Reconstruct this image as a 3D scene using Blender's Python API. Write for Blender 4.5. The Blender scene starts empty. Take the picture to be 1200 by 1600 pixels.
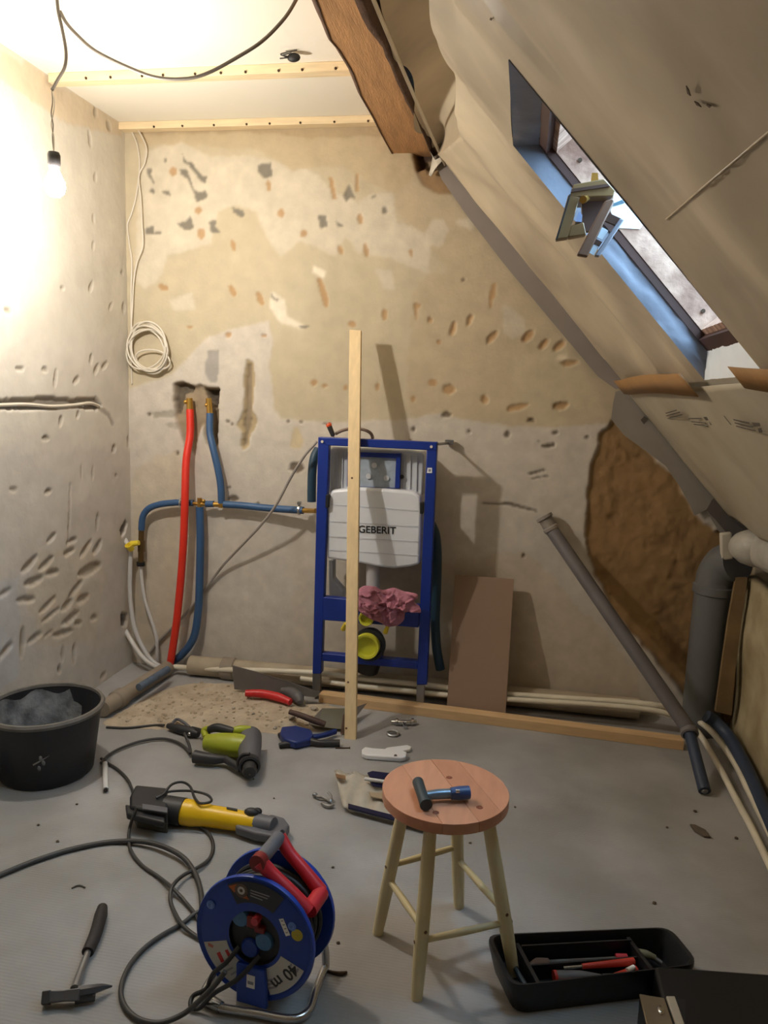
import bpy, bmesh, math, random
import numpy as np
from mathutils import Vector, Matrix

# ------------------------------------------------------------------ camera, world, light, exposure
scene = bpy.context.scene
COL = scene.collection
CR = [[0.982853,-0.061949,0.173675,1.840415],[0.181089,0.146801,-0.972449,-3.374366],[0.034747,0.987224,0.155502,1.372775]]
cam_data = bpy.data.cameras.new('camera')
cam = bpy.data.objects.new('camera', cam_data)
COL.objects.link(cam)
cam.matrix_world = Matrix([CR[0], CR[1], CR[2], [0, 0, 0, 1]])
cam_data.sensor_fit = 'VERTICAL'
cam_data.sensor_height = 36.0
cam_data.lens = 27.0                      # 1200 px focal length on a 1600 px tall frame
cam_data.clip_start = 0.02
scene.camera = cam
scene.view_settings.view_transform = 'Standard'
scene.view_settings.look = 'None'
scene.view_settings.gamma = 1.0
scene.view_settings.use_curve_mapping = False
scene.view_settings.exposure = 0.0
SKY_STRENGTH = 17.0
BULB_STRENGTH = 1000.0
world = bpy.data.worlds.new('overcast_sky')
scene.world = world
world.use_nodes = True
bg = world.node_tree.nodes['Background']
bg.inputs[0].default_value = (0.46, 0.73, 1.0, 1)
bg.inputs[1].default_value = SKY_STRENGTH
scene.cycles.max_bounces = 8
scene.cycles.diffuse_bounces = 5

rng = random.Random(7)

# ------------------------------------------------------------------ helpers
def lin(c):
    f = lambda v: v / 12.92 if v <= 0.04045 else ((v + 0.055) / 1.055) ** 2.4
    return (f(c[0] / 255), f(c[1] / 255), f(c[2] / 255), 1.0)

_mats = {}
def M(name, rgb=(200, 200, 200), rough=0.6, metal=0.0, var=0.12, scale=8.0, bump=0.0, bscale=60.0, emit=None, alpha=1.0, attr=False,
      transmission=0.0, stretch=None, spec=0.5, second=None):
    """A procedural material: base colour varied by noise, fine bump, wear in the roughness."""
    if name in _mats:
        return _mats[name]
    m = bpy.data.materials.new(name)
    m.use_nodes = True
    nt = m.node_tree
    b = nt.nodes['Principled BSDF']
    b.inputs['Roughness'].default_value = rough
    b.inputs['Metallic'].default_value = metal
    b.inputs['Specular IOR Level'].default_value = spec
    tc = nt.nodes.new('ShaderNodeTexCoord')
    mp = nt.nodes.new('ShaderNodeMapping')
    nt.links.new(tc.outputs['Object'], mp.inputs['Vector'])
    if stretch:
        mp.inputs['Scale'].default_value = stretch
    no = nt.nodes.new('ShaderNodeTexNoise')
    no.inputs['Scale'].default_value = scale
    no.inputs['Detail'].default_value = 6
    nt.links.new(mp.outputs['Vector'], no.inputs['Vector'])
    ramp = nt.nodes.new('ShaderNodeValToRGB')
    ramp.color_ramp.elements[0].position = 0.3
    ramp.color_ramp.elements[1].position = 0.7
    c = lin(rgb)
    if second:
        lo, hi = lin(second), c
    else:
        lo = tuple(x * (1 - var) for x in c[:3]) + (1,)
        hi = tuple(min(1, x * (1 + var)) for x in c[:3]) + (1,)
    ramp.color_ramp.elements[0].color = lo
    ramp.color_ramp.elements[1].color = hi
    nt.links.new(no.outputs['Fac'], ramp.inputs['Fac'])
    if attr:
        ramp.color_ramp.elements[0].color = (1 - var,) * 3 + (1,)
        ramp.color_ramp.elements[1].color = (1 + var * 0.6,) * 3 + (1,)
        at = nt.nodes.new('ShaderNodeAttribute')
        at.attribute_name = 'paint'
        mx = nt.nodes.new('ShaderNodeMix')
        mx.data_type = 'RGBA'
        mx.blend_type = 'MULTIPLY'
        mx.inputs[0].default_value = 1.0
        nt.links.new(at.outputs['Color'], mx.inputs[6])
        nt.links.new(ramp.outputs['Color'], mx.inputs[7])
        nt.links.new(mx.outputs[2], b.inputs['Base Color'])
    else:
        nt.links.new(ramp.outputs['Color'], b.inputs['Base Color'])
    if bump > 0:
        n2 = nt.nodes.new('ShaderNodeTexNoise')
        n2.inputs['Scale'].default_value = bscale
        n2.inputs['Detail'].default_value = 5
        nt.links.new(mp.outputs['Vector'], n2.inputs['Vector'])
        bp = nt.nodes.new('ShaderNodeBump')
        bp.inputs['Strength'].default_value = bump
        bp.inputs['Distance'].default_value = 0.01
        nt.links.new(n2.outputs['Fac'], bp.inputs['Height'])
        nt.links.new(bp.outputs['Normal'], b.inputs['Normal'])
    if emit:
        b.inputs['Emission Color'].default_value = emit[0]
        b.inputs['Emission Strength'].default_value = emit[1]
    if transmission:
        b.inputs['Transmission Weight'].default_value = transmission
        b.inputs['IOR'].default_value = 1.3
    if alpha < 1:
        b.inputs['Alpha'].default_value = alpha
    _mats[name] = m
    return m

ORG = {}
def tag(o, label=None, cat=None, group=None, kind=None):
    if label: o['label'] = label
    if cat: o['category'] = cat
    if group: o['group'] = group
    if kind: o['kind'] = kind
    return o

def thing(name, loc, label, cat, group=None):
    o = bpy.data.objects.new(name, None)
    COL.objects.link(o)
    o.location = loc
    o.empty_display_size = 0.05
    ORG[o.name] = Vector(loc)
    return tag(o, label, cat, group)

def catmull(pts, n=8):
    pts = [Vector(p) for p in pts]
    if len(pts) < 3:
        return pts
    P = [pts[0] * 2 - pts[1]] + pts + [pts[-1] * 2 - pts[-2]]
    out = []
    for i in range(1, len(P) - 2):
        a, b, c, d = P[i - 1:i + 3]
        for k in range(n):
            t = k / n
            out.append(0.5 * ((2 * b) + (c - a) * t + (2 * a - 5 * b + 4 * c - d) * t * t + (3 * b - a - 3 * c + d) * t ** 3))
    out.append(pts[-1])
    return out

class MB:
    """Collects boxes, prisms, tubes and lathes and links them as one mesh object."""
    def __init__(self, mtx=None):
        self.v, self.f, self.m = [], [], mtx or Matrix()
    def add(self, vs, fs):
        b = len(self.v)
        self.v += [self.m @ Vector(v) for v in vs]
        self.f += [tuple(i + b for i in f) for f in fs]
        return self
    def box(self, c, s, rot=None):
        x, y, z = s[0] / 2, s[1] / 2, s[2] / 2
        vs = [Vector((sx * x, sy * y, sz * z)) for sz in (-1, 1) for sy in (-1, 1) for sx in (-1, 1)]
        if rot is not None:
            vs = [rot @ v for v in vs]
        c = Vector(c)
        return self.add([v + c for v in vs], [(0, 2, 3, 1), (4, 5, 7, 6), (0, 1, 5, 4), (2, 6, 7, 3), (0, 4, 6, 2), (1, 3, 7, 5)])
    def prism(self, poly, d):
        """poly: 3D points in order; d: extrusion vector."""
        d = Vector(d)
        p = [Vector(q) for q in poly]
        n = len(p)
        nm = Vector((0, 0, 0))
        for i in range(n):
            nm += p[i].cross(p[(i + 1) % n])
        if nm.dot(d) > 0:
            p.reverse()
        vs = p + [q + d for q in p]
        fs = [tuple(range(n)), tuple(range(2 * n - 1, n - 1, -1))]
        fs += [(i, i + n, (i + 1) % n + n, (i + 1) % n) for i in range(n)]
        return self.add(vs, fs)
    def ring(self, outer, inner, d):
        """a frame: outer and inner loops with equal counts, extruded by d."""
        d = Vector(d); n = len(outer)
        o = [Vector(q) for q in outer]; i_ = [Vector(q) for q in inner]
        vs = o + i_ + [q + d for q in o] + [q + d for q in i_]
        fs = []
        for k in range(n):
            j = (k + 1) % n
            fs += [(k, j, n + j, n + k), (2 * n + k, 3 * n + k, 3 * n + j, 2 * n + j), (k, 2 * n + k, 2 * n + j, j), (n + k, n + j, 3 * n + j, 3 * n + k)]
        return self.add(vs, fs)
    def tube(self, pts, r, n=10, smooth=6, caps=True):
        pts = catmull(pts, smooth) if smooth and len(pts) > 2 else [Vector(p) for p in pts]
        k = len(pts)
        rs = r if isinstance(r, (list, tuple)) else None
        t0 = (pts[1] - pts[0]).normalized()
        up = Vector((0, 0, 1)) if abs(t0.z) < 0.9 else Vector((1, 0, 0))
        a = t0.cross(up).normalized()
        vs, fs = [], []
        for i in range(k):
            t = (pts[min(i + 1, k - 1)] - pts[max(i - 1, 0)]).normalized()
            a = (a - t * a.dot(t)).normalized()
            b = t.cross(a)
            if rs:
                u = i / (k - 1) * (len(rs) - 1); j = min(int(u), len(rs) - 2)
                rr = rs[j] + (rs[j + 1] - rs[j]) * (u - j)
            else:
                rr = r
            for q in range(n):
                w = 2 * math.pi * q / n
                vs.append(pts[i] + (a * math.cos(w) + b * math.sin(w)) * rr)
        for i in range(k - 1):
            for q in range(n):
                q2 = (q + 1) % n
                fs.append((i * n + q, i * n + q2, (i + 1) * n + q2, (i + 1) * n + q))
        if caps:
            fs.append(tuple(range(n - 1, -1, -1)))
            fs.append(tuple((k - 1) * n + q for q in range(n)))
        return self.add(vs, fs)
    def cyl(self, p0, p1, r0, r1=None, n=20):
        return self.tube([p0, p1], [r0, r0 if r1 is None else r1], n, 0)
    def lathe(self, prof, p0, axis, n=28, arc=None):
        """prof: (radius, height) pairs along the axis from p0."""
        ax = Vector(axis).normalized()
        up = Vector((0, 0, 1)) if abs(ax.z) < 0.9 else Vector((1, 0, 0))
        a = ax.cross(up).normalized(); b = ax.cross(a)
        p0 = Vector(p0)
        vs, fs = [], []
        for (r, h) in prof:
            for q in range(n):
                w = 2 * math.pi * q / n
                vs.append(p0 + ax * h + (a * math.cos(w) + b * math.sin(w)) * max(r, 1e-5))
        for i in range(len(prof) - 1):
            for q in range(n):
                q2 = (q + 1) % n
                fs.append((i * n + q, (i + 1) * n + q, (i + 1) * n + q2, i * n + q2))
        return self.add(vs, fs)
    def ball(self, c, r, n=12, sc=(1, 1, 1)):
        c = Vector(c)
        vs, fs = [], []
        for i in range(n + 1):
            ph = math.pi * i / n
            for q in range(2 * n):
                w = math.pi * q / n
                vs.append(c + Vector((math.sin(ph) * math.cos(w) * r * sc[0], math.sin(ph) * math.sin(w) * r * sc[1], math.cos(ph) * r * sc[2])))
        for i in range(n):
            for q in range(2 * n):
                q2 = (q + 1) % (2 * n)
                fs.append((i * 2 * n + q, (i + 1) * 2 * n + q, (i + 1) * 2 * n + q2, i * 2 * n + q2))
        return self.add(vs, fs)
    def grid(self, P):
        """P: rows of 3D points."""
        r, c = len(P), len(P[0])
        return self.add([p for row in P for p in row], [(i * c + j, i * c + j + 1, (i + 1) * c + j + 1, (i + 1) * c + j) for i in range(r - 1) for j in range(c - 1)])
    def build(self, name, mat, parent=None, bevel=0.0, seg=2, smooth=True, solid=0.0, sub=0, loc=None):
        if parent is not None:
            org = ORG[parent.name]
        else:
            org = Vector(loc) if loc is not None else Vector((0, 0, 0))
        me = bpy.data.meshes.new(name)
        me.from_pydata([tuple(v - org) for v in self.v], [], self.f)
        bm = bmesh.new(); bm.from_mesh(me)
        bmesh.ops.remove_doubles(bm, verts=bm.verts, dist=1e-6)
        bmesh.ops.recalc_face_normals(bm, faces=bm.faces)
        bm.to_mesh(me); bm.free()
        me.materials.append(mat)
        o = bpy.data.objects.new(name, me)
        COL.objects.link(o)
        if parent is not None:
            o.parent = parent
        elif loc is not None:
            o.location = loc
        ORG[o.name] = org
        if solid:
            s = o.modifiers.new('thick', 'SOLIDIFY'); s.thickness = solid; s.offset = 0
        if bevel:
            bv = o.modifiers.new('edge', 'BEVEL'); bv.width = bevel; bv.segments = seg; bv.limit_method = 'ANGLE'; bv.angle_limit = math.radians(40)
        if sub:
            s = o.modifiers.new('soft', 'SUBSURF'); s.levels = sub; s.render_levels = sub
        if smooth:
            me.shade_smooth()
            try:
                me.set_sharp_from_angle(angle=math.radians(42))
            except Exception:
                pass
        return o

def text_mesh(body, name, mat, parent, size, mtx, extrude=0.0004, bold=False):
    """Flat printed lettering, turned into a mesh, its centre at the matrix origin, readable along local x, up local y."""
    cu = bpy.data.curves.new(name, 'FONT')
    cu.body = body; cu.size = size; cu.align_x = 'CENTER'; cu.align_y = 'CENTER'; cu.extrude = extrude
    if bold:
        cu.offset = size * 0.018
    tmp = bpy.data.objects.new('lettering_source', cu)
    me = bpy.data.meshes.new_from_object(tmp)
    bpy.data.objects.remove(tmp)
    org = ORG[parent.name]
    me.transform(Matrix.Translation(-org) @ mtx)
    me.name = name
    me.materials.clear(); me.materials.append(mat)
    o = bpy.data.objects.new(name, me)
    COL.objects.link(o); o.parent = parent
    ORG[o.name] = org
    return o

def basis(o, x, y):
    """matrix with origin o, local x, local y (orthogonalised), z = x cross y."""
    x = Vector(x).normalized(); y = Vector(y); y = (y - x * y.dot(x)).normalized(); z = x.cross(y)
    o = Vector(o)
    return Matrix(((x.x, y.x, z.x, o.x), (x.y, y.y, z.y, o.y), (x.z, y.z, z.z, o.z), (0, 0, 0, 1)))

# numpy noise and polygon tests for the plaster
def vnoise(u, v, seed):
    r = np.random.RandomState(seed)
    g = r.rand(64, 64)
    ui, vi = np.floor(u).astype(int), np.floor(v).astype(int)
    fu, fv = u - ui, v - vi
    fu, fv = fu * fu * (3 - 2 * fu), fv * fv * (3 - 2 * fv)
    a = g[ui % 64, vi % 64]; b = g[(ui + 1) % 64, vi % 64]; c = g[ui % 64, (vi + 1) % 64]; d = g[(ui + 1) % 64, (vi + 1) % 64]
    return (a * (1 - fu) + b * fu) * (1 - fv) + (c * (1 - fu) + d * fu) * fv
def fbm(u, v, s, seed, o=4):
    t = 0; a = 0.5
    for i in range(o):
        t = t + a * vnoise(u * s, v * s, seed + i); s *= 2.03; a *= 0.5
    return t / (1 - 0.5 ** o) - 0.5
def inside(U, V, poly):
    r = np.zeros(U.shape, bool)
    n = len(poly)
    for i in range(n):
        x0, y0 = poly[i]; x1, y1 = poly[(i + 1) % n]
        c = ((y0 > V) != (y1 > V))
        with np.errstate(divide='ignore', invalid='ignore'):
            xi = (x1 - x0) * (V - y0) / (y1 - y0 + 1e-12) + x0
        r ^= c & (U < xi)
    return r
def blur(A, k=1):
    for _ in range(k):
        P = np.pad(A, [(1, 1), (1, 1)] + [(0, 0)] * (A.ndim - 2), mode='edge')
        A = (P[:-2, 1:-1] + P[2:, 1:-1] + P[1:-1, :-2] + P[1:-1, 2:] + 2 * P[1:-1, 1:-1]) / 6
    return A

def plaster(U, V, layers, base, seed, und=0.004, jit=0.006):
    """colour and inward depth of a plaster surface. layers: (polygon, rgb, depth, jitter scale, mix)."""
    Cc = np.empty(U.shape + (3,)); Cc[:] = lin(base)[:3]
    mott = fbm(U, V, 3.0, seed + 50)
    Cc *= (1 + 0.16 * mott + 0.10 * fbm(U, V, 18.0, seed + 60))[..., None]
    D = und * 2 * fbm(U, V, 4.0, seed)
    ju = fbm(U, V, 22.0, seed + 20) * 2; jv = fbm(U, V, 22.0, seed + 30) * 2
    H = np.zeros(U.shape)
    for poly, rgb, dep, jk, mix in layers:
        us = [p[0] for p in poly]; vs = [p[1] for p in poly]
        pad = 0.03 + jit * jk
        i = np.where((V[:, 0] > min(vs) - pad) & (V[:, 0] < max(vs) + pad))[0]
        j = np.where((U[0] > min(us) - pad) & (U[0] < max(us) + pad))[0]
        if len(i) == 0 or len(j) == 0:
            continue
        sl = (slice(i[0], i[-1] + 1), slice(j[0], j[-1] + 1))
        ins = inside(U[sl] + ju[sl] * jit * jk, V[sl] + jv[sl] * jit * jk, poly).astype(float)
        ins = blur(ins, 2 if jk > 0.5 else 1)
        if rgb is not None:
            c = np.array(lin(rgb)[:3]) * (1 + 0.22 * fbm(U[sl], V[sl], 26.0, seed + 5))[..., None]
            w = (ins * mix)[..., None]
            Cc[sl] = Cc[sl] * (1 - w) + c * w
        if dep:
            rough = 1 + 0.5 * fbm(U[sl], V[sl], 30.0, seed + 9)
            H[sl] = np.where(ins > 0.02, H[sl] * (1 - ins) + ins * dep * rough if dep > 0.012 else H[sl] + ins * dep * rough, H[sl])
    return Cc, D + H

def surface(name, X, Y, Z, Cc, mat, keep=None, extra=None):
    """grid of points as one mesh with the colour attribute 'paint'."""
    r, c = X.shape
    co = np.stack([X, Y, Z], -1).reshape(-1, 3)
    idx = np.arange(r * c).reshape(r, c)
    q = np.stack([idx[:-1, :-1], idx[:-1, 1:], idx[1:, 1:], idx[1:, :-1]], -1).reshape(-1, 4)
    if keep is not None:
        k = keep.reshape(-1)
        q = q[k[q].all(1)]
    ev = list(co) if extra else None
    nv = len(co)
    if extra:
        ex_v = np.array([p for quad in extra for p in quad], float)
        co = np.concatenate([co, ex_v])
        q = np.concatenate([q, nv + np.arange(len(ex_v)).reshape(-1, 4)])
    me = bpy.data.meshes.new(name)
    me.vertices.add(len(co)); me.vertices.foreach_set('co', co.astype(np.float32).ravel())
    me.loops.add(len(q) * 4); me.loops.foreach_set('vertex_index', q.astype(np.int32).ravel())
    me.polygons.add(len(q)); me.polygons.foreach_set('loop_start', np.arange(0, len(q) * 4, 4, dtype=np.int32))
    me.update(calc_edges=True); me.validate()
    at = me.color_attributes.new('paint', 'FLOAT_COLOR', 'POINT')
    cc = np.ones((len(co), 4), np.float32)
    cc[:nv, :3] = np.clip(Cc.reshape(-1, 3), 0, 1)
    if extra:
        cc[nv:, :3] = Cc.reshape(-1, 3).mean(0)
    at.data.foreach_set('color', cc.ravel())
    me.shade_smooth()
    me.materials.append(mat)
    o = bpy.data.objects.new(name, me)
    COL.objects.link(o)
    o['kind'] = 'structure'
    ORG[o.name] = Vector((0, 0, 0))
    return o

def EL(c, a, b, ang=0.0, n=9):
    r = math.radians(ang)
    return [(c[0] + a * math.cos(2 * math.pi * i / n) * math.cos(r) - b * math.sin(2 * math.pi * i / n) * math.sin(r),
             c[1] + a * math.cos(2 * math.pi * i / n) * math.sin(r) + b * math.sin(2 * math.pi * i / n) * math.cos(r)) for i in range(n)]

# room dimensions (metres): back wall at y = 0, left wall at x = 0, floor at z = 0
CEIL = 2.5
REAR = -4.6
RN = Vector((1.382, 0, 1.244)).normalized()          # outward normal of the roof slope
RD = RN.dot(Vector((1.429, 0, 2.332)))
def on_roof(x, y, o=0.0):
    """point of the roof slope over x, moved o outwards."""
    return Vector((x, y, (RD - RN.x * x) / RN.z)) + RN * o

# ------------------------------------------------------------------ shell materials
plaster_mat = M('old_plaster', rough=0.88, attr=True, var=0.08, scale=14, bump=0.15, bscale=70)
plaster_left = M('left_plaster', rough=0.85, attr=True, var=0.06, scale=9, bump=0.16, bscale=38)

# ------------------------------------------------------------------ back wall
CREAM, TAN, LIGHT, LOW = (190, 177, 150), (184, 164, 134), (205, 195, 175), (199, 190, 177)
CHIP, DENT, CLAY = (146, 139, 124), (172, 134, 88), (148, 116, 76)
X = np.arange(-0.03, 3.11, 0.006); Z = np.arange(-0.03, 2.56, 0.006)
U, V = np.meshgrid(X, Z)
lay = []
def A(poly, rgb, dep=0.0, jk=1.0, mix=1.0):
    lay.append((poly, rgb, dep, jk, mix))
# broad paint areas
A([(1.067,2.567),(1.614,2.354),(2.29,1.543),(2.321,1.174),(1.479,1.26),(1.337,1.268),(1.323,1.626),(1.342,1.841),(1.477,1.895),(1.247,2.13)], TAN, 0, 5, 0.55)
A([(0.04,2.53),(1.287,2.499),(1.349,2.308),(1.244,2.207),(1.118,2.248),(1.019,2.308),(0.849,2.311),(0.778,2.291),(0.646,2.382),(0.411,2.408),(0.063,2.423)], (184,165,131), 0, 3, 0.6)
A([(0.04,2.522),(1.206,2.498),(1.209,2.433),(0.847,2.435),(0.703,2.454),(0.322,2.465),(0.039,2.464)], (168,146,112), 0.003, 2, 0.55)
A([(0.093,2.395),(0.276,2.426),(0.411,2.363),(0.617,2.359),(0.734,2.331),(0.778,2.291),(0.849,2.311),(0.907,2.276),(0.965,2.21),(1.079,2.17),(1.12,2.196),(1.222,2.208),(1.242,2.13),(1.249,2.083),(1.305,2.078),(1.375,2.038),(1.402,2.093),(1.454,2.098),(1.475,2.051),(1.445,1.986),(1.396,1.986),(1.401,1.868),(1.353,1.894),(1.283,1.92),(1.199,1.941),(1.085,1.959),(1.027,2.025),(0.986,1.945),(0.826,2.012),(0.739,1.944),(0.68,1.998),(0.619,2.133),(0.53,2.161),(0.441,2.134),(0.411,1.998),(0.319,1.97),(0.202,1.942),(0.148,1.83),(0.084,1.801),(0.037,1.829),(0.06,2.219)], LIGHT, -0.0012, 1.5, 0.8)
A([(1.15,1.893),(1.243,1.88),(1.251,1.8),(1.203,1.813)], LIGHT, 0, 1, 0.7)
A([(0.886,1.905),(0.945,1.878),(0.931,1.851),(0.881,1.877)], (232,222,200), 0, 1, 0.9)
A([(0.209,1.745),(0.319,1.789),(0.334,1.705),(0.225,1.703)], LIGHT, 0, 1, 0.8)
A([(0.697,1.794),(0.757,1.753),(0.773,1.684),(0.856,1.644),(0.839,1.633),(0.744,1.656),(0.683,1.724)], (226,216,196), 0, 1, 0.9)
A([(1.714,1.753),(1.755,1.741),(1.811,1.689),(1.815,1.636),(1.763,1.609),(1.721,1.634)], LIGHT, 0, 1, 0.6)
A([(1.768,1.529),(1.977,1.587),(2.119,1.433),(2.168,1.301),(1.92,1.251),(1.862,1.316),(1.781,1.313)], (196,182,152), 0, 2, 0.5)
A([(1.953,1.547),(1.992,1.556),(1.994,1.53),(1.949,1.528)], (230,216,186), 0, 1, 0.8)
A([(1.5,2.09),(1.561,2.108),(1.58,2.09),(1.572,2.051),(1.509,2.072)], LIGHT, 0, 1, 0.7)
A([(-0.036,1.327),(0.222,1.415),(0.38,1.578),(0.457,1.608),(0.684,1.669),(0.706,1.585),(0.689,1.472),(0.702,1.387),(0.713,1.272),(0.75,1.23),(0.99,1.226),(1.338,1.254),(1.478,1.288),(1.563,1.263),(1.73,1.243),(1.92,1.242),(2.209,1.276),(2.723,0.953),(2.826,-0.081),(-0.066,-0.159)], LOW, -0.0015, 1.2, 0.95)
A([(0.013,0.957),(0.235,1.075),(0.315,0.897),(0.261,0.139),(-0.003,0.081)], (200,184,154), 0, 4, 0.45)
A([(1.509,0.617),(1.873,0.702),(2.108,0.489),(2.402,0.196),(2.441,0.052),(1.57,-0.045)], (188,170,144), 0, 6, 0.5)
A([(0.788,1.107),(0.811,1.198),(0.835,1.196),(0.857,1.128),(0.837,1.097)], (196,178,140), 0.002, 0.6, 0.8)
# grey chips of bare cement
for p in (
  [(0.276,2.378),(0.294,2.346),(0.321,2.343),(0.345,2.308),(0.369,2.281),(0.39,2.283),(0.387,2.251),(0.357,2.265),(0.33,2.303),(0.306,2.33),(0.282,2.341)],
  [(0.263,2.314),(0.297,2.314),(0.312,2.276),(0.33,2.225),(0.357,2.216),(0.387,2.224),(0.396,2.197),(0.366,2.181),(0.341,2.173),(0.326,2.217),(0.3,2.271),(0.269,2.293)],
  [(0.101,2.322),(0.126,2.319),(0.126,2.292),(0.144,2.251),(0.122,2.273),(0.104,2.3)], [(0.122,2.24),(0.143,2.227),(0.14,2.207),(0.119,2.219)],
  [(0.168,2.226),(0.214,2.226),(0.217,2.201),(0.192,2.21)], [(0.624,2.32),(0.641,2.33),(0.687,2.334),(0.691,2.279),(0.659,2.269),(0.63,2.293)],
  [(0.507,2.15),(0.56,2.139),(0.569,2.118),(0.549,2.107),(0.516,2.129)], [(0.246,2.081),(0.289,2.094),(0.314,2.116),(0.329,2.059),(0.289,2.053)],
  [(0.399,2.091),(0.435,2.099),(0.429,2.067),(0.456,2.047),(0.411,2.042)], [(0.091,2.062),(0.135,2.076),(0.135,2.045),(0.172,2.051),(0.172,2.034),(0.094,2.04)],
  [(0.188,2.364),(0.2,2.364),(0.2,2.342),(0.188,2.342)], [(1.013,2.197),(1.038,2.241),(1.055,2.209),(1.07,2.178),(1.047,2.189),(1.023,2.168)],
  [(0.905,2.113),(0.942,2.116),(0.943,2.065),(0.912,2.063),(0.908,2.089)], [(0.982,2.092),(1.017,2.073),(1.011,2.063),(0.986,2.073)],
  [(1.183,2.138),(1.197,2.151),(1.212,2.125),(1.187,2.12)], [(1.132,2.188),(1.153,2.198),(1.156,2.19),(1.135,2.177)],
  [(0.821,1.649),(0.877,1.644),(0.857,1.633),(0.833,1.635)], [(0.691,1.794),(0.706,1.766),(0.73,1.758),(0.724,1.75),(0.698,1.763)]):
    A(p, (122,116,104), 0.004, 0.35, 0.95)
A([(0.392,1.524),(0.445,1.531),(0.445,1.422),(0.436,1.381),(0.404,1.386),(0.38,1.425),(0.38,1.474),(0.392,1.492)], (158,153,146), 0.003, 0.4, 0.95)
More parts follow.
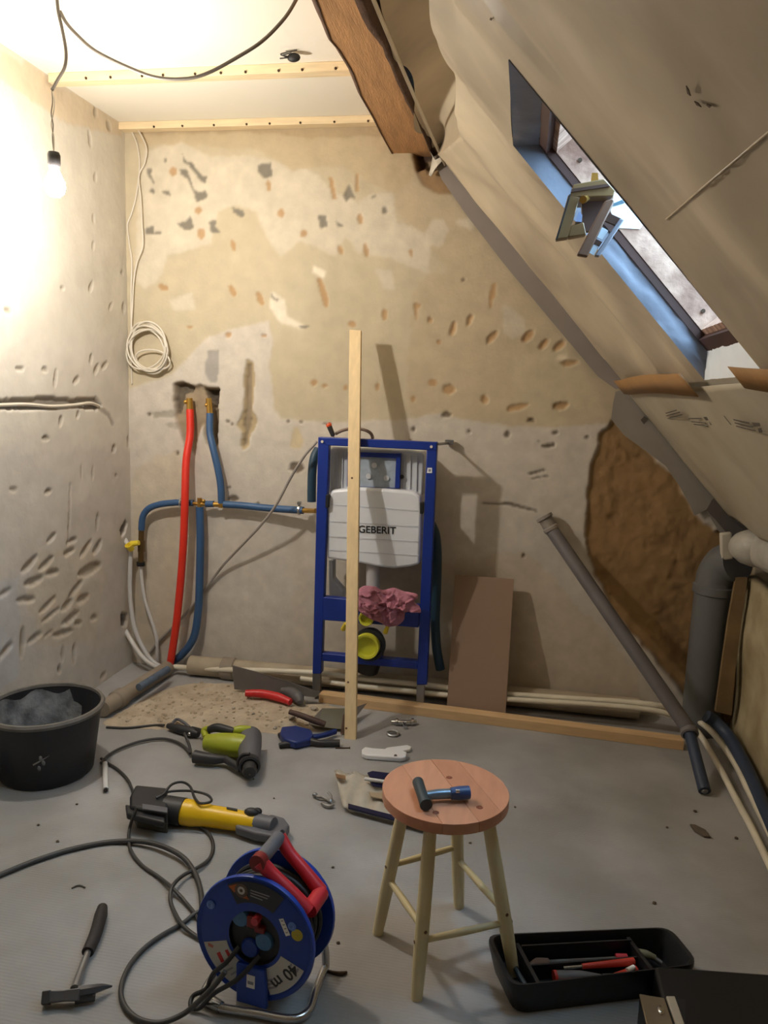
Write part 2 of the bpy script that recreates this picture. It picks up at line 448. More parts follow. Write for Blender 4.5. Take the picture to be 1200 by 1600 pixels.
# brown hammer dents
for p, d in (
  ([(0.902,1.853),(0.925,1.848),(0.959,1.756),(0.954,1.723),(0.933,1.739)], .004), ([(1.062,2.282),(1.076,2.282),(1.081,2.209),(1.067,2.209)], .003), ([(0.947,2.268),(0.963,2.275),(0.983,2.184),(0.966,2.179)], .003),
  ([(1.101,2.101),(1.101,2.086),(1.096,2.077),(1.088,2.078),(1.081,2.09),(1.077,2.106),(1.08,2.119),(1.086,2.122),(1.095,2.116)], .004), ([(1.13,1.971),(1.131,1.952),(1.126,1.942),(1.118,1.944),(1.11,1.958),(1.107,1.978),(1.109,1.994),(1.116,1.999),(1.124,1.99)], .004), ([(1.016,1.972),(1.018,1.958),(1.014,1.95),(1.006,1.95),(0.997,1.96),(0.993,1.974),(0.994,1.986),(1.001,1.99),(1.01,1.985)], .004), ([(0.857,2.039),(0.853,2.029),(0.843,2.023),(0.832,2.025),(0.824,2.033),(0.823,2.044),(0.831,2.053),(0.843,2.055),(0.853,2.049)], .002), ([(0.751,2.125),(0.747,2.113),(0.737,2.106),(0.725,2.109),(0.718,2.118),(0.717,2.131),(0.725,2.141),(0.737,2.143),(0.747,2.137)], .002), ([(0.384,2.039),(0.379,2.023),(0.366,2.015),(0.352,2.018),(0.342,2.031),(0.342,2.048),(0.352,2.061),(0.366,2.064),(0.379,2.055)], .002),
  ([(0.251,2.304),(0.247,2.292),(0.236,2.285),(0.224,2.288),(0.216,2.298),(0.216,2.311),(0.224,2.321),(0.236,2.323),(0.247,2.316)], .002), ([(0.369,2.138),(0.364,2.127),(0.354,2.122),(0.341,2.124),(0.333,2.132),(0.333,2.143),(0.341,2.152),(0.354,2.154),(0.364,2.148)], .002), ([(0.525,1.993),(0.527,1.977),(0.522,1.967),(0.514,1.968),(0.505,1.979),(0.5,1.996),(0.501,2.009),(0.508,2.014),(0.518,2.008)], .003), ([(0.203,1.792),(0.192,1.787),(0.175,1.79),(0.16,1.8),(0.153,1.812),(0.159,1.82),(0.174,1.821),(0.191,1.815),(0.202,1.803)], .005), ([(0.525,1.8),(0.53,1.783),(0.526,1.771),(0.516,1.769),(0.503,1.78),(0.494,1.797),(0.493,1.813),(0.501,1.82),(0.513,1.815)], .004), ([(0.655,1.765),(0.66,1.744),(0.657,1.73),(0.646,1.73),(0.633,1.744),(0.623,1.765),(0.622,1.784),(0.63,1.791),(0.643,1.784)], .004), ([(0.688,2.241),(0.689,2.226),(0.684,2.217),(0.675,2.218),(0.668,2.23),(0.665,2.246),(0.667,2.259),(0.674,2.263),(0.683,2.256)], .002),
  ([(1.323,1.961),(1.324,1.949),(1.32,1.942),(1.314,1.943),(1.309,1.952),(1.306,1.965),(1.307,1.975),(1.312,1.978),(1.318,1.973)], .003), ([(1.521,1.646),(1.513,1.627),(1.504,1.618),(1.498,1.624),(1.498,1.641),(1.504,1.662),(1.513,1.677),(1.521,1.678),(1.524,1.666)], .008), ([(1.59,1.681),(1.582,1.666),(1.573,1.66),(1.567,1.665),(1.567,1.68),(1.573,1.697),(1.583,1.708),(1.591,1.709),(1.594,1.698)], .008), ([(1.69,1.607),(1.676,1.592),(1.663,1.588),(1.657,1.597),(1.662,1.614),(1.675,1.631),(1.689,1.641),(1.699,1.639),(1.699,1.625)], .008), ([(1.421,1.682),(1.419,1.673),(1.412,1.669),(1.405,1.67),(1.399,1.677),(1.399,1.686),(1.404,1.693),(1.411,1.695),(1.418,1.69)], .006), ([(1.366,1.74),(1.362,1.731),(1.352,1.727),(1.341,1.728),(1.333,1.735),(1.333,1.744),(1.34,1.751),(1.351,1.753),(1.361,1.749)], .004), ([(1.353,1.708),(1.352,1.69),(1.349,1.681),(1.346,1.684),(1.343,1.698),(1.342,1.717),(1.344,1.731),(1.347,1.734),(1.351,1.725)], .003), ([(1.464,1.591),(1.461,1.584),(1.455,1.58),(1.448,1.581),(1.442,1.587),(1.442,1.594),(1.447,1.6),(1.454,1.602),(1.461,1.598)], .004),
  ([(1.841,1.612),(1.824,1.6),(1.81,1.599),(1.804,1.609),(1.81,1.626),(1.825,1.642),(1.841,1.649),(1.852,1.644),(1.852,1.63)], .008), ([(1.906,1.584),(1.892,1.571),(1.881,1.568),(1.877,1.575),(1.883,1.59),(1.896,1.605),(1.909,1.613),(1.916,1.611),(1.915,1.599)], .008), ([(1.97,1.577),(1.954,1.566),(1.941,1.564),(1.937,1.573),(1.944,1.588),(1.959,1.603),(1.975,1.61),(1.984,1.606),(1.982,1.593)], .008), ([(2.047,1.521),(2.039,1.514),(2.016,1.507),(1.99,1.505),(1.972,1.509),(1.971,1.516),(1.987,1.524),(2.013,1.528),(2.036,1.527)], .007), ([(2.016,1.346),(2.012,1.334),(1.993,1.323),(1.971,1.319),(1.954,1.324),(1.951,1.334),(1.963,1.346),(1.985,1.354),(2.006,1.354)], .009), ([(1.848,1.339),(1.84,1.327),(1.814,1.315),(1.782,1.306),(1.759,1.307),(1.757,1.316),(1.775,1.329),(1.805,1.34),(1.834,1.344)], .006), ([(1.677,1.353),(1.674,1.341),(1.665,1.334),(1.653,1.335),(1.646,1.345),(1.645,1.358),(1.652,1.369),(1.663,1.371),(1.673,1.365)], .007), ([(1.532,1.389),(1.526,1.375),(1.51,1.367),(1.491,1.368),(1.478,1.38),(1.477,1.395),(1.489,1.407),(1.508,1.41),(1.525,1.403)], .006),
  ([(1.687,1.803),(1.681,1.78),(1.672,1.769),(1.663,1.775),(1.66,1.795),(1.663,1.819),(1.671,1.837),(1.68,1.84),(1.687,1.827)], .003), ([(1.673,1.76),(1.672,1.745),(1.668,1.737),(1.663,1.74),(1.658,1.752),(1.657,1.768),(1.66,1.781),(1.665,1.784),(1.671,1.776)], .003), ([(0.509,1.6),(0.505,1.593),(0.496,1.589),(0.486,1.59),(0.479,1.596),(0.479,1.604),(0.486,1.61),(0.496,1.611),(0.505,1.608)], .006), ([(0.676,1.598),(0.673,1.593),(0.666,1.59),(0.658,1.591),(0.652,1.595),(0.652,1.601),(0.658,1.605),(0.666,1.607),(0.673,1.604)], .006), ([(0.318,1.631),(0.315,1.625),(0.308,1.622),(0.299,1.623),(0.294,1.627),(0.294,1.633),(0.299,1.638),(0.308,1.639),(0.315,1.636)], .004), ([(1.224,1.7),(1.221,1.684),(1.213,1.676),(1.204,1.679),(1.197,1.691),(1.196,1.708),(1.202,1.721),(1.212,1.724),(1.22,1.716)], .003), ([(1.198,1.392),(1.196,1.379),(1.191,1.372),(1.186,1.374),(1.181,1.384),(1.181,1.398),(1.184,1.408),(1.19,1.411),(1.195,1.404)], .003), ([(1.36,1.344),(1.357,1.335),(1.351,1.33),(1.343,1.332),(1.338,1.339),(1.337,1.348),(1.342,1.356),(1.35,1.358),(1.357,1.353)], .002), ([(1.086,1.657),(1.081,1.648),(1.07,1.643),(1.056,1.644),(1.047,1.651),(1.047,1.661),(1.055,1.668),(1.069,1.67),(1.081,1.665)], .003),
  ([(0.912,1.408),(0.913,1.398),(0.907,1.388),(0.896,1.384),(0.885,1.386),(0.88,1.394),(0.883,1.404),(0.892,1.412),(0.904,1.413)], .003), ([(0.962,1.387),(0.959,1.381),(0.95,1.378),(0.94,1.378),(0.934,1.383),(0.933,1.389),(0.94,1.393),(0.95,1.395),(0.959,1.392)], .003), ([(1.056,1.384),(1.054,1.377),(1.047,1.373),(1.039,1.374),(1.034,1.379),(1.033,1.387),(1.038,1.393),(1.046,1.395),(1.053,1.391)], .002), ([(1.455,1.417),(1.45,1.406),(1.437,1.4),(1.422,1.401),(1.412,1.41),(1.411,1.421),(1.421,1.43),(1.436,1.432),(1.449,1.427)], .002)):
    A(p, DENT, d, 0.5, 0.8)
# small dark plug holes and rough spots
for p in ([(0.792,1.22),(0.79,1.216),(0.785,1.213),(0.779,1.213),(0.775,1.217),(0.775,1.222),(0.779,1.226),(0.785,1.227),(0.79,1.225)], [(0.851,1.22),(0.85,1.215),(0.845,1.212),(0.84,1.213),(0.837,1.217),(0.837,1.222),(0.84,1.226),(0.845,1.227),(0.849,1.224)], [(1.365,1.21),(1.364,1.203),(1.359,1.199),(1.353,1.2),(1.349,1.206),(1.349,1.213),(1.352,1.219),(1.358,1.221),(1.363,1.217)], [(1.609,1.212),(1.607,1.207),(1.604,1.204),(1.599,1.205),(1.596,1.209),(1.595,1.215),(1.598,1.219),(1.603,1.22),(1.607,1.218)], [(1.779,1.203),(1.774,1.193),(1.766,1.189),(1.76,1.193),(1.757,1.202),(1.759,1.213),(1.765,1.221),(1.773,1.221),(1.778,1.214)], [(1.848,1.272),(1.869,1.284),(1.881,1.263),(1.854,1.261)], [(1.983,1.226),(1.981,1.22),(1.974,1.215),(1.965,1.214),(1.958,1.217),(1.957,1.223),(1.962,1.228),(1.97,1.231),(1.979,1.23)], [(2.109,1.21),(2.107,1.206),(2.103,1.204),(2.097,1.205),(2.094,1.207),(2.094,1.211),(2.097,1.214),(2.102,1.215),(2.107,1.213)], [(1.552,1.854),(1.551,1.848),(1.546,1.846),(1.541,1.847),(1.537,1.851),(1.536,1.856),(1.54,1.86),(1.545,1.861),(1.55,1.859)], [(0.111,1.225),(0.109,1.219),(0.103,1.216),(0.097,1.217),(0.093,1.221),(0.093,1.227),(0.097,1.232),(0.104,1.234),(0.109,1.231)],
          [(0.504,1.211),(0.501,1.207),(0.494,1.205),(0.486,1.205),(0.48,1.208),(0.48,1.212),(0.486,1.216),(0.494,1.217),(0.501,1.215)], [(0.52,1.197),(0.519,1.193),(0.515,1.191),(0.511,1.192),(0.508,1.195),(0.508,1.199),(0.511,1.202),(0.515,1.203),(0.518,1.201)], [(1.478,1.279),(1.497,1.297),(1.52,1.284),(1.515,1.27),(1.484,1.268)], [(1.914,1.165),(1.973,1.179),(1.969,1.16),(1.926,1.155)], [(1.907,1.182),(1.906,1.179),(1.904,1.177),(1.901,1.178),(1.899,1.18),(1.899,1.183),(1.9,1.185),(1.903,1.185),(1.906,1.184)], [(1.868,1.041),(1.932,1.064),(1.935,1.056),(1.874,1.033)], [(1.88,1.022),(1.955,1.038),(1.956,1.032),(1.881,1.017)],
          [(0.799,1.031),(0.844,1.039),(0.863,1.008),(0.833,0.986),(0.79,1.001)], [(0.945,1.221),(0.99,1.223),(0.99,1.214),(0.946,1.212)], [(0.248,1.051),(0.247,1.045),(0.243,1.042),(0.238,1.043),(0.236,1.048),(0.236,1.054),(0.239,1.059),(0.243,1.06),(0.247,1.057)], [(0.512,0.903),(0.509,0.899),(0.501,0.896),(0.493,0.896),(0.487,0.899),(0.487,0.903),(0.493,0.907),(0.501,0.908),(0.509,0.906)], [(0.547,0.853),(0.541,0.843),(0.526,0.837),(0.509,0.838),(0.498,0.845),(0.498,0.856),(0.509,0.864),(0.526,0.867),(0.541,0.863)], [(1.353,1.156),(1.351,1.152),(1.344,1.15),(1.336,1.15),(1.331,1.153),(1.331,1.157),(1.336,1.16),(1.344,1.161),(1.35,1.16)], [(1.877,0.679),(1.875,0.673),(1.871,0.67),(1.865,0.671),(1.861,0.675),(1.861,0.681),(1.864,0.686),(1.87,0.687),(1.875,0.685)], [(0.647,0.823),(0.641,0.813),(0.633,0.808),(0.628,0.812),(0.627,0.822),(0.632,0.834),(0.639,0.842),(0.645,0.842),(0.649,0.835)],
          [(1.652,0.899),(1.805,0.908),(1.922,0.879),(1.917,0.873),(1.792,0.896)]):
    A(p, (92,76,58), 0.008, 0.25, 0.85)
A([(0.118,1.234),(0.227,1.253),(0.227,1.218),(0.124,1.211)], CHIP, .003, .4, .7)
A([(0.182,1.186),(0.246,1.195),(0.252,1.159),(0.195,1.169)], CHIP, .002, .4, .5)
# chase cut into the plaster, and the niche of the two water connections
A([(0.58,1.489),(0.61,1.487),(0.617,1.441),(0.62,1.384),(0.609,1.268),(0.634,1.225),(0.628,1.187),(0.601,1.151),(0.592,1.095),(0.561,1.078),(0.555,1.119),(0.564,1.164),(0.532,1.192),(0.548,1.222),(0.569,1.266),(0.572,1.339),(0.568,1.411)], (170,150,112), 0.008, 0.5, 0.9)
A([(0.586,1.474),(0.604,1.475),(0.605,1.383),(0.6,1.268),(0.609,1.221),(0.601,1.186),(0.585,1.15),(0.583,1.106),(0.567,1.09),(0.567,1.12),(0.576,1.164),(0.563,1.193),(0.578,1.267),(0.581,1.383)], (140,124,102), 0.018, 0.5, 0.9)
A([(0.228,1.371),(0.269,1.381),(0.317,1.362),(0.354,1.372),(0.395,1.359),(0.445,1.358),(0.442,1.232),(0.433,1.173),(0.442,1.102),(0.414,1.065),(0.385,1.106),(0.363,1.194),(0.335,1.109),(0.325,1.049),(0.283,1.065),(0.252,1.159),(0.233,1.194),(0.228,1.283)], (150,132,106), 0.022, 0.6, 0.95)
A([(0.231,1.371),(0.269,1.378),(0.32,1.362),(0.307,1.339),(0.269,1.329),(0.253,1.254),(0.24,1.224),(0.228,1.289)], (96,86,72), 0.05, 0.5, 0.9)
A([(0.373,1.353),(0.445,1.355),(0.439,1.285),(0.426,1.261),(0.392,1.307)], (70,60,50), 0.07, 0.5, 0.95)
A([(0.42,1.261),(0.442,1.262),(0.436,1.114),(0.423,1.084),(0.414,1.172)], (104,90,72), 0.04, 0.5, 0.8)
# pocket under the beam
A([(1.292,2.398),(1.317,2.304),(1.352,2.245),(1.408,2.201),(1.476,2.195),(1.515,2.225),(1.581,2.224),(1.57,2.28),(1.507,2.381)], (150,116,76), 0.006, 1.2, 0.85)
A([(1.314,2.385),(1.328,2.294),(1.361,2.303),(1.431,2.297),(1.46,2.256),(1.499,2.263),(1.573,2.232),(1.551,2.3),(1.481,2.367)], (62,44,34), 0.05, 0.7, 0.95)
A([(1.359,2.344),(1.402,2.343),(1.41,2.287),(1.372,2.278)], (170,148,116), 0.01, 0.4, 0.8)
# bare clay where the plaster has fallen off, lower right
clay = [(2.195,1.289),(2.184,1.254),(2.155,1.233),(2.155,1.193),(2.136,1.124),(2.126,1.055),(2.121,0.972),(2.122,0.889),(2.123,0.805),(2.135,0.749),(2.163,0.666),(2.18,0.61),(2.209,0.584),(2.258,0.473),(2.348,0.366),(2.39,0.341),(2.464,0.26),(2.582,0.127),(2.629,0.044),(2.846,-0.02),(2.811,0.824),(2.645,0.84),(2.562,0.916),(2.486,1.047),(2.374,1.149)]
A(clay, CLAY, 0.014, 2.0, 1.0)
for p in ([(2.219,0.978),(2.251,1.007),(2.278,0.898),(2.258,0.814),(2.23,0.84)], [(2.354,0.778),(2.506,0.83),(2.537,0.764),(2.383,0.739)], [(2.206,0.632),(2.258,0.645),(2.255,0.616),(2.203,0.604)], [(2.513,0.748),(2.556,0.556),(2.493,0.536)], [(2.241,1.197),(2.351,1.121),(2.286,1.118)], [(2.452,0.547),(2.587,0.359),(2.561,0.212),(2.433,0.46)]):
    A(p, (120,90,58), 0.003, 5.0, 0.5)
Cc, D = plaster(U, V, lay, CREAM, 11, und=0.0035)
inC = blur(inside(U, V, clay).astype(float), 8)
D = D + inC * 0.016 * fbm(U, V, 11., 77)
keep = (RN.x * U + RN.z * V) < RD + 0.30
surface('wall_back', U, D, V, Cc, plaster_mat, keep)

# ------------------------------------------------------------------ left wall
lay = []
Y = np.arange(-2.3, 0.012, 0.006)
U, V = np.meshgrid(Y, Z)
A([(-0.893,1.528),(0.032,1.601),(0.015,1.063),(-0.919,1.124)], (204,196,184), 0, 8, 0.4)
A([(-1.11,1.137),(0.027,1.062),(-0.01,-0.081),(-1.175,0.218)], (196,188,178), 0, 8, 0.6)
A([(-0.721,0.711),(-0.361,0.667),(-0.237,0.495),(-0.329,0.22),(-0.702,0.313),(-0.811,0.528)], (202,190,168), 0, 3, 0.6)
A([(-1.084,0.625),(-0.842,0.636),(-0.866,0.24),(-1.111,0.238)], (190,192,194), 0, 4, 0.6)
A([(-0.832,2.482),(-0.023,2.511),(-0.025,2.443),(-0.465,2.366),(-0.838,2.389)], (206,178,134), 0.001, 4, 0.45)
for p in ([(-0.219,2.484),(-0.223,2.47),(-0.23,2.461),(-0.239,2.46),(-0.244,2.469),(-0.243,2.483),(-0.237,2.495),(-0.229,2.501),(-0.222,2.496)], [(-0.116,2.463),(-0.115,2.449),(-0.122,2.438),(-0.133,2.436),(-0.144,2.444),(-0.149,2.458),(-0.146,2.472),(-0.136,2.478),(-0.125,2.475)], [(-0.276,2.361),(-0.275,2.339),(-0.279,2.326),(-0.287,2.327),(-0.293,2.344),(-0.296,2.366),(-0.294,2.385),(-0.288,2.391),(-0.281,2.382)], [(0.051,2.448),(0.054,2.43),(0.052,2.419),(0.045,2.42),(0.037,2.433),(0.032,2.451),(0.032,2.467),(0.036,2.472),(0.044,2.465)], [(-0.243,2.219),(-0.246,2.207),(-0.252,2.199),(-0.259,2.199),(-0.263,2.208),(-0.262,2.22),(-0.257,2.231),(-0.25,2.235),(-0.245,2.23)], [(-0.268,2.049),(-0.27,2.037),(-0.275,2.03),(-0.279,2.031),(-0.282,2.04),(-0.282,2.052),(-0.278,2.062),(-0.273,2.066),(-0.269,2.06)], [(-0.273,1.936),(-0.279,1.922),(-0.285,1.914),(-0.289,1.916),(-0.289,1.927),(-0.285,1.942),(-0.278,1.954),(-0.272,1.957),(-0.27,1.95)], [(-0.5,1.734),(-0.503,1.728),(-0.509,1.725),(-0.517,1.725),(-0.521,1.728),(-0.521,1.733),(-0.516,1.738),(-0.508,1.74),(-0.502,1.738)], [(-0.29,1.765),(-0.301,1.749),(-0.313,1.741),(-0.319,1.744),(-0.318,1.757),(-0.309,1.773),(-0.297,1.786),(-0.288,1.789),(-0.285,1.781)], [(-0.136,1.7),(-0.144,1.69),(-0.153,1.684),(-0.158,1.686),(-0.158,1.695),(-0.151,1.707),(-0.143,1.716),(-0.135,1.717),(-0.133,1.711)], [(-0.024,1.708),(-0.027,1.692),(-0.033,1.682),(-0.04,1.684),(-0.044,1.697),(-0.044,1.715),(-0.039,1.729),(-0.032,1.733),(-0.026,1.725)], [(-0.03,1.864),(-0.033,1.856),(-0.039,1.851),(-0.046,1.851),(-0.05,1.857),(-0.05,1.864),(-0.045,1.871),(-0.038,1.873),(-0.032,1.87)],
          [(-0.829,1.6),(-0.839,1.597),(-0.853,1.599),(-0.864,1.605),(-0.867,1.613),(-0.861,1.618),(-0.848,1.619),(-0.834,1.614),(-0.827,1.607)], [(-0.766,1.408),(-0.773,1.404),(-0.79,1.402),(-0.81,1.402),(-0.823,1.405),(-0.822,1.408),(-0.809,1.412),(-0.79,1.413),(-0.772,1.412)], [(-0.622,1.404),(-0.631,1.399),(-0.644,1.398),(-0.656,1.402),(-0.661,1.408),(-0.657,1.414),(-0.645,1.418),(-0.632,1.416),(-0.623,1.411)], [(-0.568,1.374),(-0.577,1.351),(-0.586,1.338),(-0.59,1.343),(-0.588,1.363),(-0.581,1.388),(-0.571,1.408),(-0.564,1.412),(-0.563,1.399)], [(-0.419,1.369),(-0.436,1.358),(-0.45,1.355),(-0.455,1.36),(-0.448,1.371),(-0.433,1.383),(-0.417,1.39),(-0.406,1.39),(-0.407,1.381)], [(-0.306,1.464),(-0.312,1.45),(-0.32,1.443),(-0.326,1.446),(-0.327,1.457),(-0.323,1.472),(-0.315,1.483),(-0.308,1.485),(-0.304,1.478)], [(-0.265,1.421),(-0.278,1.406),(-0.29,1.399),(-0.296,1.403),(-0.294,1.416),(-0.284,1.432),(-0.27,1.444),(-0.26,1.446),(-0.258,1.436)], [(-0.197,1.437),(-0.214,1.427),(-0.229,1.424),(-0.235,1.429),(-0.229,1.44),(-0.214,1.451),(-0.197,1.458),(-0.185,1.457),(-0.185,1.449)], [(-0.536,1.206),(-0.544,1.192),(-0.553,1.185),(-0.559,1.189),(-0.559,1.201),(-0.554,1.217),(-0.545,1.228),(-0.537,1.23),(-0.533,1.221)], [(-0.414,1.229),(-0.422,1.218),(-0.431,1.213),(-0.436,1.216),(-0.435,1.226),(-0.428,1.238),(-0.419,1.247),(-0.412,1.248),(-0.41,1.241)], [(-0.627,1.143),(-0.633,1.136),(-0.648,1.134),(-0.664,1.136),(-0.675,1.142),(-0.674,1.149),(-0.663,1.153),(-0.647,1.154),(-0.632,1.149)], [(-0.126,1.067),(-0.136,1.055),(-0.149,1.05),(-0.158,1.055),(-0.161,1.066),(-0.155,1.079),(-0.143,1.088),(-0.131,1.089),(-0.124,1.08)], [(-0.625,0.939),(-0.625,0.931),(-0.635,0.925),(-0.651,0.923),(-0.665,0.926),(-0.67,0.932),(-0.664,0.94),(-0.651,0.944),(-0.635,0.944)], [(-0.833,0.964),(-0.839,0.958),(-0.852,0.957),(-0.866,0.959),(-0.875,0.966),(-0.875,0.972),(-0.865,0.976),(-0.851,0.975),(-0.838,0.97)],
          [(-0.407,0.987),(-0.409,0.968),(-0.411,0.958),(-0.414,0.962),(-0.415,0.977),(-0.414,0.998),(-0.411,1.013),(-0.409,1.017),(-0.407,1.006)], [(-0.318,0.973),(-0.32,0.953),(-0.323,0.943),(-0.326,0.947),(-0.327,0.963),(-0.326,0.984),(-0.323,1),(-0.32,1.003),(-0.318,0.993)], [(-0.503,0.817),(-0.515,0.723),(-0.523,0.674),(-0.525,0.692),(-0.519,0.769),(-0.508,0.868),(-0.497,0.944),(-0.492,0.961),(-0.494,0.911)], [(-0.285,0.754),(-0.293,0.73),(-0.302,0.718),(-0.308,0.724),(-0.308,0.745),(-0.303,0.772),(-0.294,0.791),(-0.286,0.794),(-0.283,0.78)], [(-0.119,0.944),(-0.122,0.941),(-0.129,0.939),(-0.136,0.941),(-0.141,0.944),(-0.141,0.948),(-0.136,0.951),(-0.128,0.951),(-0.122,0.948)], [(-0.002,1.094),(-0.006,1.075),(-0.013,1.065),(-0.021,1.069),(-0.026,1.085),(-0.025,1.106),(-0.02,1.121),(-0.011,1.124),(-0.005,1.114)], [(0.034,1.364),(0.031,1.333),(0.025,1.317),(0.019,1.323),(0.016,1.348),(0.017,1.38),(0.021,1.405),(0.028,1.411),(0.033,1.395)]):
    A(p, (150,138,120), 0.006, 0.3, 0.75)
for p in ([(-0.605,0.759),(-0.607,0.751),(-0.622,0.741),(-0.644,0.734),(-0.662,0.732),(-0.667,0.737),(-0.658,0.746),(-0.638,0.755),(-0.617,0.76)], [(-0.457,0.71),(-0.463,0.704),(-0.484,0.699),(-0.51,0.698),(-0.529,0.701),(-0.532,0.707),(-0.518,0.712),(-0.494,0.715),(-0.47,0.714)], [(-0.475,0.669),(-0.48,0.662),(-0.502,0.655),(-0.53,0.653),(-0.551,0.656),(-0.556,0.663),(-0.542,0.67),(-0.516,0.675),(-0.49,0.675)], [(-0.733,0.693),(-0.737,0.681),(-0.762,0.662),(-0.797,0.647),(-0.824,0.642),(-0.833,0.648),(-0.818,0.664),(-0.786,0.682),(-0.753,0.693)], [(-0.627,0.667),(-0.63,0.656),(-0.655,0.642),(-0.688,0.631),(-0.715,0.629),(-0.723,0.637),(-0.709,0.65),(-0.678,0.663),(-0.646,0.67)], [(-0.589,0.598),(-0.597,0.591),(-0.623,0.589),(-0.655,0.592),(-0.676,0.6),(-0.679,0.608),(-0.661,0.613),(-0.631,0.612),(-0.602,0.606)], [(-0.694,0.598),(-0.703,0.587),(-0.737,0.581),(-0.778,0.581),(-0.808,0.588),(-0.814,0.598),(-0.793,0.607),(-0.753,0.611),(-0.714,0.608)], [(-0.75,0.522),(-0.764,0.518),(-0.799,0.522),(-0.839,0.532),(-0.864,0.544),(-0.864,0.551),(-0.84,0.551),(-0.8,0.544),(-0.765,0.533)], [(-0.348,0.683),(-0.349,0.67),(-0.37,0.648),(-0.401,0.628),(-0.428,0.619),(-0.438,0.624),(-0.427,0.642),(-0.399,0.664),(-0.368,0.68)], [(-0.27,0.667),(-0.266,0.655),(-0.279,0.638),(-0.302,0.622),(-0.324,0.615),(-0.335,0.621),(-0.33,0.636),(-0.311,0.654),(-0.288,0.666)], [(-0.271,0.562),(-0.282,0.546),(-0.333,0.533),(-0.398,0.531),(-0.446,0.539),(-0.457,0.554),(-0.426,0.568),(-0.367,0.577),(-0.305,0.575)], [(-0.424,0.518),(-0.428,0.506),(-0.455,0.487),(-0.493,0.471),(-0.522,0.465),(-0.531,0.472),(-0.515,0.488),(-0.481,0.506),(-0.445,0.518)], [(-0.376,0.444),(-0.378,0.432),(-0.401,0.424),(-0.433,0.422),(-0.46,0.428),(-0.468,0.438),(-0.456,0.449),(-0.427,0.454),(-0.395,0.452)], [(-0.613,0.497),(-0.62,0.486),(-0.652,0.471),(-0.692,0.46),(-0.722,0.457),(-0.729,0.464),(-0.709,0.477),(-0.672,0.49),(-0.633,0.498)],
          [(-0.496,0.46),(-0.497,0.448),(-0.519,0.433),(-0.551,0.423),(-0.577,0.421),(-0.587,0.429),(-0.575,0.443),(-0.548,0.457),(-0.516,0.463)], [(-0.585,0.444),(-0.597,0.437),(-0.636,0.426),(-0.681,0.417),(-0.713,0.414),(-0.717,0.419),(-0.691,0.428),(-0.647,0.438),(-0.605,0.445)], [(-0.455,0.39),(-0.463,0.379),(-0.498,0.367),(-0.543,0.361),(-0.577,0.362),(-0.585,0.371),(-0.563,0.383),(-0.522,0.393),(-0.479,0.396)], [(-0.313,0.321),(-0.316,0.313),(-0.331,0.311),(-0.35,0.315),(-0.365,0.324),(-0.368,0.334),(-0.358,0.339),(-0.341,0.338),(-0.322,0.331)], [(-0.715,0.375),(-0.721,0.367),(-0.745,0.36),(-0.776,0.358),(-0.799,0.361),(-0.804,0.368),(-0.789,0.376),(-0.76,0.38),(-0.731,0.38)], [(-0.505,0.319),(-0.52,0.314),(-0.562,0.316),(-0.611,0.326),(-0.644,0.337),(-0.646,0.346),(-0.618,0.348),(-0.57,0.342),(-0.525,0.331)], [(-0.651,0.365),(-0.655,0.36),(-0.67,0.354),(-0.689,0.349),(-0.703,0.348),(-0.705,0.351),(-0.695,0.356),(-0.678,0.362),(-0.66,0.365)], [(-0.896,0.393),(-0.9,0.383),(-0.923,0.369),(-0.952,0.357),(-0.976,0.354),(-0.982,0.36),(-0.968,0.373),(-0.941,0.386),(-0.912,0.394)], [(-0.889,0.6),(-0.893,0.593),(-0.912,0.585),(-0.938,0.582),(-0.957,0.583),(-0.961,0.589),(-0.949,0.597),(-0.925,0.603),(-0.902,0.604)], [(-0.435,0.334),(-0.44,0.329),(-0.457,0.329),(-0.479,0.333),(-0.493,0.34),(-0.495,0.346),(-0.484,0.349),(-0.463,0.347),(-0.444,0.341)], [(-0.828,0.367),(-0.836,0.328),(-0.846,0.308),(-0.853,0.319),(-0.853,0.354),(-0.847,0.397),(-0.837,0.428),(-0.828,0.433),(-0.825,0.409)], [(-0.576,0.241),(-0.579,0.219),(-0.584,0.208),(-0.588,0.214),(-0.59,0.233),(-0.589,0.258),(-0.585,0.275),(-0.58,0.278),(-0.577,0.265)], [(-0.491,0.209),(-0.495,0.179),(-0.501,0.165),(-0.507,0.173),(-0.51,0.199),(-0.509,0.232),(-0.503,0.256),(-0.497,0.259),(-0.492,0.241)], [(-0.596,0.178),(-0.599,0.169),(-0.607,0.166),(-0.616,0.171),(-0.622,0.182),(-0.621,0.193),(-0.615,0.199),(-0.606,0.198),(-0.598,0.19)], [(-0.259,0.023),(-0.276,0.017),(-0.292,0.019),(-0.299,0.027),(-0.293,0.038),(-0.278,0.047),(-0.26,0.049),(-0.248,0.044),(-0.247,0.034)]):
    A(p, (150,138,120), 0.009, 0.6, 0.75)
A([(-1.038,1.297),(-0.765,1.296),(-0.647,1.307),(-0.475,1.294),(-0.283,1.302),(-0.232,1.265),(-0.285,1.247),(-0.477,1.266),(-0.69,1.254),(-1.04,1.267)], (128,120,110), 0.012, 0.5, 0.9)
A([(-0.258,1.266),(-0.169,1.233),(-0.127,1.177),(-0.15,1.172),(-0.192,1.219),(-0.264,1.246)], (150,142,130), 0.003, 0.3, 0.7)
for p in ([(-0.1,0.685),(-0.057,0.721),(-0.04,0.706),(-0.059,0.666),(-0.089,0.652)], [(-0.102,0.281),(-0.049,0.259),(-0.051,0.202),(-0.099,0.217)]):
    A(p, (84,74,66), 0.04, 0.3, 0.95)
Cc, D = plaster(U, V, lay, (206, 199, 184), 23, und=0.0045)
D = D - 0.0018 * np.clip(fbm(U, V, 6.0, 91) * 4 - 0.4, 0, 1)
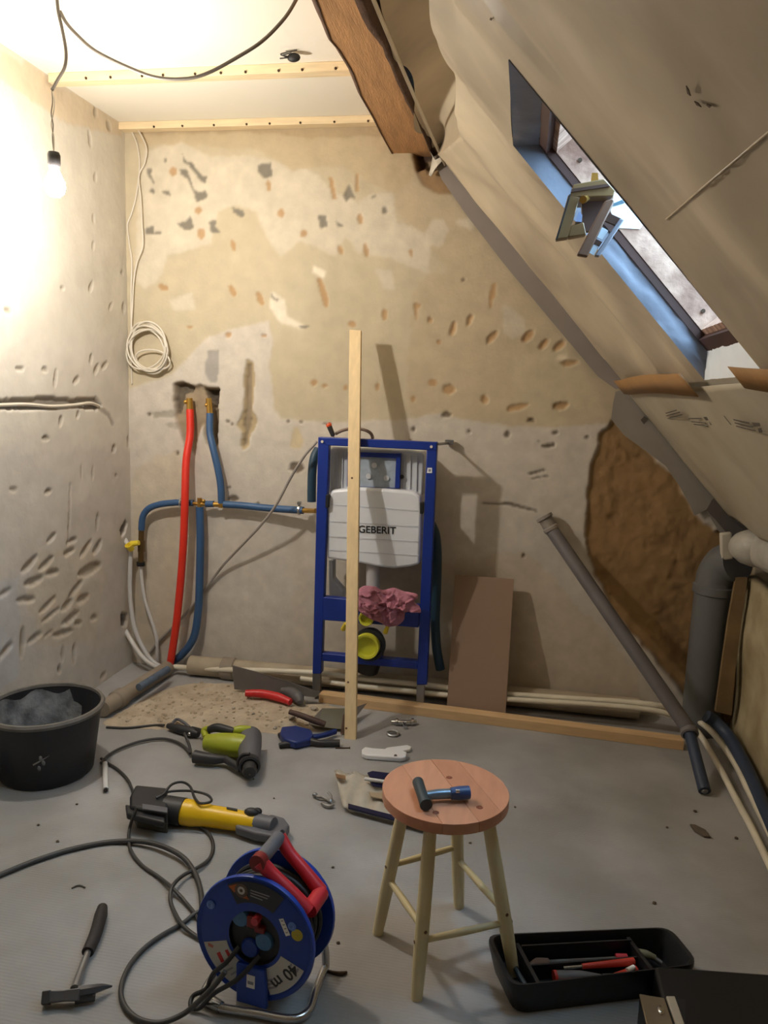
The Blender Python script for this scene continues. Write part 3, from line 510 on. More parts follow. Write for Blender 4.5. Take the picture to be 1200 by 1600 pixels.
surface('wall_left', -D, U, V, Cc, plaster_left, None, [[(0, REAR, -0.02), (0, -2.297, -0.02), (0, -2.297, 2.54), (0, REAR, 2.54)]])

# ------------------------------------------------------------------ floor
fm = M('floor_board', (148, 146, 144), rough=0.72, var=0.10, scale=3.0, bump=0.08, bscale=160, second=(134, 131, 127))
nt = fm.node_tree
wv = nt.nodes.new('ShaderNodeTexWave'); wv.wave_type = 'BANDS'; wv.bands_direction = 'Y'
wv.inputs['Scale'].default_value = 34; wv.inputs['Distortion'].default_value = 0.6; wv.inputs['Detail'].default_value = 1
tcn = [n for n in nt.nodes if n.type == 'TEX_COORD'][0]
nt.links.new(tcn.outputs['Object'], wv.inputs['Vector'])
bpn = [n for n in nt.nodes if n.type == 'BUMP'][0]
bp2 = nt.nodes.new('ShaderNodeBump'); bp2.inputs['Strength'].default_value = 0.18; bp2.inputs['Distance'].default_value = 0.004
nt.links.new(wv.outputs['Fac'], bp2.inputs['Height']); nt.links.new(bpn.outputs['Normal'], bp2.inputs['Normal'])
nt.links.new(bp2.outputs['Normal'], nt.nodes['Principled BSDF'].inputs['Normal'])
# dust drifts: lighter film in patches
n3 = nt.nodes.new('ShaderNodeTexNoise'); n3.inputs['Scale'].default_value = 2.2; n3.inputs['Detail'].default_value = 8
nt.links.new(tcn.outputs['Object'], n3.inputs['Vector'])
r3 = nt.nodes.new('ShaderNodeValToRGB'); r3.color_ramp.elements[0].position = 0.42; r3.color_ramp.elements[1].position = 0.68
nt.links.new(n3.outputs['Fac'], r3.inputs['Fac'])
mx3 = nt.nodes.new('ShaderNodeMix'); mx3.data_type = 'RGBA'
nt.links.new(r3.outputs['Color'], mx3.inputs[0])
old = nt.nodes['Principled BSDF'].inputs['Base Color'].links[0].from_socket
nt.links.new(old, mx3.inputs[6]); mx3.inputs[7].default_value = lin((166, 164, 162))
nt.links.new(mx3.outputs[2], nt.nodes['Principled BSDF'].inputs['Base Color'])
o = MB().box((1.5, (REAR + 0.06) / 2, -0.05), (3.3, -REAR + 0.06, 0.1)).build('floor', fm)
tag(o, kind='structure')

# ------------------------------------------------------------------ ceiling, rear wall, knee wall, roof slope
white_board = M('ceiling_board', (232, 226, 210), rough=0.8, var=0.03, scale=2.0, bump=0.05, bscale=25)
o = MB().box((0.70, REAR / 2, CEIL + 0.14), (1.44, -REAR + 0.1, 0.28)).build('ceiling', white_board); tag(o, kind='structure')
o = MB().box((1.5, REAR - 0.05, 1.3), (3.4, 0.1, 2.8)).build('wall_rear', M('rear_plaster', (176, 166, 150), rough=0.9, bump=0.2)); tag(o, kind='structure')
knee_mat = M('knee_wall_board', (184, 170, 136), rough=0.85, var=0.2, scale=5.5, bump=0.35, bscale=24, second=(132, 114, 80))
NX, NZ = 60, 26
P = []
for i in range(NX + 1):
    y = -0.13 - i / NX * (-REAR - 0.15)
    P.append([Vector((2.785 - 0.018 * k / NZ + 0.006 * math.sin(y * 9 + k * .4), y + (0.012 * math.sin(k * 1.1) if i == 0 else 0), -0.02 + 0.71 * k / NZ)) for k in range(NZ + 1)])
o = MB().grid(P).build('wall_right', knee_mat, solid=0.05); tag(o, kind='structure')
o = MB().prism([(2.6897,-0.235,0.6975),(2.7317,-0.235,0.7008),(2.7278,-0.235,0.5529),(2.7252,-0.235,0.3416),(2.7291,-0.235,0.1319),(2.6674,-0.235,0.1412),(2.6728,-0.235,0.3363),(2.6785,-0.235,0.5224)], (0, 0.02, 0)).build('trim_3', M('brown_board_edge', (128, 104, 70), rough=0.85, var=0.2, bump=0.3, bscale=60)); tag(o, kind='structure')
o = MB().box((3.08, REAR / 2, 0.35), (0.06, -REAR, 0.9)).build('wall_right_outer', M('rear_plaster')); tag(o, kind='structure')
# roof build-up behind the foil, with the skylight opening cut out
WX0, WX1, WY0, WY1 = 1.772, 2.246, -1.915, -1.445
dark_wood = M('roof_timber', (74, 52, 40), rough=0.8, var=0.25, scale=12)
mb = MB()
def slab(x0, x1, y0, y1, o0, o1):
    a = [on_roof(x0, y0, o0), on_roof(x1, y0, o0), on_roof(x1, y1, o0), on_roof(x0, y1, o0)]
    mb.prism(a, RN * (o1 - o0))
xt, xb = 1.15, 3.12
slab(xt, WX0 - 0.03, REAR, 0.05, 0.27, 0.40)
slab(WX1 + 0.03, xb, REAR, 0.05, 0.27, 0.40)
slab(WX0 - 0.03, WX1 + 0.03, WY1 + 0.03, 0.05, 0.27, 0.40)
slab(WX0 - 0.03, WX1 + 0.03, REAR, WY0 - 0.03, 0.27, 0.40)
o = mb.build('ceiling_slope', dark_wood, smooth=False); tag(o, kind='structure')

# battens under the ceiling: pale planed laths with nail heads
pine = M('pale_pine', (226, 204, 164), rough=0.6, var=0.10, scale=5, stretch=(1.5, 14, 14), bump=0.05)
nail_mat = M('rusty_nail', (70, 52, 36), rough=0.6, metal=0.5)
b1 = MB().box((0.64, -0.552, CEIL - 0.016), (1.26, 0.05, 0.032)).build('trim_1', pine, bevel=0.002); tag(b1, kind='structure')
b2 = MB().box((0.63, -0.026, CEIL - 0.015), (1.26, 0.05, 0.030)).build('trim_2', pine, bevel=0.002); tag(b2, kind='structure')
for par, yy, n in ((b1, -0.577, 10), (b2, -0.0515, 8)):
    for k in range(n):
        x = 0.12 + (1.05 / n) * (k + 0.5) + rng.uniform(-.02, .02)
        c = Vector((x, yy, CEIL - 0.024))
        MB().cyl(c, c + Vector((0, -0.004, 0)), 0.005, 0.004, 8).build('nail', nail_mat, par)
sgrime = M('soot_mortar', (120, 104, 84), rough=0.95, bump=0.4)

# ------------------------------------------------------------------ timber purlin at the foot of the ceiling
beam_mat = M('old_beam_wood', (176, 130, 84), rough=0.75, var=0.22, scale=4, stretch=(10, 1.2, 10), bump=0.25, bscale=30)
bark_mat = M('beam_bark', (84, 60, 42), rough=0.9, var=0.3, scale=14, bump=0.5, bscale=40)
beam = thing('roof_beam', (1.30, -1.2, 2.36), 'old brown timber roof beam with barky edges running under the ceiling into the back wall', 'beam')
ys = [0.08 - 0.06 * k for k in range(48)]
rows, bl, br = [], [], []
r2 = random.Random(3)
for y in ys:
    t = min(1, max(0, (-y - 0.25) / 0.9))
    wl = 0.006 + 0.020 * t * (0.8 + 0.5 * math.sin(y * 13) + r2.uniform(-.2, .2))
    wr = 0.004 + 0.034 * t * (0.9 + 0.35 * math.sin(y * 10 + 1) + r2.uniform(-.2, .2))
    xl, xr, zb, zt = 1.215, 1.385, 2.362, 2.52
    rows.append([Vector((xl, y, zt)), Vector((xl, y, zb + wl * 1.3)), Vector((xl + wl, y, zb)), Vector((xr - wr, y, zb)), Vector((xr, y, zb + wr * 1.1)), Vector((xr, y, zt))])
    e = 0.003
    bl.append([Vector((xl - e, y, zb + wl * 1.5)), Vector((xl + wl * .45, y, zb + wl * .5 - e)), Vector((xl + wl, y, zb - .001))])
    br.append([Vector((xr - wr, y, zb - .001)), Vector((xr - wr * .4, y, zb + wr * .35 - e)), Vector((xr + e, y, zb + wr * 1.3)), Vector((xr + e, y, zt))])
mb = MB().grid(rows); n = len(ys); mb.f.append((0, 1, 2, 3, 4, 5)); mb.f.append(tuple((n - 1) * 6 + k for k in range(6)))
mb.build('body', beam_mat, beam, smooth=False)
MB().grid(bl).build('bark_edge', bark_mat, beam, solid=0.004)
MB().grid(br).build('bark_edge', bark_mat, beam, solid=0.004)

# ------------------------------------------------------------------ vapour barrier sheets on the slope
foil = M('vapour_barrier_foil', (204, 188, 160), rough=0.45, var=0.10, scale=1.7, stretch=(1.0, 1.5, 1.0), bump=0.25, bscale=3.5, second=(138, 124, 106))
NS, NY = 120, 190
xs = np.concatenate([np.linspace(1.392, WX0, 64)[:-1], np.linspace(WX0, WX1, 36)[:-1], np.linspace(WX1, 2.262, 3)])
ysv = np.concatenate([np.linspace(-0.024, WY1, 100)[:-1], np.linspace(WY1, WY0, 36)[:-1], np.linspace(WY0, REAR + .03, 130)])
XS, YS = np.meshgrid(xs, ysv, indexing='ij')
wr_ = 0.034 * fbm(XS * 1.1 - YS * 0.25, YS * 1.5, 3.0, 5, 3) + 0.012 * np.sin(YS * 2 * math.pi / 0.62 + 0.6 + 1.3 * XS)
# long soft creases running down the slope
wr_ += 0.010 * np.abs(np.sin(YS * 5.2 + 1.6 * np.sin(XS * 4) + 0.4)) ** 6
edge = np.minimum(np.minimum(np.abs(XS - WX0), np.abs(XS - WX1)), np.minimum(np.abs(YS - WY0), np.abs(YS - WY1)))
near_w = (XS > WX0 - .12) & (XS < WX1 + .12) & (YS > WY0 - .12) & (YS < WY1 + .12)
wr_ = np.where(near_w, wr_ * np.clip(edge / .12, 0.15, 1), wr_)
wr_ *= np.clip(-YS / 0.15, 0.1, 1)

# pocket: the loose upper edge bellies out behind the beam
tp = np.clip((-YS - 0.02) / 0.9, 0, 1); wdt = 0.02 + 0.19 * tp
q = np.clip((XS - 1.392) / wdt, 0, 1)
wr_ += np.where(q < 1, 0.20 * (0.20 + .80 * tp) * np.sin(math.pi * np.clip(q, 0, 1) ** 0.62) ** 0.6, 0)
# a lap over the wall joint bulging towards the room
wr_ += -0.030 * np.exp(-((YS + 0.30) / 0.16) ** 2)
wr_ += 0.010 * np.abs(np.sin((XS * 2.2 + YS * 3.4) * 2.1 + 2.5 * fbm(XS, YS, 2.0, 88, 2))) ** 8 * np.clip((XS - 1.55) / .1, 0, 1) * np.where(near_w, np.clip(edge / .12, 0, 1), 1)
wr_ *= np.clip((2.262 - XS) / 0.12, 0.12, 1)
z0 = (RD - RN.x * XS) / RN.z
FX, FY, FZ = XS + RN.x * wr_, YS, z0 + RN.z * wr_
hole = (XS > WX0 - 1e-6) & (XS < WX1 + 1e-6) & (YS > WY0 - 1e-6) & (YS < WY1 + 1e-6)
inner = (XS > WX0 + 1e-6) & (XS < WX1 - 1e-6) & (YS > WY0 + 1e-6) & (YS < WY1 - 1e-6)
sheet = thing('vapour_barrier_sheet', on_roof(1.6, -1.0), 'large beige vapour barrier sheet stapled over the roof slope around the skylight', 'plastic sheet')
mb = MB(); r, c = FX.shape
mb.v = [Vector((FX[i, j], FY[i, j], FZ[i, j])) for i in range(r) for j in range(c)]
for i in range(r - 1):
    xm = (xs[i] + xs[i + 1]) / 2
    for j in range(c - 1):
        ym = (ysv[j] + ysv[j + 1]) / 2
        if WX0 < xm < WX1 and WY0 < ym < WY1:
            continue
        mb.f.append((i * c + j, i * c + j + 1, (i + 1) * c + j + 1, (i + 1) * c + j))
mb.build('membrane', foil, sheet)
pale = M('pale_foil_edge', (214, 206, 190), rough=0.5, var=0.08, scale=10)
hp = catmull([Vector((1.446, -0.035, 2.298)), Vector((1.428, -0.25, 2.318)), Vector((1.410, -0.7, 2.330)), Vector((1.398, -1.3, 2.334)), Vector((1.394, -2.2, 2.335)), Vector((1.392, -3.2, 2.335))], 8)
MB().grid([[p + Vector((-0.004, 0, 0.012)), p, p + Vector((0.004, 0, 0.002)), p + Vector((0.006, 0, 0.012))] for p in hp]).build('loose_edge', pale, sheet, solid=0.0012)
def sheet_off(x, y):
    i = int(np.abs(xs - x).argmin()); j = int(np.abs(ysv - y).argmin())
    return float(wr_[i, j])
# grey flap turned down on to the back wall
flapm = M('grey_foil_flap', (140, 130, 122), rough=0.55, var=0.08, scale=6)
fl = [(1.3935,-0.018,2.3381),(1.4612,-0.018,2.3719),(1.4894,-0.018,2.3364),(1.6238,-0.018,2.1892),(1.8202,-0.018,1.9659),(2.0164,-0.018,1.7477),(2.1845,-0.018,1.5599),(2.255,-0.018,1.4761),(2.2963,-0.018,1.4382),(2.2011,-0.018,1.4141),(2.125,-0.018,1.4642),(1.9221,-0.018,1.6841),(1.7021,-0.018,1.9246),(1.5375,-0.018,2.119),(1.4349,-0.018,2.2518)]
MB().prism(fl, (0, 0.0015, 0)).build('wall_flap', flapm, sheet)
# folded scrap at the beam end
MB().grid([[Vector(a), Vector(b), Vector(c_)] for a, b, c_ in (
    ((1.3833,-0.03,2.3598), (1.4088,-0.05,2.3187), (1.4594,-0.04,2.3456)), ((1.3951,-0.03,2.3346), (1.4216,-0.06,2.2958), (1.4609,-0.05,2.3352)), ((1.3889,-0.03,2.2946), (1.4016,-0.04,2.2766), (1.4343,-0.04,2.3161)), ((1.3808,-0.02,2.2671), (1.3932,-0.03,2.2593), (1.4076,-0.03,2.2943)))]).build('folded_scrap', pale, sheet, solid=0.002)
# seam tape across the slope, and small tears
tape_clear = M('clear_seam_tape', (180, 162, 134), rough=0.45, var=0.06)
def strip(pts, w, off, name, mat, parent, th=0.0012):
    """a tape strip along points of the slope."""
    pts = catmull(pts, 5)
    rows = []
    for i, p in enumerate(pts):
        t = (pts[min(i + 1, len(pts) - 1)] - pts[max(i - 1, 0)]).normalized()
        s = t.cross(RN).normalized() * (w / 2)
        rows.append([p + s + RN * off, p - s + RN * off])
    return MB().grid(rows).build(name, mat, parent, solid=th)
sp_ = [Vector(p) for p in [(2.0635,-2.652,1.6271),(2.0563,-2.5207,1.6351),(2.0523,-2.4169,1.6396),(2.0482,-2.3108,1.6441),(2.0431,-2.1754,1.6497),(2.0364,-1.9968,1.6572)]]
sp_ = catmull(sp_, 12)
rows = []
for i, p in enumerate(sp_):
    t = (sp_[min(i + 1, len(sp_) - 1)] - sp_[max(i - 1, 0)]).normalized(); sd_ = t.cross(RN).normalized() * 0.0016
    p = p + RN * (sheet_off(p.x, p.y) - 0.0025)
    rows.append([p + sd_, p - sd_])
MB().grid(rows).build('seam_tape', tape_clear, sheet, solid=0.0008)
tear = M('tear_mark', (80, 62, 44), rough=0.9)
for p in ([(1.9887,-2.4395,1.7102),(1.9919,-2.4383,1.7066),(1.9957,-2.4314,1.7025),(1.9925,-2.4291,1.706)], [(2.0001,-2.4283,1.6976),(2.0034,-2.4331,1.6939),(2.0071,-2.4332,1.6898),(2.0033,-2.427,1.694)], [(2.0083,-2.4407,1.6885),(2.0122,-2.4456,1.6841),(2.0121,-2.4398,1.6842),(2.009,-2.4375,1.6876)], [(1.7426,-1.9975,1.9836),(1.7463,-2.0041,1.9796),(1.7446,-1.9936,1.9813),(1.741,-1.9868,1.9854)]):
    w0 = sheet_off(p[0][0], p[0][1]) - 0.004
    MB().prism([Vector(q) + RN * w0 for q in p], RN * 0.001).build('tear', tear, sheet, smooth=False)

# lower sheet with printed lines
lower = thing('lower_foil_sheet', on_roof(2.45, -0.8), 'lower beige foil sheet with faint printed marks below the skylight', 'plastic sheet')
xs2 = np.linspace(2.251, 2.70, 40); ys2 = np.linspace(-0.03, REAR + .03, 150)
P = []
for x in xs2:
    row = []
    for y in ys2:
        w = 0.014 * float(fbm(np.array(x * 1.5), np.array(y * 1.2 + x), 4.0, 61, 3)) + 0.010 * math.sin(y * 7.5 + 2) * min(1, -y / 0.3)
        w = w * min(1, (x - 2.23) / .12) - 0.014
        row.append(on_roof(x, y, w))
    P.append(row)
lower_mat = M('lower_foil', (190, 180, 158), rough=0.5, var=0.10, scale=3, bump=0.1, bscale=8, second=(166, 154, 130))
MB().grid(P).build('membrane', lower_mat, lower, solid=0.0012)
clear = M('translucent_foil', (146, 138, 128), rough=0.5, var=0.1, scale=8, alpha=0.93)
fl = [(2.2015,-0.022,1.4036),(2.3068,-0.022,1.4281),(2.3397,-0.022,1.3979),(2.4647,-0.022,1.2401),(2.606,-0.022,1.0697),(2.7169,-0.022,0.9561),(2.7593,-0.022,0.9052),(2.6749,-0.022,0.824),(2.6281,-0.022,0.8913),(2.6039,-0.022,0.933),(2.5586,-0.022,0.9031),(2.537,-0.022,0.945),(2.4893,-0.022,1.0231),(2.4259,-0.022,1.1055),(2.3443,-0.022,1.1629),(2.2492,-0.022,1.2253),(2.1924,-0.022,1.2895),(2.195,-0.022,1.3559)]
MB().prism(fl, (0, 0.0015, 0)).build('wall_flap', clear, lower)
MB().prism([(2.6195,-0.026,0.9721),(2.6329,-0.026,0.989),(2.7732,-0.026,0.8315),(2.7319,-0.026,0.7961),(2.6421,-0.026,0.8929),(2.6035,-0.026,0.9281)], (0, 0.0015, 0)).build('wall_flap', M('dark_foil_strip', (96, 88, 82), rough=0.6), lower)
ink = M('faded_ink', (86, 78, 68), rough=0.8)
mk = []
MB().prism([(2.3103,-0.0235,1.2917),(2.3242,-0.0235,1.3081),(2.3406,-0.0235,1.2956),(2.3246,-0.0235,1.2738)], (0, 0.0008, 0)).build('printed_mark', ink, lower, smooth=False)
for q in ([(2.2978,-1.2305,1.334),(2.294,-1.3319,1.3381),(2.3013,-1.3162,1.33),(2.305,-1.2299,1.3259)], [(2.3071,-1.2575,1.3236),(2.3045,-1.3036,1.3265),(2.3135,-1.281,1.3164),(2.3148,-1.2406,1.315)], [(2.2965,-1.6773,1.3354),(2.296,-1.7326,1.3359),(2.3018,-1.7226,1.3295),(2.3047,-1.6685,1.3262)], [(2.3075,-1.6867,1.3232),(2.3054,-1.7156,1.3255),(2.3138,-1.6973,1.3161),(2.3149,-1.672,1.315)]):
    MB().prism(q, RN * 0.0008).build('printed_mark', ink, lower, smooth=False)
for a, b in (((2.3,-0.6548,1.3315), (2.2868,-0.9134,1.3462)), ((2.3081,-0.6237,1.3225), (2.2913,-0.9414,1.3412)), ((2.316,-0.606,1.3137), (2.2979,-0.9385,1.3338)),
             ((2.3063,-1.0029,1.3245), (2.3016,-1.1912,1.3297)), ((2.3143,-1.0021,1.3156), (2.3119,-1.1937,1.3183)), ((2.3205,-1.0097,1.3087), (2.3193,-1.1931,1.3101)), ((2.2895,-1.477,1.3431), (2.3074,-1.4744,1.3232)), ((2.2955,-1.5401,1.3365), (2.2984,-1.6523,1.3333)), ((2.302,-1.5275,1.3292), (2.3051,-1.6581,1.3259)), ((2.3087,-1.5147,1.3219), (2.3121,-1.6534,1.318))):
    a, b = Vector(a), Vector(b); s = (b - a).cross(RN).normalized() * 0.0016
    MB().prism([a + s, b + s, b - s, a - s], RN * 0.0008).build('printed_line', ink, lower, smooth=False)
# brown sealing tape
brown = M('brown_sealing_tape', (150, 108, 58), rough=0.4, var=0.12, scale=10, bump=0.1)
t1 = thing('sealing_tape', (2.207,-1.0499,1.4377), 'brown adhesive tape strip left of the lower skylight corner', 'tape')
strip([Vector(p) for p in [(2.2297,-0.1022,1.4424),(2.231,-0.3231,1.441),(2.2285,-0.6291,1.4439),(2.2294,-1.0178,1.4428),(2.2348,-1.2691,1.4368),(2.2375,-1.451,1.4339)]], 0.07, -0.034, 'strip', brown, t1)
MB().prism([(2.1892,-0.024,1.4922),(2.2291,-0.024,1.5037),(2.2959,-0.024,1.4329),(2.2511,-0.024,1.421)], (0, 0.0015, 0)).build('corner_strip', brown, t1)
t2 = thing('sealing_tape', (2.213,-2.0126,1.4312), 'brown adhesive tape strip right of the lower skylight corner at the photo edge', 'tape')
strip([Vector(p) for p in [(2.2306,-1.8918,1.4415),(2.235,-1.9674,1.4365),(2.2404,-2.0797,1.4306),(2.2463,-2.2183,1.4241)]], 0.05, -0.034, 'strip', brown, t2)

# ------------------------------------------------------------------ skylight: liner, frame, open sash
wood_gr = M('weathered_window_wood', (206, 168, 144), rough=0.75, var=0.3, scale=7, stretch=(2, 14, 2), bump=0.2, bscale=40, second=(120, 84, 66))
dark_fr = M('dark_window_frame', (64, 36, 26), rough=0.6, var=0.2)
liner_m = M('grey_liner_foil', (122, 126, 138), rough=0.45, var=0.10, scale=7, bump=0.4, bscale=12)
win = thing('window_1', on_roof(2.0, -1.68, 0.08), 'roof window in the slope', None)
win['kind'] = 'structure'
def frame_ring(x0, x1, y0, y1, wx, wy, o0, o1, name, mat, bevel=0.002):
    mb = MB()
    mb.ring([on_roof(x0 - wx, y0 - wy, o0), on_roof(x1 + wx, y0 - wy, o0), on_roof(x1 + wx, y1 + wy, o0), on_roof(x0 - wx, y1 + wy, o0)],
            [on_roof(x0, y0, o0), on_roof(x1, y0, o0), on_roof(x1, y1, o0), on_roof(x0, y1, o0)], RN * (o1 - o0))
    return mb.build(name, mat, win, smooth=False)
# crinkled liner: four strips from the sheet edge outwards
def liner(a0, a1, d0, d1, inward, slant=0.0, lm=None):
    rows = []
    for k in range(31):
        t = k / 30
        p = Vector(a0) + (Vector(a1) - Vector(a0)) * t
        row = []
        for j in range(6):
            o_ = d0 + (d1 - d0) * j / 5
            wv_ = 0.020 * t * float(fbm(np.array(t * 3 + 7), np.array(j * .3 + t), 6.0, 71, 3)) * (1 if 0 < j else 0.3)
            row.append(p + RN * o_ + inward * (wv_ + slant * j / 5))
        rows.append(row)
    MB().grid(rows).build('liner', lm or liner_m, win)
c00, c10, c11, c01 = on_roof(WX0, WY0), on_roof(WX1, WY0), on_roof(WX1, WY1), on_roof(WX0, WY1)
DN = Vector((RN.z, 0, -RN.x))
liner(c01, c11, 0.0, 0.046, Vector((0, -1, 0))); liner(c00, c10, 0.0, 0.046, Vector((0, 1, 0)))
liner(c00, c01, 0.0, 0.065, DN, 0.062); liner(c10, c11, 0.0, 0.065, -DN, 0.075, M('sill_foil_painted_sky_light', (226, 232, 236), rough=0.45, var=0.06, bump=0.3, bscale=12))  # bottom strip whitened: sky light put into the liner colour
frame_ring(WX0 + .045, WX1 - .055, WY0 + .005, WY1 - .004, 0.05, 0.045, 0.044, 0.062, 'inner_rebate', dark_fr)
frame_ring(WX0 + .055, WX1 - .065, WY0 - .01, WY1 - 0.006, 0.06, 0.06, 0.062, 0.125, 'wooden_frame', wood_gr)
frame_ring(WX0 + .04, WX1 - .05, WY0 - .03, WY1 + .012, 0.06, 0.04, 0.125, 0.16, 'outer_frame', dark_fr)
for x in (1.86, 2.16, 2.20):
    c = on_roof(x, WY1 - 0.008, 0.09)
    MB().cyl(c, c + Vector((0, -0.003, 0)), 0.005, n=8).build('screw', nail_mat, win)

MB().prism([(2.0088,-1.454,1.8428),(2.0295,-1.454,1.8314),(2.077,-1.454,1.7694),(2.0721,-1.454,1.761),(2.0235,-1.454,1.7639),(2.0035,-1.454,1.8007)], (0, 0.004, 0)).build('added_sky_panel', M('added_sky_white', (232, 236, 240), rough=0.3, var=0.02), win)  # added white panel standing for bright sky in the frame gap
MB().prism([(2.0077,-1.4565,1.817),(2.0269,-1.4565,1.8252),(2.0331,-1.4565,1.8182),(2.0081,-1.4565,1.8114)], (0, 0.002, 0)).build('added_sky_line', M('blue_steel_gap', (60, 90, 104)), win)  # dark line across the added sky panel
sash = thing('window_sash', (1.946,-1.6,1.7684), 'small brown open skylight sash with a ladder-like handle bar hanging at the window middle', 'window sash')
brownw = M('brown_lacquered_wood', (122, 96, 60), rough=0.4, var=0.15, scale=8)
dbrown = M('dark_brown_wood', (70, 46, 34), rough=0.5, var=0.15)
brass = M('brass', (206, 164, 84), rough=0.3, metal=0.9, var=0.1)
palep = M('pane_painted_sky_reflection', (206, 224, 236), rough=0.25, var=0.03)  # opaque pale panes, the sky's reflection painted into their colour
yb = -1.62
MB().prism([(1.9092,-1.62,1.8184),(1.9713,-1.62,1.8292),(1.9966,-1.62,1.8047),(1.9922,-1.62,1.7945),(1.9031,-1.62,1.7927)], (0, 0.10, 0)).build('top_rail', brownw, sash, bevel=0.002)
MB().prism([(1.9056,-1.626,1.808),(1.9781,-1.626,1.8174),(1.9837,-1.626,1.8122),(1.9048,-1.626,1.8015)], (0, 0.012, 0)).build('rail_groove', dbrown, sash)
MB().prism([(1.9001,-1.62,1.7979),(1.9242,-1.62,1.7925),(1.9062,-1.62,1.7107),(1.8797,-1.62,1.7067)], (0, 0.03, 0)).build('side_rail', brownw, sash, bevel=0.002)
MB().prism([(1.9098,-1.62,1.7355),(1.9359,-1.62,1.742),(1.943,-1.62,1.7172),(1.9062,-1.62,1.7107)], (0, 0.03, 0)).build('bottom_rail', brownw, sash, bevel=0.002)
MB().prism([(1.9023,-1.628,1.7972),(1.905,-1.628,1.7972),(1.8835,-1.628,1.7052),(1.8795,-1.628,1.7052)], (0, 0.008, 0)).build('black_seal', M('black_rubber', (24, 24, 24), rough=0.6), sash)
MB().prism([(1.9291,-1.58,1.7994),(1.9846,-1.58,1.8094),(1.9838,-1.58,1.7858),(1.9636,-1.58,1.733),(1.9381,-1.58,1.7304)], (0, 0.02, 0)).build('back_panel', dbrown, sash, bevel=0.001)
MB().prism([(1.9184,-1.622,1.7429),(1.9249,-1.622,1.7636),(1.9321,-1.622,1.7558),(1.9318,-1.622,1.7415)], (0, 0.03, 0)).build('pane', M('pane_painted_blue_reflection', (150, 170, 210), rough=0.1, var=0.02), sash)  # bluish reflection painted into this small pane
MB().cyl((1.9302,-1.64,1.7826), (1.9413,-1.6,1.7959), 0.008, 0.006, 12).build('hinge', brass, sash)
MB().prism([(1.9447,-1.6,1.8036),(1.9656,-1.6,1.8073),(1.9587,-1.6,1.8462),(1.9468,-1.6,1.8463)], (0, 0.01, 0)).build('hinge_plate', brass, sash)
MB().prism([(1.973,-1.66,1.775),(1.9878,-1.66,1.7811),(1.9933,-1.66,1.7748),(1.9465,-1.66,1.6645),(1.9241,-1.66,1.6683)], (0, 0.02, 0)).build('handle_bar', M('brown_bar', (108, 80, 62), rough=0.45), sash, bevel=0.003)
MB().prism([(2.0062,-1.66,1.7408),(2.0153,-1.66,1.7383),(1.971,-1.66,1.6659),(1.9606,-1.66,1.6671)], (0, 0.02, 0)).build('handle_bar', M('grey_bar', (132, 136, 146), rough=0.4), sash, bevel=0.002)
for q in ([(1.9815,-1.655,1.7534),(2.0106,-1.655,1.7406),(2.0028,-1.655,1.7268),(1.975,-1.655,1.7383)], [(1.9583,-1.655,1.7026),(1.9744,-1.655,1.695),(1.9698,-1.655,1.6873),(1.9551,-1.655,1.6937)]):
    MB().prism(q, (0, 0.012, 0)).build('rung', dbrown, sash)
for q in ([(1.9684,-1.653,1.726),(1.9857,-1.653,1.7183),(1.9743,-1.653,1.6992),(1.9609,-1.653,1.7056)], [(1.9529,-1.653,1.6915),(1.9676,-1.653,1.6851),(1.9598,-1.653,1.6683),(1.9435,-1.653,1.6773)]):
    MB().prism(q, (0, 0.004, 0)).build('pane', palep, sash)

# ------------------------------------------------------------------ hanging bulb, ceiling cable
cable_grey = M('grey_cable', (120, 112, 102), rough=0.5, var=0.05)
lamp = thing('hanging_bulb', (0.33, -1.12, CEIL), 'bare lit light bulb hanging on a thin grey wire near the left wall', 'light bulb')
hook = Vector((0.4022,-1.12,2.5319)); hook.z = CEIL - 0.004
joint = Vector((0.4056,-1.12,2.4487))
MB().cyl(hook + Vector((0, 0, 0.004)), hook + Vector((0, 0, -0.02)), 0.006, 0.004, 10).build('hook', nail_mat, lamp)
MB().tube([hook, joint, Vector((0.4165,-1.12,2.401)), Vector((0.427,-1.12,2.3391)), Vector((0.4213,-1.12,2.2951)), Vector((0.397,-1.12,2.2603)), Vector((0.377,-1.12,2.2322))], 0.0048).build('cable', cable_grey, lamp)
MB().tube([Vector(p) for p in [(0.377,-1.12,2.2322),(0.3779,-1.12,2.198),(0.3724,-1.12,2.1656),(0.3777,-1.12,2.1346),(0.3743,-1.12,2.0981),(0.3771,-1.12,2.0577)]], 0.0018, 6).build('wire', cable_grey, lamp)
MB().tube([Vector(p) for p in [(0.377,-1.12,2.2322),(0.3842,-1.12,2.1978),(0.3788,-1.12,2.1654),(0.3713,-1.12,2.1347),(0.3786,-1.12,2.098),(0.3771,-1.12,2.0577)]], 0.0018, 6).build('wire', M('white_wire', (210, 202, 186)), lamp)
sk = Vector((0.3771,-1.12,2.0559))
MB().lathe([(0.001, 0), (0.016, 0), (0.019, 0.008), (0.019, 0.034), (0.016, 0.042), (0.001, 0.042)], sk, (0, 0, -1), 20).build('socket', M('black_bakelite', (40, 38, 38), rough=0.4), lamp)
bulb_mat = M('glowing_glass', (255, 240, 210), emit=((1.0, 0.93, 0.85, 1), BULB_STRENGTH))
MB().lathe([(0.013, 0), (0.014, 0.010), (0.021, 0.026), (0.029, 0.044), (0.031, 0.058), (0.027, 0.074), (0.015, 0.086), (0.0005, 0.089)], sk + Vector((0, 0, -0.042)), (0, 0, -1), 24).build('glass', bulb_mat, lamp)
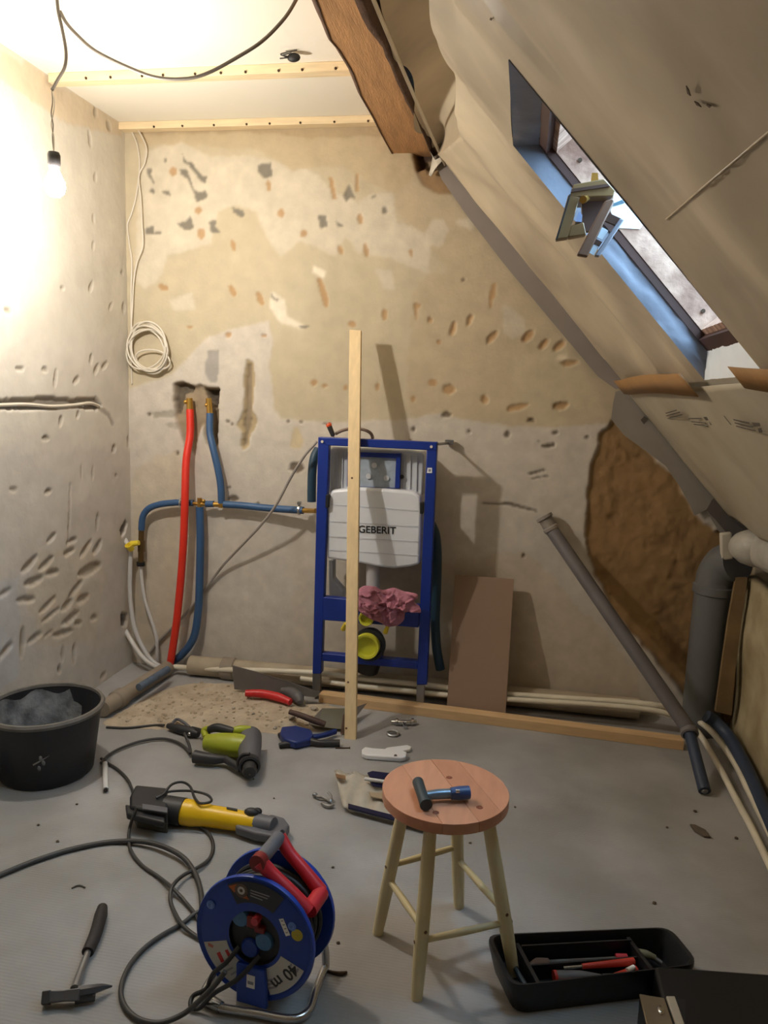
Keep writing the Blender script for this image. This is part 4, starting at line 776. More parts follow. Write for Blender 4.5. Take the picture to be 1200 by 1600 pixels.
swag = [joint + Vector((0.006, 0, 0))] + [Vector(p) for p in [(0.4316,-1.12,2.4161),(0.4678,-1.12,2.3796),(0.5245,-1.12,2.3353),(0.6259,-1.12,2.2877),(0.7166,-1.12,2.2566),(0.8065,-1.12,2.2501),(0.8756,-1.12,2.2633),(0.9632,-1.12,2.3012),(1.0395,-1.12,2.342),(1.1048,-1.12,2.3992),(1.1431,-1.12,2.4534)]] + [Vector((1.1718,-1.12,2.5008))]
ce = thing('ceiling_cable', swag[-1], 'grey cable sagging in a loop across the white ceiling', 'cable')
swag[-1].z = CEIL - .003
MB().tube(swag, 0.0050).build('sheath', cable_grey, ce)
MB().cyl((swag[-1].x, swag[-1].y, CEIL + .001), swag[-1] + Vector((0, 0, -0.008)), 0.007, 0.008, 10).build('clip', nail_mat, ce)
st = thing('wire_stub', (0.9815,-0.645,2.485), 'small dark tangle of wire ends by the front ceiling batten', 'wire stub')
c = Vector((0.9922,-0.6719,2.478))
MB().ball(c, 0.018, 8, (1.3, .7, .8)).build('connector', M('black_rubber'), st)
for k in range(4):
    MB().tube([c, c + Vector((-0.02 - .008 * k, -.01, .004 * k - .004)), c + Vector((-0.045 + .02 * k, -0.012, -.006 + .008 * k))], 0.0022, 6).build('wire', M('dark_wire', (60, 56, 50)), st)

# ------------------------------------------------------------------ cables in the left rear corner
white_c = M('white_cable', (206, 198, 182), rough=0.45, var=0.04)
a = thing('corner_cable', (0.0306,-0.015,1.8829), 'thin white cable running down the corner of the left and back walls', 'cable')
MB().tube([(0.0153,-0.006,2.5077),(0.0393,-0.006,2.4724),(0.063,-0.006,2.4209),(0.0742,-0.006,2.348),(0.0701,-0.006,2.2857),(0.053,-0.006,2.1904),(0.03,-0.006,2.1217),(0.0104,-0.006,2.0747),(0.0184,-0.006,1.9966),(0.0295,-0.006,1.9125),(0.0243,-0.006,1.7993),(0.0217,-0.006,1.6561),(0.0194,-0.006,1.5256),(0.0198,-0.006,1.3642)], 0.0036, 8).build('sheath', white_c, a)
a = thing('coiled_cable', (0.113,-0.02,1.5271), 'coil of white cable hung on the back wall near the left corner', 'cable coil')
MB().tube([(0.0546,-0.022,2.5015),(0.0905,-0.022,2.4555),(0.117,-0.022,2.3963),(0.107,-0.022,2.3349),(0.0785,-0.022,2.2814),(0.0863,-0.022,2.1863),(0.0907,-0.022,2.0766),(0.0924,-0.022,1.9799),(0.0632,-0.022,1.9101),(0.046,-0.022,1.8256),(0.0377,-0.022,1.7121),(0.033,-0.022,1.6203),(0.0618,-0.022,1.6352)], 0.0034, 8).build('lead', white_c, a)
r5 = random.Random(5)
cc = Vector((0.1151,-0.03,1.5323))
for k in range(8):
    ox, oz = r5.uniform(-.008, .010), r5.uniform(-.010, .008)
    ra, rb, ph = 0.092 + r5.uniform(-.012, .008), 0.098 + r5.uniform(-.014, .012), r5.uniform(0, 1)
    if k == 4: ra, rb, ox, oz = 0.085, 0.045, 0.028, -0.055
    pts = [cc + Vector((ox + ra * math.cos(2 * math.pi * i / 20), -0.002 * k + 0.004 * math.sin(i * .9 + k), oz + rb * math.sin(2 * math.pi * i / 20 + 0.25 * math.sin(ph * 6)))) for i in range(21)]
    MB().tube(pts, 0.0042, 8, 3).build('loop', white_c, a)
a = thing('wall_channel_cable', (0,-0.9093,1.2781), 'white cable lying in a horizontal channel cut in the left wall', 'cable')
MB().tube([Vector(p) for p in ((0,-1.1002,1.2759), (0,-0.9094,1.2758), (0.001,-0.7674,1.2766), (0.001,-0.6091,1.2675), (0.001,-0.4553,1.2707), (0,-0.3339,1.2774), (-0.004,-0.2569,1.2655))], 0.007, 8).build('sheath', white_c, a)

# ------------------------------------------------------------------ water pipes
red_m = M('red_pipe_sleeve', (222, 52, 34), rough=0.4, var=0.05)
blue_m = M('blue_pipe_sleeve', (54, 88, 128), rough=0.45, var=0.08)
white_p = M('white_pipe', (206, 204, 200), rough=0.4, var=0.05)
chrome = M('chrome', (200, 200, 200), rough=0.2, metal=1.0, var=0.05)
rp = thing('red_water_pipe', (0.2191,-0.06,0.0063), 'bright red hot water pipe falling from the wall niche to the floor', 'pipe')
MB().tube([(0.3122,-0.012,1.2568),(0.3198,-0.03,1.1399),(0.314,-0.06,1.0234),(0.3215,-0.092,0.8491),(0.314,-0.092,0.6685),(0.2992,-0.09,0.4838),(0.2727,-0.085,0.2624),(0.252,-0.085,0.1275),(0.2347,-0.085,0.0266)], 0.0180, 14).build('sleeve', red_m, rp)
mb = MB().cyl((0.2983,0.012,1.2972), (0.3128,-0.02,1.2862), 0.013); mb.cyl((0.3102,-0.014,1.3095), (0.313,-0.014,1.2451), 0.014, 0.016); mb.ball((0.294,-0.02,1.2914), 0.010, 8)
mb.build('brass_elbow', brass, rp)
bp = thing('blue_water_pipe', (0.4317,-0.05,0.8291), 'blue sleeved cold water pipes with brass tees between niche and toilet frame', 'pipe')
MB().tube([(0.4095,-0.012,1.243),(0.415,-0.025,1.1586),(0.4369,-0.04,1.0869),(0.466,-0.05,0.986),(0.4786,-0.05,0.9125),(0.4819,-0.05,0.8352)], 0.0165, 14).build('sleeve', blue_m, bp)
mb = MB().cyl((0.3981,0,1.2921), (0.4067,-0.02,1.2897), 0.013); mb.cyl((0.4041,-0.014,1.3128), (0.4103,-0.014,1.2372), 0.013, 0.014); mb.ball((0.3973,-0.02,1.2806), 0.009, 8)
mb.build('brass_elbow', brass, bp)
MB().tube([(0.0808,-0.05,0.6819),(0.0883,-0.05,0.7439),(0.1182,-0.05,0.7857),(0.1768,-0.05,0.8106),(0.2604,-0.05,0.8248)], 0.0155, 14).build('sleeve', blue_m, bp)
MB().tube([(0.254,-0.05,0.8244),(0.2828,-0.05,0.8246),(0.3433,-0.05,0.8268)], 0.015, 14, 2).build('sleeve', blue_m, bp)
MB().tube([(0.4065,-0.05,0.8261),(0.4443,-0.05,0.8284)], 0.0150, 14, 0).build('sleeve', blue_m, bp)
MB().tube([(0.4944,-0.05,0.8299),(0.5878,-0.05,0.8297),(0.7127,-0.055,0.8262),(0.8836,-0.08,0.8302)], 0.0165, 14).build('sleeve', blue_m, bp)
MB().tube([(0.3749,-0.05,0.8106),(0.3777,-0.05,0.6652),(0.374,-0.05,0.4803),(0.3671,-0.05,0.3236),(0.3438,-0.05,0.1791),(0.282,-0.045,0.085),(0.2163,-0.04,0.0314)], 0.0185, 14).build('sleeve', blue_m, bp)
MB().tube([(0.3305,-0.05,0.8245),(0.4191,-0.05,0.8254)], 0.0085, 12, 0).cyl((0.375,-0.05,0.8527), (0.3749,-0.05,0.7986), 0.011).ball((0.3983,-0.06,0.8405), 0.009, 8).build('brass_tee', brass, bp)
MB().tube([(0.438,-0.05,0.8265),(0.5069,-0.05,0.8292)], 0.0115, 12, 0).cyl((0.4819,-0.05,0.8501), (0.4819,-0.05,0.8142), 0.014).build('brass_tee', brass, bp)
MB().lathe([(0.016, 0), (0.022, 0.004), (0.022, 0.010), (0.016, 0.014)], (0.2764,-0.05,0.8242), (1, 0, 0)).build('clamp', chrome, bp)
MB().cyl((0.2858,-0.05,0.8051), (0.2679,-0.012,0.7741), 0.006).build('clamp_screw', chrome, bp)
MB().lathe([(0.017, 0), (0.023, 0.004), (0.023, 0.012), (0.017, 0.016)], (0.8552,-0.075,0.8306), (1, 0, 0)).box(Vector((0.8651,-0.08,0.8625)), (0.016, 0.016, 0.014)).build('clamp', chrome, bp)
MB().tube([(0.8776,-0.08,0.8298),(0.919,-0.1,0.8338),(0.9594,-0.14,0.8422)], 0.011, 12).build('brass_nipple', brass, bp)
vb = M('tarnished_brass', (110, 88, 56), rough=0.4, metal=0.7)
MB().cyl((0.0809,-0.05,0.688), (0.075,-0.05,0.5197), 0.0135, n=14).cyl((0.08,-0.05,0.6292), (0.0791,-0.05,0.5762), 0.017, n=6).build('valve', vb, bp)
MB().cyl((0.0751,-0.05,0.526), (0.0748,-0.05,0.5071), 0.020, n=14).build('valve_collar', M('black_rubber'), bp)
yellow = M('yellow_plastic', (232, 208, 60), rough=0.35, var=0.06)
yp = thing('yellow_pipe_plug', (0.0324,-0.06,0.6122), 'yellow funnel-shaped plug on the white pipe in the left corner', 'pipe plug')
MB().cyl((0.0853,-0.085,0.6269), (0.0461,-0.085,0.6179), 0.012, 0.015, 16).build('stem', yellow, yp)
MB().lathe([(0.006, 0), (0.014, 0.004), (0.019, 0.030), (0.020, 0.036), (0.016, 0.036), (0.012, 0.012), (0.001, 0.010)], (0.0488,-0.085,0.5873), (-0.15, -0.5, 0.85), 18).build('funnel', yellow, yp)
wp = thing('white_corner_pipe', (0.0263,-0.06,0.265), 'white plastic pipe dropping below the yellow plug in the corner', 'pipe')
MB().tube([(-0.0265,-0.03,0.6399),(0.0095,-0.06,0.6168),(0.0339,-0.07,0.577),(0.0285,-0.07,0.4579),(0.0296,-0.07,0.3318),(0.0473,-0.07,0.2058),(0.0858,-0.07,0.113),(0.1381,-0.07,0.0438),(0.186,-0.06,0.0127)], 0.0105, 12).build('sleeve', white_p, wp)
wp = thing('white_corner_pipe', (0.0081,-0.06,0.183), 'short white pipe curving out of the low hole in the left wall', 'pipe')
MB().tube([(-0.0554,0,0.1883),(-0.011,-0.05,0.1782),(0.0501,-0.09,0.129),(0.1063,-0.11,0.0771),(0.165,-0.11,0.0381),(0.214,-0.09,0.0167)], 0.0110, 12).build('sleeve', white_p, wp)
MB().tube([(0.0748,-0.05,0.5071),(0.0801,-0.05,0.4258),(0.0953,-0.05,0.332),(0.1272,-0.05,0.239),(0.1494,-0.05,0.1609),(0.15,-0.04,0.0703),(0.1409,-0.03,0.0137)], 0.0085, 12).build('white_hose', white_p, bp)
dusty = M('dusty_grey_pipe', (142, 130, 114), rough=0.75, var=0.12, scale=12)
dp = thing('drain_pipe', (0.2164,-0.3904,0.04), 'dusty grey drain pipe lying on the floor behind the black bucket', 'pipe')
pa, pb = Vector((0.2399,-0.1157,0.035)), Vector((0.2025,-0.6294,0.04))
MB().tube([pa, (pa + pb) / 2, pb], 0.034, 18, 3).build('barrel', dusty, dp)
pc = pa + (pb - pa) * 0.72; dr = (pb - pa).normalized()
MB().lathe([(0.034, 0), (0.041, 0.004), (0.041, 0.05), (0.034, 0.055)], pc, dr).build('coupling', dusty, dp)
bs = thing('blue_pipe_offcut', (0.2865,-0.3483,0.07), 'blue pipe offcut lying along the grey drain pipe in the corner', 'pipe')
MB().tube([Vector((0.2951,-0.2281,0.075)), Vector((0.292,-0.3707,0.082)), Vector((0.2822,-0.473,0.082))], 0.016, 12).build('sleeve', M('dusty_blue_sleeve', (84, 98, 116), rough=0.7, var=0.25, scale=30), bs)
bd = thing('base_drain_pipe', (1.4, -0.085, 0.0), 'fat dusty drain pipe lying along the foot of the back wall', 'pipe')
MB().tube([(0.34, -0.085, 0.050), (1.0, -0.065, 0.050), (1.8, -0.058, 0.050), (2.40, -0.058, 0.050)], 0.045, 20, 4).build('barrel', M('beige_drain_pipe', (166, 152, 130), rough=0.7, var=0.14, scale=9), bd)
MB().lathe([(0.045, 0), (0.052, 0.004), (0.052, 0.06), (0.045, 0.065)], (0.50, -0.080, 0.050), (1, 0.02, 0)).build('coupling', dusty, bd)
w1 = thing('white_floor_pipe', (1.857,-0.16,0.0881), 'upper of two white pipes along the wall foot and round the right corner', 'pipe', 'white pipes along the wall foot')
MB().tube([Vector(p) for p in [(0.265,-0.1,0.0383),(0.493,-0.12,0.056),(0.7506,-0.14,0.0834),(0.995,-0.145,0.0981),(1.2323,-0.145,0.0925),(1.4639,-0.145,0.093),(1.6342,-0.145,0.0903),(1.8566,-0.145,0.0908),(2.1269,-0.145,0.1),(2.3366,-0.15,0.1108),(2.4624,-0.17,0.116)]] + [Vector(p) for p in [(2.5808,-0.1283,0.075),(2.6557,-0.2341,0.06),(2.6919,-0.4436,0.04),(2.6948,-0.6705,0.025),(2.6909,-0.9256,0.018),(2.6732,-1.4349,0.016)]], 0.0125, 12).build('sleeve', M('ivory_pipe', (214, 206, 186), rough=0.4), w1)
w1 = thing('white_floor_pipe', (1.5805,-0.17,0.0855), 'lower of two white pipes along the wall foot and round the right corner', 'pipe', 'white pipes along the wall foot')
MB().tube([Vector(p) for p in [(0.9066,-0.15,0.0664),(1.1797,-0.17,0.0664),(1.4685,-0.172,0.0683),(1.6377,-0.175,0.0702),(1.8578,-0.175,0.0797),(2.1256,-0.175,0.0919),(2.3346,-0.175,0.0981),(2.4863,-0.19,0.0961)]] + [Vector(p) for p in [(2.6003,-0.2078,0.05),(2.6307,-0.4652,0.03),(2.6412,-0.7026,0.016),(2.6433,-0.9268,0.014),(2.6359,-1.177,0.014),(2.6095,-1.5777,0.014)]], 0.0115, 12).build('sleeve', M('ivory_pipe'), w1)
bh = thing('dark_blue_hose', (2.7064,-0.4354,0.03), 'dark blue sleeved pipe along the foot of the right knee wall', 'pipe')
MB().tube([Vector(p) for p in [(2.6216,-0.289,0.14),(2.6626,-0.2888,0.115),(2.7028,-0.3546,0.08),(2.7203,-0.5332,0.045),(2.7123,-0.7785,0.028),(2.6954,-1.1198,0.026),(2.6744,-1.4704,0.026)]], 0.025, 14).build('sleeve', M('dark_blue_sleeve', (46, 58, 78), rough=0.5), bh)
# ------------------------------------------------------------------ soil pipe, wrapped duct, diagonal pipe
grey_p = M('grey_soil_pipe', (98, 98, 97), rough=0.5, var=0.06)
sp = thing('soil_pipe', (2.66, -0.10, 0.0), 'thick grey vertical soil pipe in the right rear corner', 'pipe')
MB().tube([(2.648, -0.105, -0.01), (2.645, -0.115, 0.3), (2.645, -0.12, 0.62), (2.648, -0.125, 0.68), (2.668, -0.15, 0.735), (2.70, -0.20, 0.755)], 0.078, 24, 5).build('barrel', grey_p, sp)
MB().lathe([(0.078, 0), (0.086, 0.005), (0.086, 0.035), (0.078, 0.04)], (2.645, -0.12, 0.60), (0, 0, 1)).build('coupling', grey_p, sp)
MB().prism([(2.6162,-0.235,0.8686),(2.6578,-0.235,0.8765),(2.673,-0.235,0.7707),(2.6313,-0.235,0.7625)], (0, 0.03, 0)).build('white_sleeve', M('dusty_white_sleeve', (190, 182, 166), rough=0.6), sp, bevel=0.006)
dw = thing('wrapped_duct', (2.76, -0.45, 0.8), 'foil-wrapped duct with a conical end above the knee wall', 'duct')
MB().tube([Vector((2.662,-0.27,0.8177)), Vector((2.6814,-0.29,0.828)), Vector((2.7138,-0.32,0.8362)), Vector((2.7566,-0.36,0.8374)), Vector((2.79, -0.62, 0.825)), Vector((2.79, -1.4, 0.80))], [0.035, 0.060, 0.072, 0.074, 0.074, 0.074], 20, 5).build('wrapping', M('crumpled_wrap', (172, 166, 154), rough=0.45, var=0.12, scale=14, bump=0.6, bscale=26), dw)
dg = thing('diagonal_waste_pipe', (2.5378,-0.6915,0.02), 'long slim grey waste pipe leaning diagonally against the back wall', 'pipe')
pt, pm, pe = Vector((1.9798,-0.055,0.8101)), Vector((2.5242,-0.4413,0.14)), Vector((2.5431,-0.6774,0.018))
ptop = Vector((1.9377,-0.05,0.879))
MB().tube([pt, pm], 0.0285, 18, 0).build('barrel', M('waste_pipe_grey', (104, 100, 100), rough=0.5), dg)
dvec = (pt - pm).normalized()
MB().lathe([(0.028, -0.005), (0.034, 0.0), (0.034, 0.012), (0.030, 0.016), (0.030, 0.052), (0.037, 0.055), (0.037, 0.068), (0.031, 0.068), (0.026, 0.02), (0.001, 0.018)], pt, (ptop - pt).normalized().lerp(dvec, .3)).build('socket', M('waste_pipe_light', (142, 134, 126), rough=0.5), dg)
MB().lathe([(0.0285, 0), (0.033, 0.003), (0.033, 0.022), (0.026, 0.026)], pm, (pe - pm)).build('coupling', M('waste_pipe_grey'), dg)
MB().tube([pm, pm.lerp(pe, .5) , pe], 0.0215, 16, 2).build('end_pipe', M('dark_blue_sleeve'), dg)
MB().cyl(pe + (pe - pm).normalized() * .001, pe + (pe - pm).normalized() * .006, 0.012, 0.008, 12).build('plug', M('dull_steel', (150, 150, 150), rough=0.4, metal=0.8), dg)

# ------------------------------------------------------------------ toilet installation frame
FRY = -0.22
blue_f = M('blue_powder_coat', (22, 50, 138), rough=0.38, var=0.06)
white_pl = M('white_cistern_plastic', (222, 226, 232), rough=0.35, var=0.02, bump=0.02)
grey_pl = M('grey_white_plastic', (196, 200, 204), rough=0.4, var=0.04)
black_r = M('black_rubber')
tf = thing('toilet_frame', (1.2343,-0.22,0.053), 'blue steel toilet mounting frame with white concealed cistern against the back wall', 'toilet frame')
d20 = (0, 0.04, 0)
MB().prism([(0.9827,-0.22,1.1707),(1.0302,-0.22,1.1701),(1.0205,-0.22,0.1253),(0.9795,-0.22,0.1211)], d20).build('post', blue_f, tf, bevel=0.003)
MB().prism([(1.4464,-0.22,1.1678),(1.4888,-0.22,1.1697),(1.4921,-0.22,0.1247),(1.4475,-0.22,0.12)], d20).build('post', blue_f, tf, bevel=0.003)
MB().prism([(0.9833,-0.222,1.1708),(1.4889,-0.222,1.1725),(1.4878,-0.222,1.1382),(1.0203,-0.222,1.1374)], d20).build('top_bar', blue_f, tf, bevel=0.003)
MB().prism([(1.0214,-0.221,0.4766),(1.444,-0.221,0.4726),(1.4453,-0.221,0.3764),(1.0209,-0.221,0.3725)], d20).build('cross_bar', blue_f, tf, bevel=0.003)
MB().prism([(1.0215,-0.221,0.2205),(1.4461,-0.221,0.2246),(1.4475,-0.221,0.1901),(1.0223,-0.221,0.1852)], d20).build('cross_bar', blue_f, tf, bevel=0.003)
zinc = M('zinc_steel', (150, 150, 150), rough=0.35, metal=0.8, var=0.1)
MB().prism([(0.9781,-0.215,0.1191),(1.0133,-0.215,0.1228),(1.0157,-0.215,0.0183),(0.9803,-0.215,0.0145)], (0, .03, 0)).build('foot', zinc, tf, bevel=0.002)
MB().prism([(1.4469,-0.215,0.118),(1.4804,-0.215,0.1216),(1.4819,-0.215,0.0222),(1.4482,-0.215,0.0185)], (0, .03, 0)).build('foot', zinc, tf, bevel=0.002)
for p in ((1.002,-0.2225,1.1528), (1.466,-0.2225,1.153)):
    MB().cyl(p, Vector(p) + Vector((0, -.003, 0)), 0.006, n=10).build('screw', M('white_wire'), tf)
stk = MB().prism([(1.4537,-0.2205,1.0649),(1.4723,-0.2205,1.0658),(1.4733,-0.2205,1.0446),(1.4519,-0.2205,1.0434)], (0, -.0006, 0)).build('sticker', M('white_paper', (236, 236, 236), rough=0.7, var=0.02), tf)
MB().prism([(1.458,-0.2212,1.0598),(1.4686,-0.2212,1.0604),(1.4678,-0.2212,1.0497),(1.4584,-0.2212,1.0492)], (0, -.0003, 0)).build('sticker_print', M('grey_ink', (140, 140, 150)), stk)
# cistern: flat ribbed upper tank, deep lower body
utank = MB().prism([(1.0162,-0.15,1.1189),(1.0302,-0.15,1.1278),(1.3653,-0.15,1.1301),(1.4176,-0.15,1.1245),(1.4292,-0.15,1.1088),(1.4284,-0.15,0.9366),(1.018,-0.15,0.9265)], (0, 0.10, 0)).build('upper_tank', grey_pl, tf, bevel=0.008, seg=3)
for q in ([(1.0294,-0.156,1.1061),(1.0379,-0.156,1.1065),(1.0393,-0.156,0.9397),(1.0307,-0.156,0.9392)], [(1.0521,-0.156,1.1072),(1.0577,-0.156,1.1075),(1.0593,-0.156,0.9408),(1.0536,-0.156,0.9405)], [(1.0719,-0.156,1.1082),(1.0775,-0.156,1.1084),(1.0792,-0.156,0.942),(1.0735,-0.156,0.9416)], [(1.3424,-0.156,1.1077),(1.3479,-0.156,1.1079),(1.3513,-0.156,0.9521),(1.3458,-0.156,0.9518)], [(1.3671,-0.156,1.1089),(1.3726,-0.156,1.1091),(1.3761,-0.156,0.9535),(1.3706,-0.156,0.9532)], [(1.3945,-0.156,1.1075),(1.4,-0.156,1.1078),(1.4036,-0.156,0.9551),(1.3981,-0.156,0.9548)]):
    MB().prism(q, (0, 0.012, 0)).build('rib', grey_pl, utank)
body = [(1.0242,-0.205,0.9059),(1.043,-0.205,0.9458),(1.1602,-0.205,0.9635),(1.2709,-0.205,0.9643),(1.394,-0.205,0.9606),(1.4274,-0.205,0.9408),(1.4356,-0.205,0.8761),(1.437,-0.205,0.6502),(1.3936,-0.205,0.6358),(1.3248,-0.205,0.6221),(1.2549,-0.205,0.6252),(1.1702,-0.205,0.6357),(1.0305,-0.205,0.6451)]
cis = MB().prism(body, (0, 0.15, 0)).build('cistern', white_pl, tf, bevel=0.012, seg=3)
for q in ([(1.039,-0.2055,0.8874),(1.419,-0.2055,0.8833),(1.4193,-0.2055,0.8779),(1.0391,-0.2055,0.8819)], [(1.0379,-0.2055,0.8149),(1.4219,-0.2055,0.8151),(1.4221,-0.2055,0.8096),(1.038,-0.2055,0.8093)], [(1.0367,-0.2055,0.7475),(1.4273,-0.2055,0.7522),(1.4275,-0.2055,0.7467),(1.0368,-0.2055,0.7419)], [(1.0381,-0.2055,0.6883),(1.4298,-0.2055,0.6915),(1.4301,-0.2055,0.686),(1.0383,-0.2055,0.6827)]):
    MB().prism(q, (0, -0.0012, 0)).build('moulded_line', M('cistern_line', (206, 210, 218), rough=0.4), cis)
o_ = Vector((1.247,-0.2068,0.7857)); x_ = Vector((1.3135,-0.2068,0.7872)) - Vector((1.1773,-0.2068,0.7841))
text_mesh('GEBERIT', 'lettering', M('black_print', (26, 28, 34), rough=0.6, var=0), cis, 0.0435, basis(o_, x_, (0, 0, 1)) @ Matrix.Scale(1.0, 4), bold=True)
# revision box with blue rim and clear cover
ro = [(1.1017,-0.175,1.1109),(1.3315,-0.175,1.114),(1.3317,-0.175,0.967),(1.103,-0.175,0.9623)]; ri = [(1.119,-0.175,1.0926),(1.3131,-0.175,1.0941),(1.3124,-0.175,0.9659),(1.1199,-0.175,0.9632)]
rim = MB().ring(ro, ri, (0, 0.03, 0)).build('box_rim', blue_f, tf)
MB().prism([(1.1156,-0.16,1.0913),(1.3106,-0.16,1.0928),(1.31,-0.16,0.9612),(1.1166,-0.16,0.9585)], (0, 0.006, 0)).build('box_cover', M('misty_cover', (166, 178, 190), rough=0.12, var=0.12, scale=40), rim)
for p in ((1.2179,-0.162,1.0582), (1.1944,-0.162,1.0102), (1.2726,-0.162,1.0062)):
    MB().lathe([(0.001, 0), (0.010, 0), (0.012, 0.002), (0.012, 0.004), (0.001, 0.0045)], p, (0, -1, 0), 14).build('cover_boss', grey_pl, rim)
MB().cyl((1.3378,-0.156,1.0146), (1.3392,-0.165,1.0156), 0.009, n=10).build('knob', black_r, tf)
for q in ([(1.0236,-0.226,0.9279),(1.0376,-0.226,0.9288),(1.0361,-0.226,0.8735),(1.022,-0.226,0.8726)], [(1.4285,-0.226,0.9193),(1.4446,-0.226,0.9203),(1.444,-0.226,0.8716),(1.4305,-0.226,0.8708)]):
    MB().prism(q, (0, 0.02, 0)).build('clip', black_r, tf, bevel=0.002)
MB().cyl((1.2243,-0.15,0.6279), (1.2295,-0.15,0.382), 0.030, n=18).build('flush_pipe', M('flush_pipe_white', (196, 192, 192), rough=0.4), tf)
MB().prism([(1.0173,-0.13,0.6225),(1.0378,-0.13,0.6211),(1.04,-0.13,0.5366),(1.0883,-0.13,0.4848),(1.0891,-0.13,0.4554),(1.0241,-0.13,0.4618)], (0, 0.06, 0)).build('side_bracket', grey_pl, tf, bevel=0.004)
el = Vector((1.2291,-0.245,0.2865))
MB().tube([el + Vector((0, 0, 0)), el + Vector((0, .05, 0)), el + Vector((-.002, .09, -.02)), el + Vector((-.01, .11, -.08)), el + Vector((-.03, .12, -.15))], 0.062, 22, 5).build('outlet_bend', M('black_pipe', (34, 34, 36), rough=0.5), tf)
MB().lathe([(0.060, 0), (0.072, 0.002), (0.072, 0.022), (0.060, 0.024)], el + Vector((0.006, -0.002, 0)), (0, 1, 0)).build('outlet_ring', M('black_pipe'), tf)
MB().lathe([(0.001, 0.0), (0.043, 0.0), (0.045, -0.022), (0.054, -0.024), (0.056, -0.018), (0.056, 0.004), (0.050, 0.010)], el + Vector((0, -0.004, 0)), (0, 1, 0)).build('outlet_cap', M('lime_yellow_plastic', (206, 204, 62), rough=0.35, var=0.05), tf)
fl_ = Vector((1.2208,-0.237,0.4065))
MB().lathe([(0.001, 0.0), (0.022, 0.0), (0.024, -0.018), (0.031, -0.02), (0.033, -0.015), (0.033, 0.012), (0.028, 0.016)], fl_, (0, 1, 0)).build('inlet_cap', M('lime_yellow_plastic'), tf)
MB().cyl(fl_ + Vector((0, .005, 0)), fl_ + Vector((0, .09, 0)), 0.036, n=18).build('inlet_pipe', M('black_pipe'), tf)
for p0, p1 in (((1.303,-0.23,0.3461), (1.3207,-0.26,0.391)), ((1.116,-0.23,0.3433), (1.1335,-0.26,0.3798))):
    MB().cyl(p0, p1, 0.011, 0.007, 10).build('bolt_sleeve', yellow, tf)
mb = MB().cyl((1.4868,-0.2,1.1632), (1.5253,0.01,1.1578), 0.006, n=8); mb.box(Vector((1.5205,-0.03,1.1627)), (0.035, .03, .02))
mb.build('wall_bracket', zinc, tf)
# hoses beside the frame
hose_m = M('teal_hose', (34, 62, 80), rough=0.5, var=0.08)
h = thing('short_hose', (0.9306,-0.12,0.9746), 'dark teal hose piece upright behind the left frame post', 'hose')
MB().tube([(0.9513,-0.1,1.1096),(0.9401,-0.12,1.074),(0.9354,-0.13,1.0183),(0.9343,-0.13,0.9334),(0.9354,-0.13,0.8793)], 0.0195, 14).build('sleeve', hose_m, h)
h = thing('bent_hose', (1.5114,-0.1,0.4364), 'dark teal hose bowing down behind the right frame post', 'hose')
MB().tube([(1.4579,-0.13,0.8329),(1.4874,-0.12,0.7686),(1.4991,-0.11,0.6684),(1.5029,-0.11,0.5253),(1.5038,-0.11,0.3802),(1.5148,-0.11,0.2636),(1.526,-0.11,0.2055),(1.5367,-0.11,0.159)], 0.0205, 14).build('sleeve', hose_m, h)
h = thing('grey_signal_cable', (0.7146,-0.06,0.8093), 'thin grey cable sagging from the toilet frame to the left corner', 'cable')
MB().tube([(0.9639,-0.17,1.148),(0.9528,-0.18,1.1316),(0.9167,-0.19,1.0865),(0.852,-0.17,0.9897),(0.7786,-0.145,0.8604),(0.696,-0.11,0.757),(0.5903,-0.07,0.6474),(0.4807,-0.03,0.5335),(0.4002,-0.014,0.4269),(0.325,-0.014,0.3259),(0.2354,-0.014,0.222),(0.1511,-0.014,0.1333),(0.0974,-0.016,0.0635)], 0.0062, 8).build('sheath', M('light_grey_cable', (150, 142, 134), rough=0.5), h)
h = thing('grey_tube_loop', (1.1299,-0.1,1.2071), 'short grey tube arching above the toilet frame top bar', 'tube')
MB().tube([(1.0476,-0.18,1.1851),(1.074,-0.175,1.1996),(1.1094,-0.16,1.2087),(1.1555,-0.14,1.2071),(1.1875,-0.13,1.1944),(1.1974,-0.12,1.1724),(1.1925,-0.12,1.1501)], 0.007, 10).build('sheath', M('brown_grey_tube', (126, 108, 96)), h)
sd = thing('screwdriver', (1.0443,-0.21,1.1702), 'black screwdriver with orange butt propped on top of the blue frame', 'screwdriver')
MB().lathe([(0.004, 0), (0.010, 0.004), (0.011, 0.03), (0.012, 0.055), (0.010, 0.06)], (1.0444,-0.2,1.1751), Vector((1.0208,-0.2,1.2281)) - Vector((1.0474,-0.2,1.1698)), 12).build('handle', M('black_plastic', (44, 42, 42), rough=0.4), sd)
MB().lathe([(0.0105, 0), (0.0125, 0.003), (0.0125, 0.012), (0.008, 0.018), (0.001, 0.0185)], (1.0267,-0.2,1.2149), Vector((1.0208,-0.2,1.2281)) - Vector((1.0474,-0.2,1.1698)), 12).build('butt', M('orange_plastic', (222, 88, 44), rough=0.4), sd)
MB().cyl((1.0444,-0.2,1.1751), (1.0502,-0.2,1.1672), 0.003, n=8).build('shank', chrome, sd)
